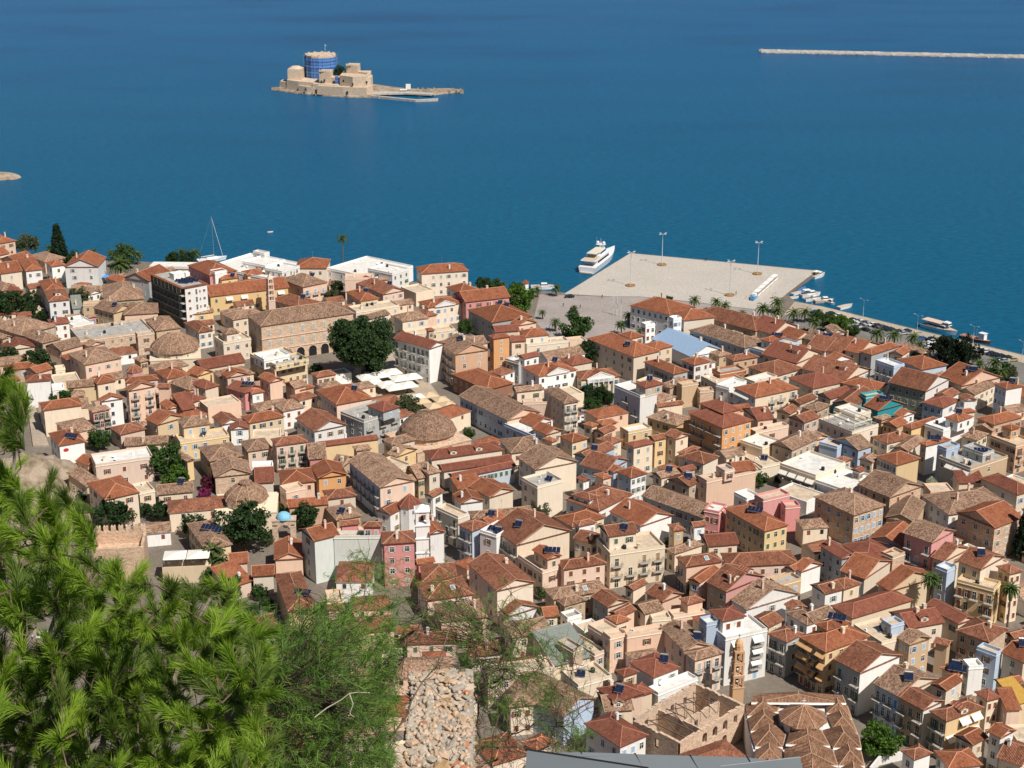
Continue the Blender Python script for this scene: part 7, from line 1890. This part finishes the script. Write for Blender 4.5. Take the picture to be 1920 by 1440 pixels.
n = 12; cx = ix(598); b = MB(); b.lathe([(12.2, 5), (12.2, 26.5), (10.8, 26.9), (0, 26.5)], n, 0, (cx, 20)); b.build('round_tower', fs, isl)
def netmat():
    m, n_, l, bb = new_mat('blue_scaffold_net'); g = n_.new('ShaderNodeNewGeometry'); wv = n_.new('ShaderNodeTexWave'); wv.bands_direction = 'Z'; wv.inputs['Scale'].default_value = .13; wv.inputs['Distortion'].default_value = 4.0; wv.inputs['Detail'].default_value = 3; wv.inputs['Detail Scale'].default_value = .3; l.new(g.outputs['Position'], wv.inputs['Vector'])
    r = ramp(n_, [(.1, (.035, .12, .36)), (.9, (.09, .22, .50))]); l.new(wv.outputs[0], r.inputs[0]); l.new(r.outputs[0], bb.inputs['Base Color']); bb.inputs['Roughness'].default_value = .8; return m
b = MB()
for k in range(10): z = 6 + k * 1.9; b.lathe([(12.9 + .2 * math.sin(k * 2.3), z), (12.9 + .2 * math.sin(k * 2.3 + 2.3), z + 1.9)], n, 0, (cx, 20))
b.build('scaffold_net', netmat(), isl); b = MB()
for k in range(12): a = 2 * math.pi * (k + .5) / 12; b.tube((cx + 13.6 * math.cos(a), 20 + 13.6 * math.sin(a), 5), (cx + 13.6 * math.cos(a), 20 + 13.6 * math.sin(a), 27.5), .1, n=4)
b.build('scaffold_pole', steel, isl)
for k in range(12): a = 2 * math.pi * k / 12; b = MB(); c0, s0 = cx + 11.2 * math.cos(a), 20 + 11.2 * math.sin(a); b.box(c0 - 1, c0 + 1, s0 - .5, s0 + .5, 26.6, 27.5); b.build('merlon', fs, isl)
ib('scaffold_sheet', [(633, -15.6), (640, -16.4), (640, -15.9), (633, -15.1)], 6, 14.5, 1, cached('net2', netmat))
b = MB(); b.tube((ix(607), 20, 26.5), (ix(607), 20, 35), .13, .08, 5); b.build('flagpole', white, isl); b = MB(); b.box(ix(607), ix(607) + 1.1, 19.97, 20.03, 33.0, 34); b.build('flag', plain('pale_flag', (.35, .45, .6)), isl)
b = MB(); b.tube((ix(702), -14, 1.6), (ix(730), -10, 1.9), .3); b.build('path_wall', fs, isl)
for pts, lab in ([[(700, -30), (786, -50), (788, -47), (702, -27)], 'long'], [[(786, -50), (826, -46), (826, -42), (788, -47)], 'end']):
    o = ib('jetty', pts, -1, 1.7, 1, concrete)
ib('quay_platform', [(702, -24), (760, -20), (810, -26), (818, -20), (770, -12), (706, -12)], 1, 2.1, 1, concrete); ib('site_board', [(762, -6), (771, -6), (771, -5.6), (762, -5.6)], 3, 7, 1, white); b = MB(); [b.tube((ix(x), -5.8, 1), (ix(x), -5.8, 3.2), .1) for x in (763, 770)]; b.build('board_post', steel, isl)
ib('white_awning', [(752, -14), (765, -14), (765, -10), (752, -10)], 3.4, 3.7, 1, white); b = MB(); [b.tube((ix(x), y, 1.6), (ix(x), y, 3.5), .08) for x in (752.5, 764.5) for y in (-13.8, -10.2)]; b.build('awning_post', steel, isl)
t = empty('tree', (oi_.x + ix(636), oi_.y + 8, 8)); tag(t, 'single dark tree beside the blue-netted tower on the island', 'tree'); inst('crown', cached(('crown', 'dark', 0), lambda: crown_mesh('crown', 46, 90, .062, LEAF['dark'], 10, .85)), t, (0, 0, 6.5), 0, (5.2, 5.2, 6)); inst('trunk', trunk_mesh(), t, (0, 0, 0), 0, (4, 4, 6))
# breakwater and shoal at the left edge
a0 = P(1427, 98, 0); a1 = P(1920, 108.5, 0); dv = (a1 - a0); Lb = dv.length * 1.25; t = empty('breakwater', a0, math.atan2(dv.y, dv.x)); tag(t, 'long pale rubble breakwater running out of frame at the upper right', 'breakwater')
b = MB(); b.prism([(0, -3.6), (Lb, -3.6), (Lb, 3.6), (0, 3.6)], -1.5, 1.7, 0, 1, c=(Lb / 2, 0)); bw = plain('breakwater_stone', (.50, .46, .42), .95, var=.3, scale=.4); b.build('core', bw, t)
r2 = np.random.default_rng(8); N = 6500; C = np.stack([r2.uniform(-2, Lb, N), np.clip(r2.normal(0, 2.6, N), -5.5, 5.5), np.zeros(N)], 1); C[:, 2] = 2.2 - np.abs(C[:, 1]) * .42 + r2.uniform(-.3, .5, N); s = r2.uniform(.35, .85, N)
base = np.array([(1, 0, 0), (-1, 0, 0), (0, 1, 0), (0, -1, 0), (0, 0, 1), (0, 0, -1)], float); V = C[:, None, :] + base[None] * s[:, None, None] * r2.uniform(.6, 1.15, (N, 6, 1)) + r2.normal(0, .12, (N, 6, 3))
tri = np.array([(0, 2, 4), (2, 1, 4), (1, 3, 4), (3, 0, 4), (2, 0, 5), (1, 2, 5), (3, 1, 5), (0, 3, 5)]); F = (np.arange(N)[:, None, None] * 6 + tri[None]).reshape(-1, 3)
o = inst('boulder', np_mesh('boulder', V.reshape(-1, 3), F, [bw]), t); o['kind'] = 'stuff'
q = P(-6, 334, 0); o = rock_slab('skerry', [(-12, -6), (4, -7), (14, -3), (15, 2), (6, 6), (-12, 8)], -1, 3, rock, None, .7, (q.x, q.y, 0)); tag(o, 'pale rock shoal poking in at the left edge of the sea', kind='structure')
# ------------------------------------------------------------------ foreground: pine, feathery bush, rubble wall, metal roof
def needle_mat(name, c1, c2, tr=.35):
    m, n, l, b = new_mat(name); b.inputs['Roughness'].default_value = .5; b.inputs['Specular IOR Level'].default_value = .25
    g = n.new('ShaderNodeNewGeometry'); t = noise_tex(n, l, g.outputs['Position'], 2.2, 3, .6); r = ramp(n, [(.35, c1), (.65, c2)]); l.new(t.outputs[0], r.inputs[0]); l.new(r.outputs[0], b.inputs['Base Color'])
    x = n.new('ShaderNodeBsdfTranslucent'); l.new(r.outputs[0], x.inputs[0]); ms = n.new('ShaderNodeMixShader'); ms.inputs[0].default_value = tr; l.new(b.outputs[0], ms.inputs[1]); l.new(x.outputs[0], ms.inputs[2]); l.new(ms.outputs[0], n['Material Output'].inputs['Surface']); return m
pine_new = needle_mat('pine_needles', (.17, .29, .025), (.32, .46, .05)); pine_old = needle_mat('old_pine_needles', (.09, .16, .02), (.18, .25, .05)); brush = needle_mat('bush_filaments', (.08, .17, .03), (.19, .31, .055))
pbark = plain('pine_bark', (.30, .24, .19), .95, var=.4, scale=20)
def norm(v): return v / np.maximum(np.linalg.norm(v, axis=-1, keepdims=True), 1e-9)
def needles(base, dirs, lens, wid, r):
    """thin bent two-segment blades: base (n,3), dirs (n,3)"""
    n = len(base); side = norm(np.cross(dirs, r.normal(size=(n, 3)))) * wid; droop = np.zeros((n, 3)); droop[:, 2] = -1
    mid = base + dirs * lens[:, None] * .55; tip = base + dirs * lens[:, None] * .97 + droop * (lens[:, None] * .13) * r.uniform(.1, 1.2, (n, 1))
    V = np.stack([base - side * .7, base + side * .7, mid + side, mid - side, tip], 1).reshape(-1, 3); i = np.arange(n)[:, None] * 5
    F = np.concatenate([i + np.array([0, 1, 2]), i + np.array([0, 2, 3]), i + np.array([3, 2, 4])], 0)
    return V, F
def curve_tubes(name, lines, mat, parent):
    b = MB()
    for pts, r0, r1, n in lines:
        for k in range(len(pts) - 1):
            a = k / (len(pts) - 1); c = (k + 1) / (len(pts) - 1); b.tube(pts[k], pts[k + 1], r0 + (r1 - r0) * a, r0 + (r1 - r0) * c, n, cap=False)
    return b.build(name, mat, parent)
r = np.random.default_rng(21)
PINE = [(-80, 690), (10, 700), (55, 760), (40, 830), (80, 880), (105, 925), (150, 935), (180, 1000), (185, 1075), (240, 1085), (300, 1105), (340, 1105), (380, 1100), (430, 1100), (450, 1140), (470, 1160), (500, 1210), (500, 1290), (480, 1340), (510, 1460), (520, 1520), (-80, 1520)]
HOLE = [((70, 1185), 34), ((72, 900), 48), ((130, 1000), 14), ((45, 985), 14), ((215, 1150), 12), ((25, 860), 20), ((100, 1195), 22), ((300, 1300), 12), ((40, 1240), 16)]
tips = []; 
while len(tips) < 1000:
    px, py = r.uniform(-80, 520), r.uniform(690, 1520)
    if not inside_poly(px, py, PINE): continue
    if any((px - h[0][0]) ** 2 + (py - h[0][1]) ** 2 < h[1] ** 2 for h in HOLE) and r.random() < .93: continue
    tips.append(np.array(D(px, py, r.uniform(8.6, 12.5))))
tips = np.array(tips); root = np.array(D(-260, 2300, 10.5)); root[2] -= 1.5
tree = empty('pine_tree', Vector(root)); tag(tree, 'bright green pine with long needles filling the lower left foreground', 'pine tree')
# main limbs reach from the trunk; each tuft hangs on a twig from the nearest limb point
limb_ends = [D(30, 800, 10.5), D(130, 980, 10.2), D(60, 1120, 10.8), D(240, 1120, 10.2), D(400, 1110, 10.0), D(455, 1230, 9.8), D(330, 1290, 10.5), D(440, 1420, 9.6), D(150, 1330, 10.0), D(20, 950, 11.4), D(220, 1420, 9.4), D(500, 1500, 9.3), D(40, 1420, 9.6)]
lines = []; LP_ = []
tr0 = root; tr1 = np.array(D(90, 1560, 10.4)); tp = [tr0 + (tr1 - tr0) * s + r.normal(size=3) * .04 for s in np.linspace(0, 1, 8)]
for e in limb_ends:
    e = np.array(e); pts = []; st = tp[5] if r.random() < .5 else tp[7]
    for s in np.linspace(0, 1, 12):
        p = st + (e - st) * s; p = p + np.array([0, 0, -.35 * math.sin(s * math.pi)]) + r.normal(size=3) * .035; pts.append(p)
    lines.append((pts, .04, .010, 6)); LP_ += pts[3:]
LP_ = np.array(LP_)
NB, ND, NL, NM = [], [], [], []; twigs = []
net = list(LP_); netd = np.array(net); order = np.argsort([((LP_ - t_) ** 2).sum(1).min() for t_ in tips])
for i in order:
    tpnt = tips[i]; j = np.argmin(((netd - tpnt) ** 2).sum(1)); a = netd[j]; d = tpnt - a
    mid = a + d * .5 + np.array([0, 0, -.05]) + r.normal(size=3) * .03; twigs.append(([a, mid, tpnt], .006, .0035, 4)); netd = np.vstack([netd, tpnt[None], mid[None]])
    up = np.array([r.normal() * .55, r.normal() * .55 - .15, .55]); ax = norm((norm((tpnt - mid)[None])[0] * .5 + up)[None])[0]
    n = int(r.uniform(170, 330)); s = r.random(n); bl = r.uniform(.10, .20); b0 = tpnt[None] + ax[None] * (s[:, None] - .6) * bl * 1.2
    rd = r.normal(size=(n, 3)); rd -= (rd @ ax)[:, None] * ax[None]; rd = norm(rd); spread = r.uniform(.15, 1.0, n) * (1.0 - .5 * s); dd = norm(ax[None] + rd * spread[:, None])
    old = r.random() < .42
    NB.append(b0); ND.append(dd); NL.append(r.uniform(.085, .155, n)); NM.append(np.full(n, 1 if old else 0))
NB, ND, NL, NM = map(np.concatenate, (NB, ND, NL, NM)); V, F = needles(NB, ND, NL, .0016, r); mi = np.concatenate([NM, NM, NM])
inst('foliage', np_mesh('foliage', V - root, F, [pine_new, pine_old], matidx=mi), tree)['kind'] = 'stuff'
rel = lambda ls: [([np.array(p) - root for p in pts], a, b_, n) for pts, a, b_, n in ls]
curve_tubes('trunk', rel([(tp, .16, .09, 10)]), pbark, tree); curve_tubes('branch', rel(lines), pbark, tree); curve_tubes('twig', rel(twigs), bark, tree)['kind'] = 'stuff'
cone = MB(); cone.lathe([(0, -.045), (.02, -.035), (.026, 0), (.018, .03), (0, .042)], 8)
cm_ = cone.mesh('pine_cone', [plain('cone_brown', (.20, .14, .11), .9, var=.4, scale=60)])
for (px, py, dp) in [(376, 1292, 9.9), (158, 1075, 9.9), (45, 1055, 9.9), (250, 1200, 9.7), (300, 1250, 9.7), (243, 1245, 9.7), (440, 1340, 9.2)]: inst('pine_cone', cm_, tree, Vector(np.array(D(px, py, dp)) - root), rot=(r.uniform(0, 3), r.uniform(0, 3), 0), scale=(1.5, 1.5, 1.5))

# feathery bush right of the pine
bl = D(700, 1900, 14.5); bush = empty('feathery_bush', bl); tag(bush, 'dark green feathery bush with bare thin branches between the pine and stone wall', 'bush'); B0 = np.array(bl)
DENS = [((560, 1330), (110, 130), 1.0), ((660, 1270), (90, 110), .9), ((610, 1200), (90, 60), .6), ((730, 1330), (40, 120), .7), ((520, 1230), (50, 60), .6), ((680, 1420), (120, 70), .6), ((560, 1440), (120, 60), .8)]
TH = [((690, 1080), (30, 50), .35), ((740, 1090), (60, 50), .16), ((880, 1190), (50, 60), .20), ((960, 1240), (80, 40), .35), ((1010, 1230), (50, 60), .25), ((930, 1300), (60, 50), .25), ((1020, 1320), (50, 60), .30), ((1075, 1395), (25, 30), .5), ((760, 1170), (60, 40), .25), ((840, 1130), (40, 50), .15), ((940, 1140), (40, 40), .12), ((900, 1380), (40, 60), .12)]
def cloud(spec, n):
    out = []; w_ = np.array([s[2] * s[1][0] * s[1][1] for s in spec]); w_ /= w_.sum()
    for k in r.choice(len(spec), n, p=w_):
        (cx, cy), (sx_, sy_), _ = spec[k]; out.append((r.normal(cx, sx_ * .72), r.normal(cy, sy_ * .68)))
    return out
anchors = []; lines = []
for (ex, ey, dp) in [(560, 1190, 14), (520, 1290, 13), (650, 1160, 15), (690, 1060, 15.5), (610, 1330, 13.5), (730, 1230, 15), (800, 1130, 15.5), (870, 1080, 15.5), (560, 1100, 15.5), (480, 1340, 13)]:
    st = np.array(D(r.uniform(560, 720), 1640, 14.2)); e = np.array(D(ex, ey, dp)); pts = []; off = np.zeros(3)
    for s in np.linspace(0, 1, 16): off = off + r.normal(size=3) * .035; pts.append(st + (e - st) * s + off * math.sin(s * 3.1))
    lines.append((pts, .016, .004, 5)); anchors += pts[4:]
for (sx_, sy_, ex, ey) in [(905, 1560, 1080, 1215), (890, 1440, 1100, 1330), (880, 1330, 990, 1180), (890, 1400, 1090, 1400), (880, 1300, 1060, 1240), (890, 1290, 960, 1110), (880, 1420, 1040, 1290), (900, 1400, 905, 1170)]:
    st = np.array(D(sx_, sy_, 20)); e = np.array(D(ex, ey, 20 + r.uniform(-.6, .6))); pts = []; off = np.zeros(3)
    for s in np.linspace(0, 1, 18): off = off + r.normal(size=3) * .05; pts.append(st + (e - st) * s + off * math.sin(s * 3.1))
    lines.append((pts, .016, .004, 5)); anchors += pts[3:]
st = np.array(D(885, 1700, 20))
for k in range(8):
    pts = [st + r.normal(size=3) * .1 * s + (np.array(D(890 + 2 * k, 1250 + 20 * k, 20)) - st) * s for s in np.linspace(0, 1, 8)]
    if k < 1: lines.append(([p_ + np.array([.22, 0, 0]) for p_ in pts], .014, .006, 5))
A = np.array(anchors); FB, FD, FL_ = [], [], []; tw = []
for spec, n, dr_, nf_ in ((DENS, 1150, (12.6, 16.5), (34, 70)), (TH, 640, (19.2, 21.5), (14, 40))):
    for (px, py) in cloud(spec, n):
        if py < 1040 or px < 440 or (spec is DENS and px > 742): continue
        p = np.array(D(px, py, r.uniform(*dr_))); j = np.argmin(((A - p) ** 2).sum(1)); a = A[j]
        if np.linalg.norm(p - a) < 1.3: tw.append(([a, (a + p) / 2 + r.normal(size=3) * .05, p], .004, .002, 3))
        ax = norm(norm((p - a)[None])[0] + r.normal(size=3) * .5 + np.array([0, 0, -.1])); m_ = int(r.uniform(*nf_)); s = r.uniform(-1, .2, m_); b0 = p[None] + ax[None] * s[:, None] * .22
        FB.append(b0); FD.append(norm(ax[None] * .9 + r.normal(size=(m_, 3)) * .55)); FL_.append(r.uniform(.05, .13, m_))
V, F = needles(np.concatenate(FB), np.concatenate(FD), np.concatenate(FL_), .0022, r)
inst('foliage', np_mesh('foliage', V - B0, F, [brush]), bush)['kind'] = 'stuff'
for k in range(900):     # bare wiry twigs
    a = A[r.integers(len(A))]; d = norm(r.normal(size=(1, 3)))[0]; pts = [a]; 
    for s in range(4): d = norm((d + r.normal(size=3) * .45)[None])[0]; pts.append(pts[-1] + d * r.uniform(.05, .14))
    tw.append((pts, .0035, .0015, 3))
rel = lambda ls: [([np.array(p) - B0 for p in pts], a, b_, n) for pts, a, b_, n in ls]
curve_tubes('branch', rel(lines), bark, bush); curve_tubes('twig', rel(tw), plain('dark_twig', (.07, .05, .035), .9), bush)['kind'] = 'stuff'
# pale dead twig
pts = [np.array(D(x, y, 12.6)) - B0 for x, y in [(590, 1345), (612, 1328), (640, 1312), (655, 1300), (672, 1298), (694, 1299)]]; pts2 = [np.array(D(x, y, 12.6)) - B0 for x, y in [(655, 1300), (662, 1320), (656, 1338), (664, 1345)]]
curve_tubes('dead_twig', [(pts, .006, .003, 5), (pts2, .005, .002, 5)], plain('pale_dead_wood', (.42, .38, .30), .9), bush)

# rubble wall top running towards the viewpoint
ztop = 191.0
def onz(px, py, z): return P(px, py, z)
fl, fr = onz(772, 1245, ztop), onz(884, 1245, ztop); nl, nr = onz(752, 1442, ztop), onz(889, 1442, ztop)
wl = empty('rubble_wall', (fl + fr) / 2); O = (fl + fr) / 2; tag(wl, 'broken rubble stone wall top with pale mortar rising at the bottom centre', 'stone wall')
far = (fl + fr) / 2; near_ = (nl + nr) / 2; L = (far - near_).length; ax = (near_ - far).normalized(); sd_ = Vector((-ax.y, ax.x, 0)) * -1
if sd_.x < 0: sd_ = -sd_
wdt = (fr - fl).length
mort = plain('lime_mortar', (.42, .33, .25), .95, var=.3, scale=9)
b = MB(); Lx = L + 5
def wpt(s, t, z): p = ax * s + sd_ * t; return (p.x, p.y, z)
def core_prof(s): return -.055 + .04 * math.sin(s * 5) - .22 * max(0, (.35 - s) / .35) ** 2
N = 40
for i in range(N):
    s0, s1 = Lx * i / N, Lx * (i + 1) / N
    for j in range(8):
        t0, t1 = wdt * (-.5 + j / 8), wdt * (-.5 + (j + 1) / 8); bump = lambda s, t: core_prof(s) + .05 * noise.noise(Vector((s * 6, t * 7, 0))) - .35 * max(0, abs(t) / wdt - .42)
        b.face([wpt(s0, t0, bump(s0, t0)), wpt(s1, t0, bump(s1, t0)), wpt(s1, t1, bump(s1, t1)), wpt(s0, t1, bump(s0, t1))])
    for t in (-.5, .5): b.face([wpt(s0, wdt * t, core_prof(s0) - .03), wpt(s1, wdt * t, core_prof(s1) - .03), wpt(s1, wdt * t, -9), wpt(s0, wdt * t, -9)][::1 if t < 0 else -1])
b.face([wpt(0, -wdt / 2, -.3), wpt(0, wdt / 2, -.3), wpt(0, wdt / 2, -9), wpt(0, -wdt / 2, -9)]); 
c_o = b.build('mortar_core', mort, wl)
for p in c_o.data.polygons:
    pass
STC = [plain('stone_' + n_, c, .9, var=.28, scale=14) for n_, c in (('grey', (.34, .30, .25)), ('pale', (.45, .37, .29)), ('peach', (.48, .34, .24)), ('ochre', (.38, .25, .13)), ('brick', (.42, .17, .09)))]
import bmesh
stm = []
for k in range(10):
    bm = bmesh.new(); bmesh.ops.create_icosphere(bm, subdivisions=2 if k < 5 else 1, radius=1); rr = random.Random(k)
    for v in bm.verts:
        n_ = v.co.normalized(); f = .82 + .35 * noise.noise(n_ * 1.7 + Vector((k * 7, 0, 0))); v.co = Vector((round(n_.x * f * 1.6) / 1.6 * .8 + n_.x * f * .2, round(n_.y * f * 1.9) / 1.9 * .5 + n_.y * f * .5, n_.z * f * .62))
    me = bpy.data.meshes.new('stone'); bm.to_mesh(me); bm.free(); stm.append(me)
stv = []
for k, me in enumerate(stm):
    for mt in STC: m2 = me.copy(); m2.materials.append(mt); stv.append(m2)
rr = random.Random(3); placed = []; ns = 0; tries = 0
while ns < 296 and tries < 9000:
    tries += 1; s = rr.uniform(-.05, L + .25); t = rr.uniform(-.5, .44) * wdt; sz = rr.choice([.055, .07, .09, .12]) * (1.15 if s < .4 else 1)
    if any((s - a) ** 2 + (t - c) ** 2 < ((sz + e) * .54) ** 2 for a, c, e in placed): continue
    placed.append((s, t, sz)); ns += 1; z = core_prof(s) + rr.uniform(-.02, .03) + .13 * max(0, 1 - s / .5) * max(0, 1 - (abs(t) / wdt / .42) ** 2) - .25 * max(0, abs(t) / wdt - .42)
    mi_ = rr.choices(range(5), [.30, .30, .28, .06, .06])[0]; k = rr.randrange(10)
    inst('stone', stv[k * 5 + mi_], wl, wpt(s, t, z), rot=(rr.uniform(-.35, .35), rr.uniform(-.35, .35), rr.uniform(0, 6)), scale=(sz * rr.uniform(.9, 1.5), sz * rr.uniform(.7, 1.1), sz * rr.uniform(.38, .7)))
pl = MB(); [pl.face([wpt(Lx * k_ / 20, wdt * .40, -.06), wpt(Lx * (k_ + 1) / 20, wdt * .40, -.06), wpt(Lx * (k_ + 1) / 20, wdt * .53, -.075 + .02 * ((k_ + 1) % 3)), wpt(Lx * k_ / 20, wdt * .53, -.075 + .02 * (k_ % 3))]) for k_ in range(20)]; [pl.face([wpt(Lx * k_ / 20, wdt * .53, -.075 + .02 * (k_ % 3)), wpt(Lx * (k_ + 1) / 20, wdt * .53, -.075 + .02 * ((k_ + 1) % 3)), wpt(Lx * (k_ + 1) / 20, wdt * .56, -8), wpt(Lx * k_ / 20, wdt * .56, -8)]) for k_ in range(20)]; pl.build('plaster_edge', plain('grey_plaster', (.36, .32, .27), .95, var=.25, scale=7), wl)
sm_ = MB()
V_ = []; Fc = []
for k in range(900):
    s = rr.uniform(-.03, L + .3); t = rr.choice([rr.uniform(-.5, .5)] * 3 + [-.51, .51]) * wdt; z = core_prof(s) + .02 if abs(t) < wdt * .5 else rr.uniform(-1.6, -.05); sz = rr.uniform(.02, .045); c = Vector(wpt(s, t, z)); n0 = len(V_)
    for d in ((1, 0, 0), (-1, 0, 0), (0, 1, 0), (0, -1, 0), (0, 0, 1), (0, 0, -1)): V_.append(c + Vector(d) * sz * rr.uniform(.6, 1.5))
    for f in ((0, 2, 4), (2, 1, 4), (1, 3, 4), (3, 0, 4), (2, 0, 5), (1, 2, 5), (3, 1, 5), (0, 3, 5)): Fc.append([n0 + q for q in f])
o = inst('small_stone', np_mesh('small_stone', np.array([tuple(v) for v in V_]), np.array(Fc), STC[:4], matidx=np.array([rr.choices(range(4), [4, 4, 3, 1])[0] for _ in Fc])), wl); o['kind'] = 'stuff'

# grey sheet-metal roof at the bottom right
gm = plain('grey_zinc_sheet', (.20, .22, .235), .6, .1, var=.06, scale=1.5, spec=.4); seam = plain('black_seam', (.02, .021, .023), .6)
rf = empty('metal_roof', D(1240, 1500, 13)); tag(rf, 'grey sheet-metal roof with black seams cut by the bottom edge', 'roof'); RO = rf.location.copy()
def dd(px, py, dp): return D(px, py, dp) - RO
def quad(name, pts, mat, th=.03):
    b = MB(); P4 = [Vector(p) for p in pts]; n_ = (P4[1] - P4[0]).cross(P4[2] - P4[0]).normalized(); n_ = n_ if n_.z > 0 else -n_
    b.face(P4); lo = [p - n_ * th for p in P4]; b.face(lo[::-1])
    for i in range(len(P4)): b.face([lo[i], lo[(i + 1) % len(P4)], P4[(i + 1) % len(P4)], P4[i]])
    return b.build(name, mat, rf)
top = [(1088, 1410), (1190, 1414), (1293, 1417), (1400, 1420), (1430, 1431)]; bot = [(1128, 1490), (1232, 1490), (1338, 1490), (1440, 1490), (1470, 1490)]
quad('panel', [dd(988, 1407, 13.2), dd(1210, 1441, 12.6), dd(1216, 1500, 12.0), dd(980, 1500, 12.2)], gm)
quad('panel', [dd(1084, 1410, 13.6), dd(1190, 1413.5, 13.6), dd(1236, 1490, 12.95), dd(1020, 1413, 13.3)], gm)
for i in range(3): quad('panel', [dd(*top[i + 1 if i else 1], 13.6) if False else dd(top[i + 1 - 0][0] if i < 3 else 0, top[i + 1][1], 13.6), dd(top[i + 2][0] if i < 2 else 1432, top[i + 2][1] if i < 2 else 1424, 13.6), dd(bot[i + 2][0], 1490, 12.95), dd(bot[i + 1][0], 1490, 12.95)], gm)
quad('panel', [dd(1350, 1437, 12.9), dd(1500, 1420, 13.0), dd(1520, 1500, 12.3), dd(1330, 1500, 12.3)], gm)
b = MB(); b.tube(dd(986, 1405.5, 13.22), dd(1215, 1441, 12.62), .012, n=6); b.build('seam', seam, rf)
for i in (0, 1, 2, 3): b = MB(); b.tube(dd(*top[i], 13.62), dd(*bot[i], 12.98), .013, n=6); b.build('seam', seam, rf)
b = MB(); b.tube(dd(1350, 1437, 12.92), dd(1500, 1420, 13.02), .008, n=6); b.build('seam', gm, rf)
# hillside tree cover keeps the slope green where other views look down
print('objects', len(bpy.data.objects), 'tris', sum(len(m.polygons) for m in bpy.data.meshes))
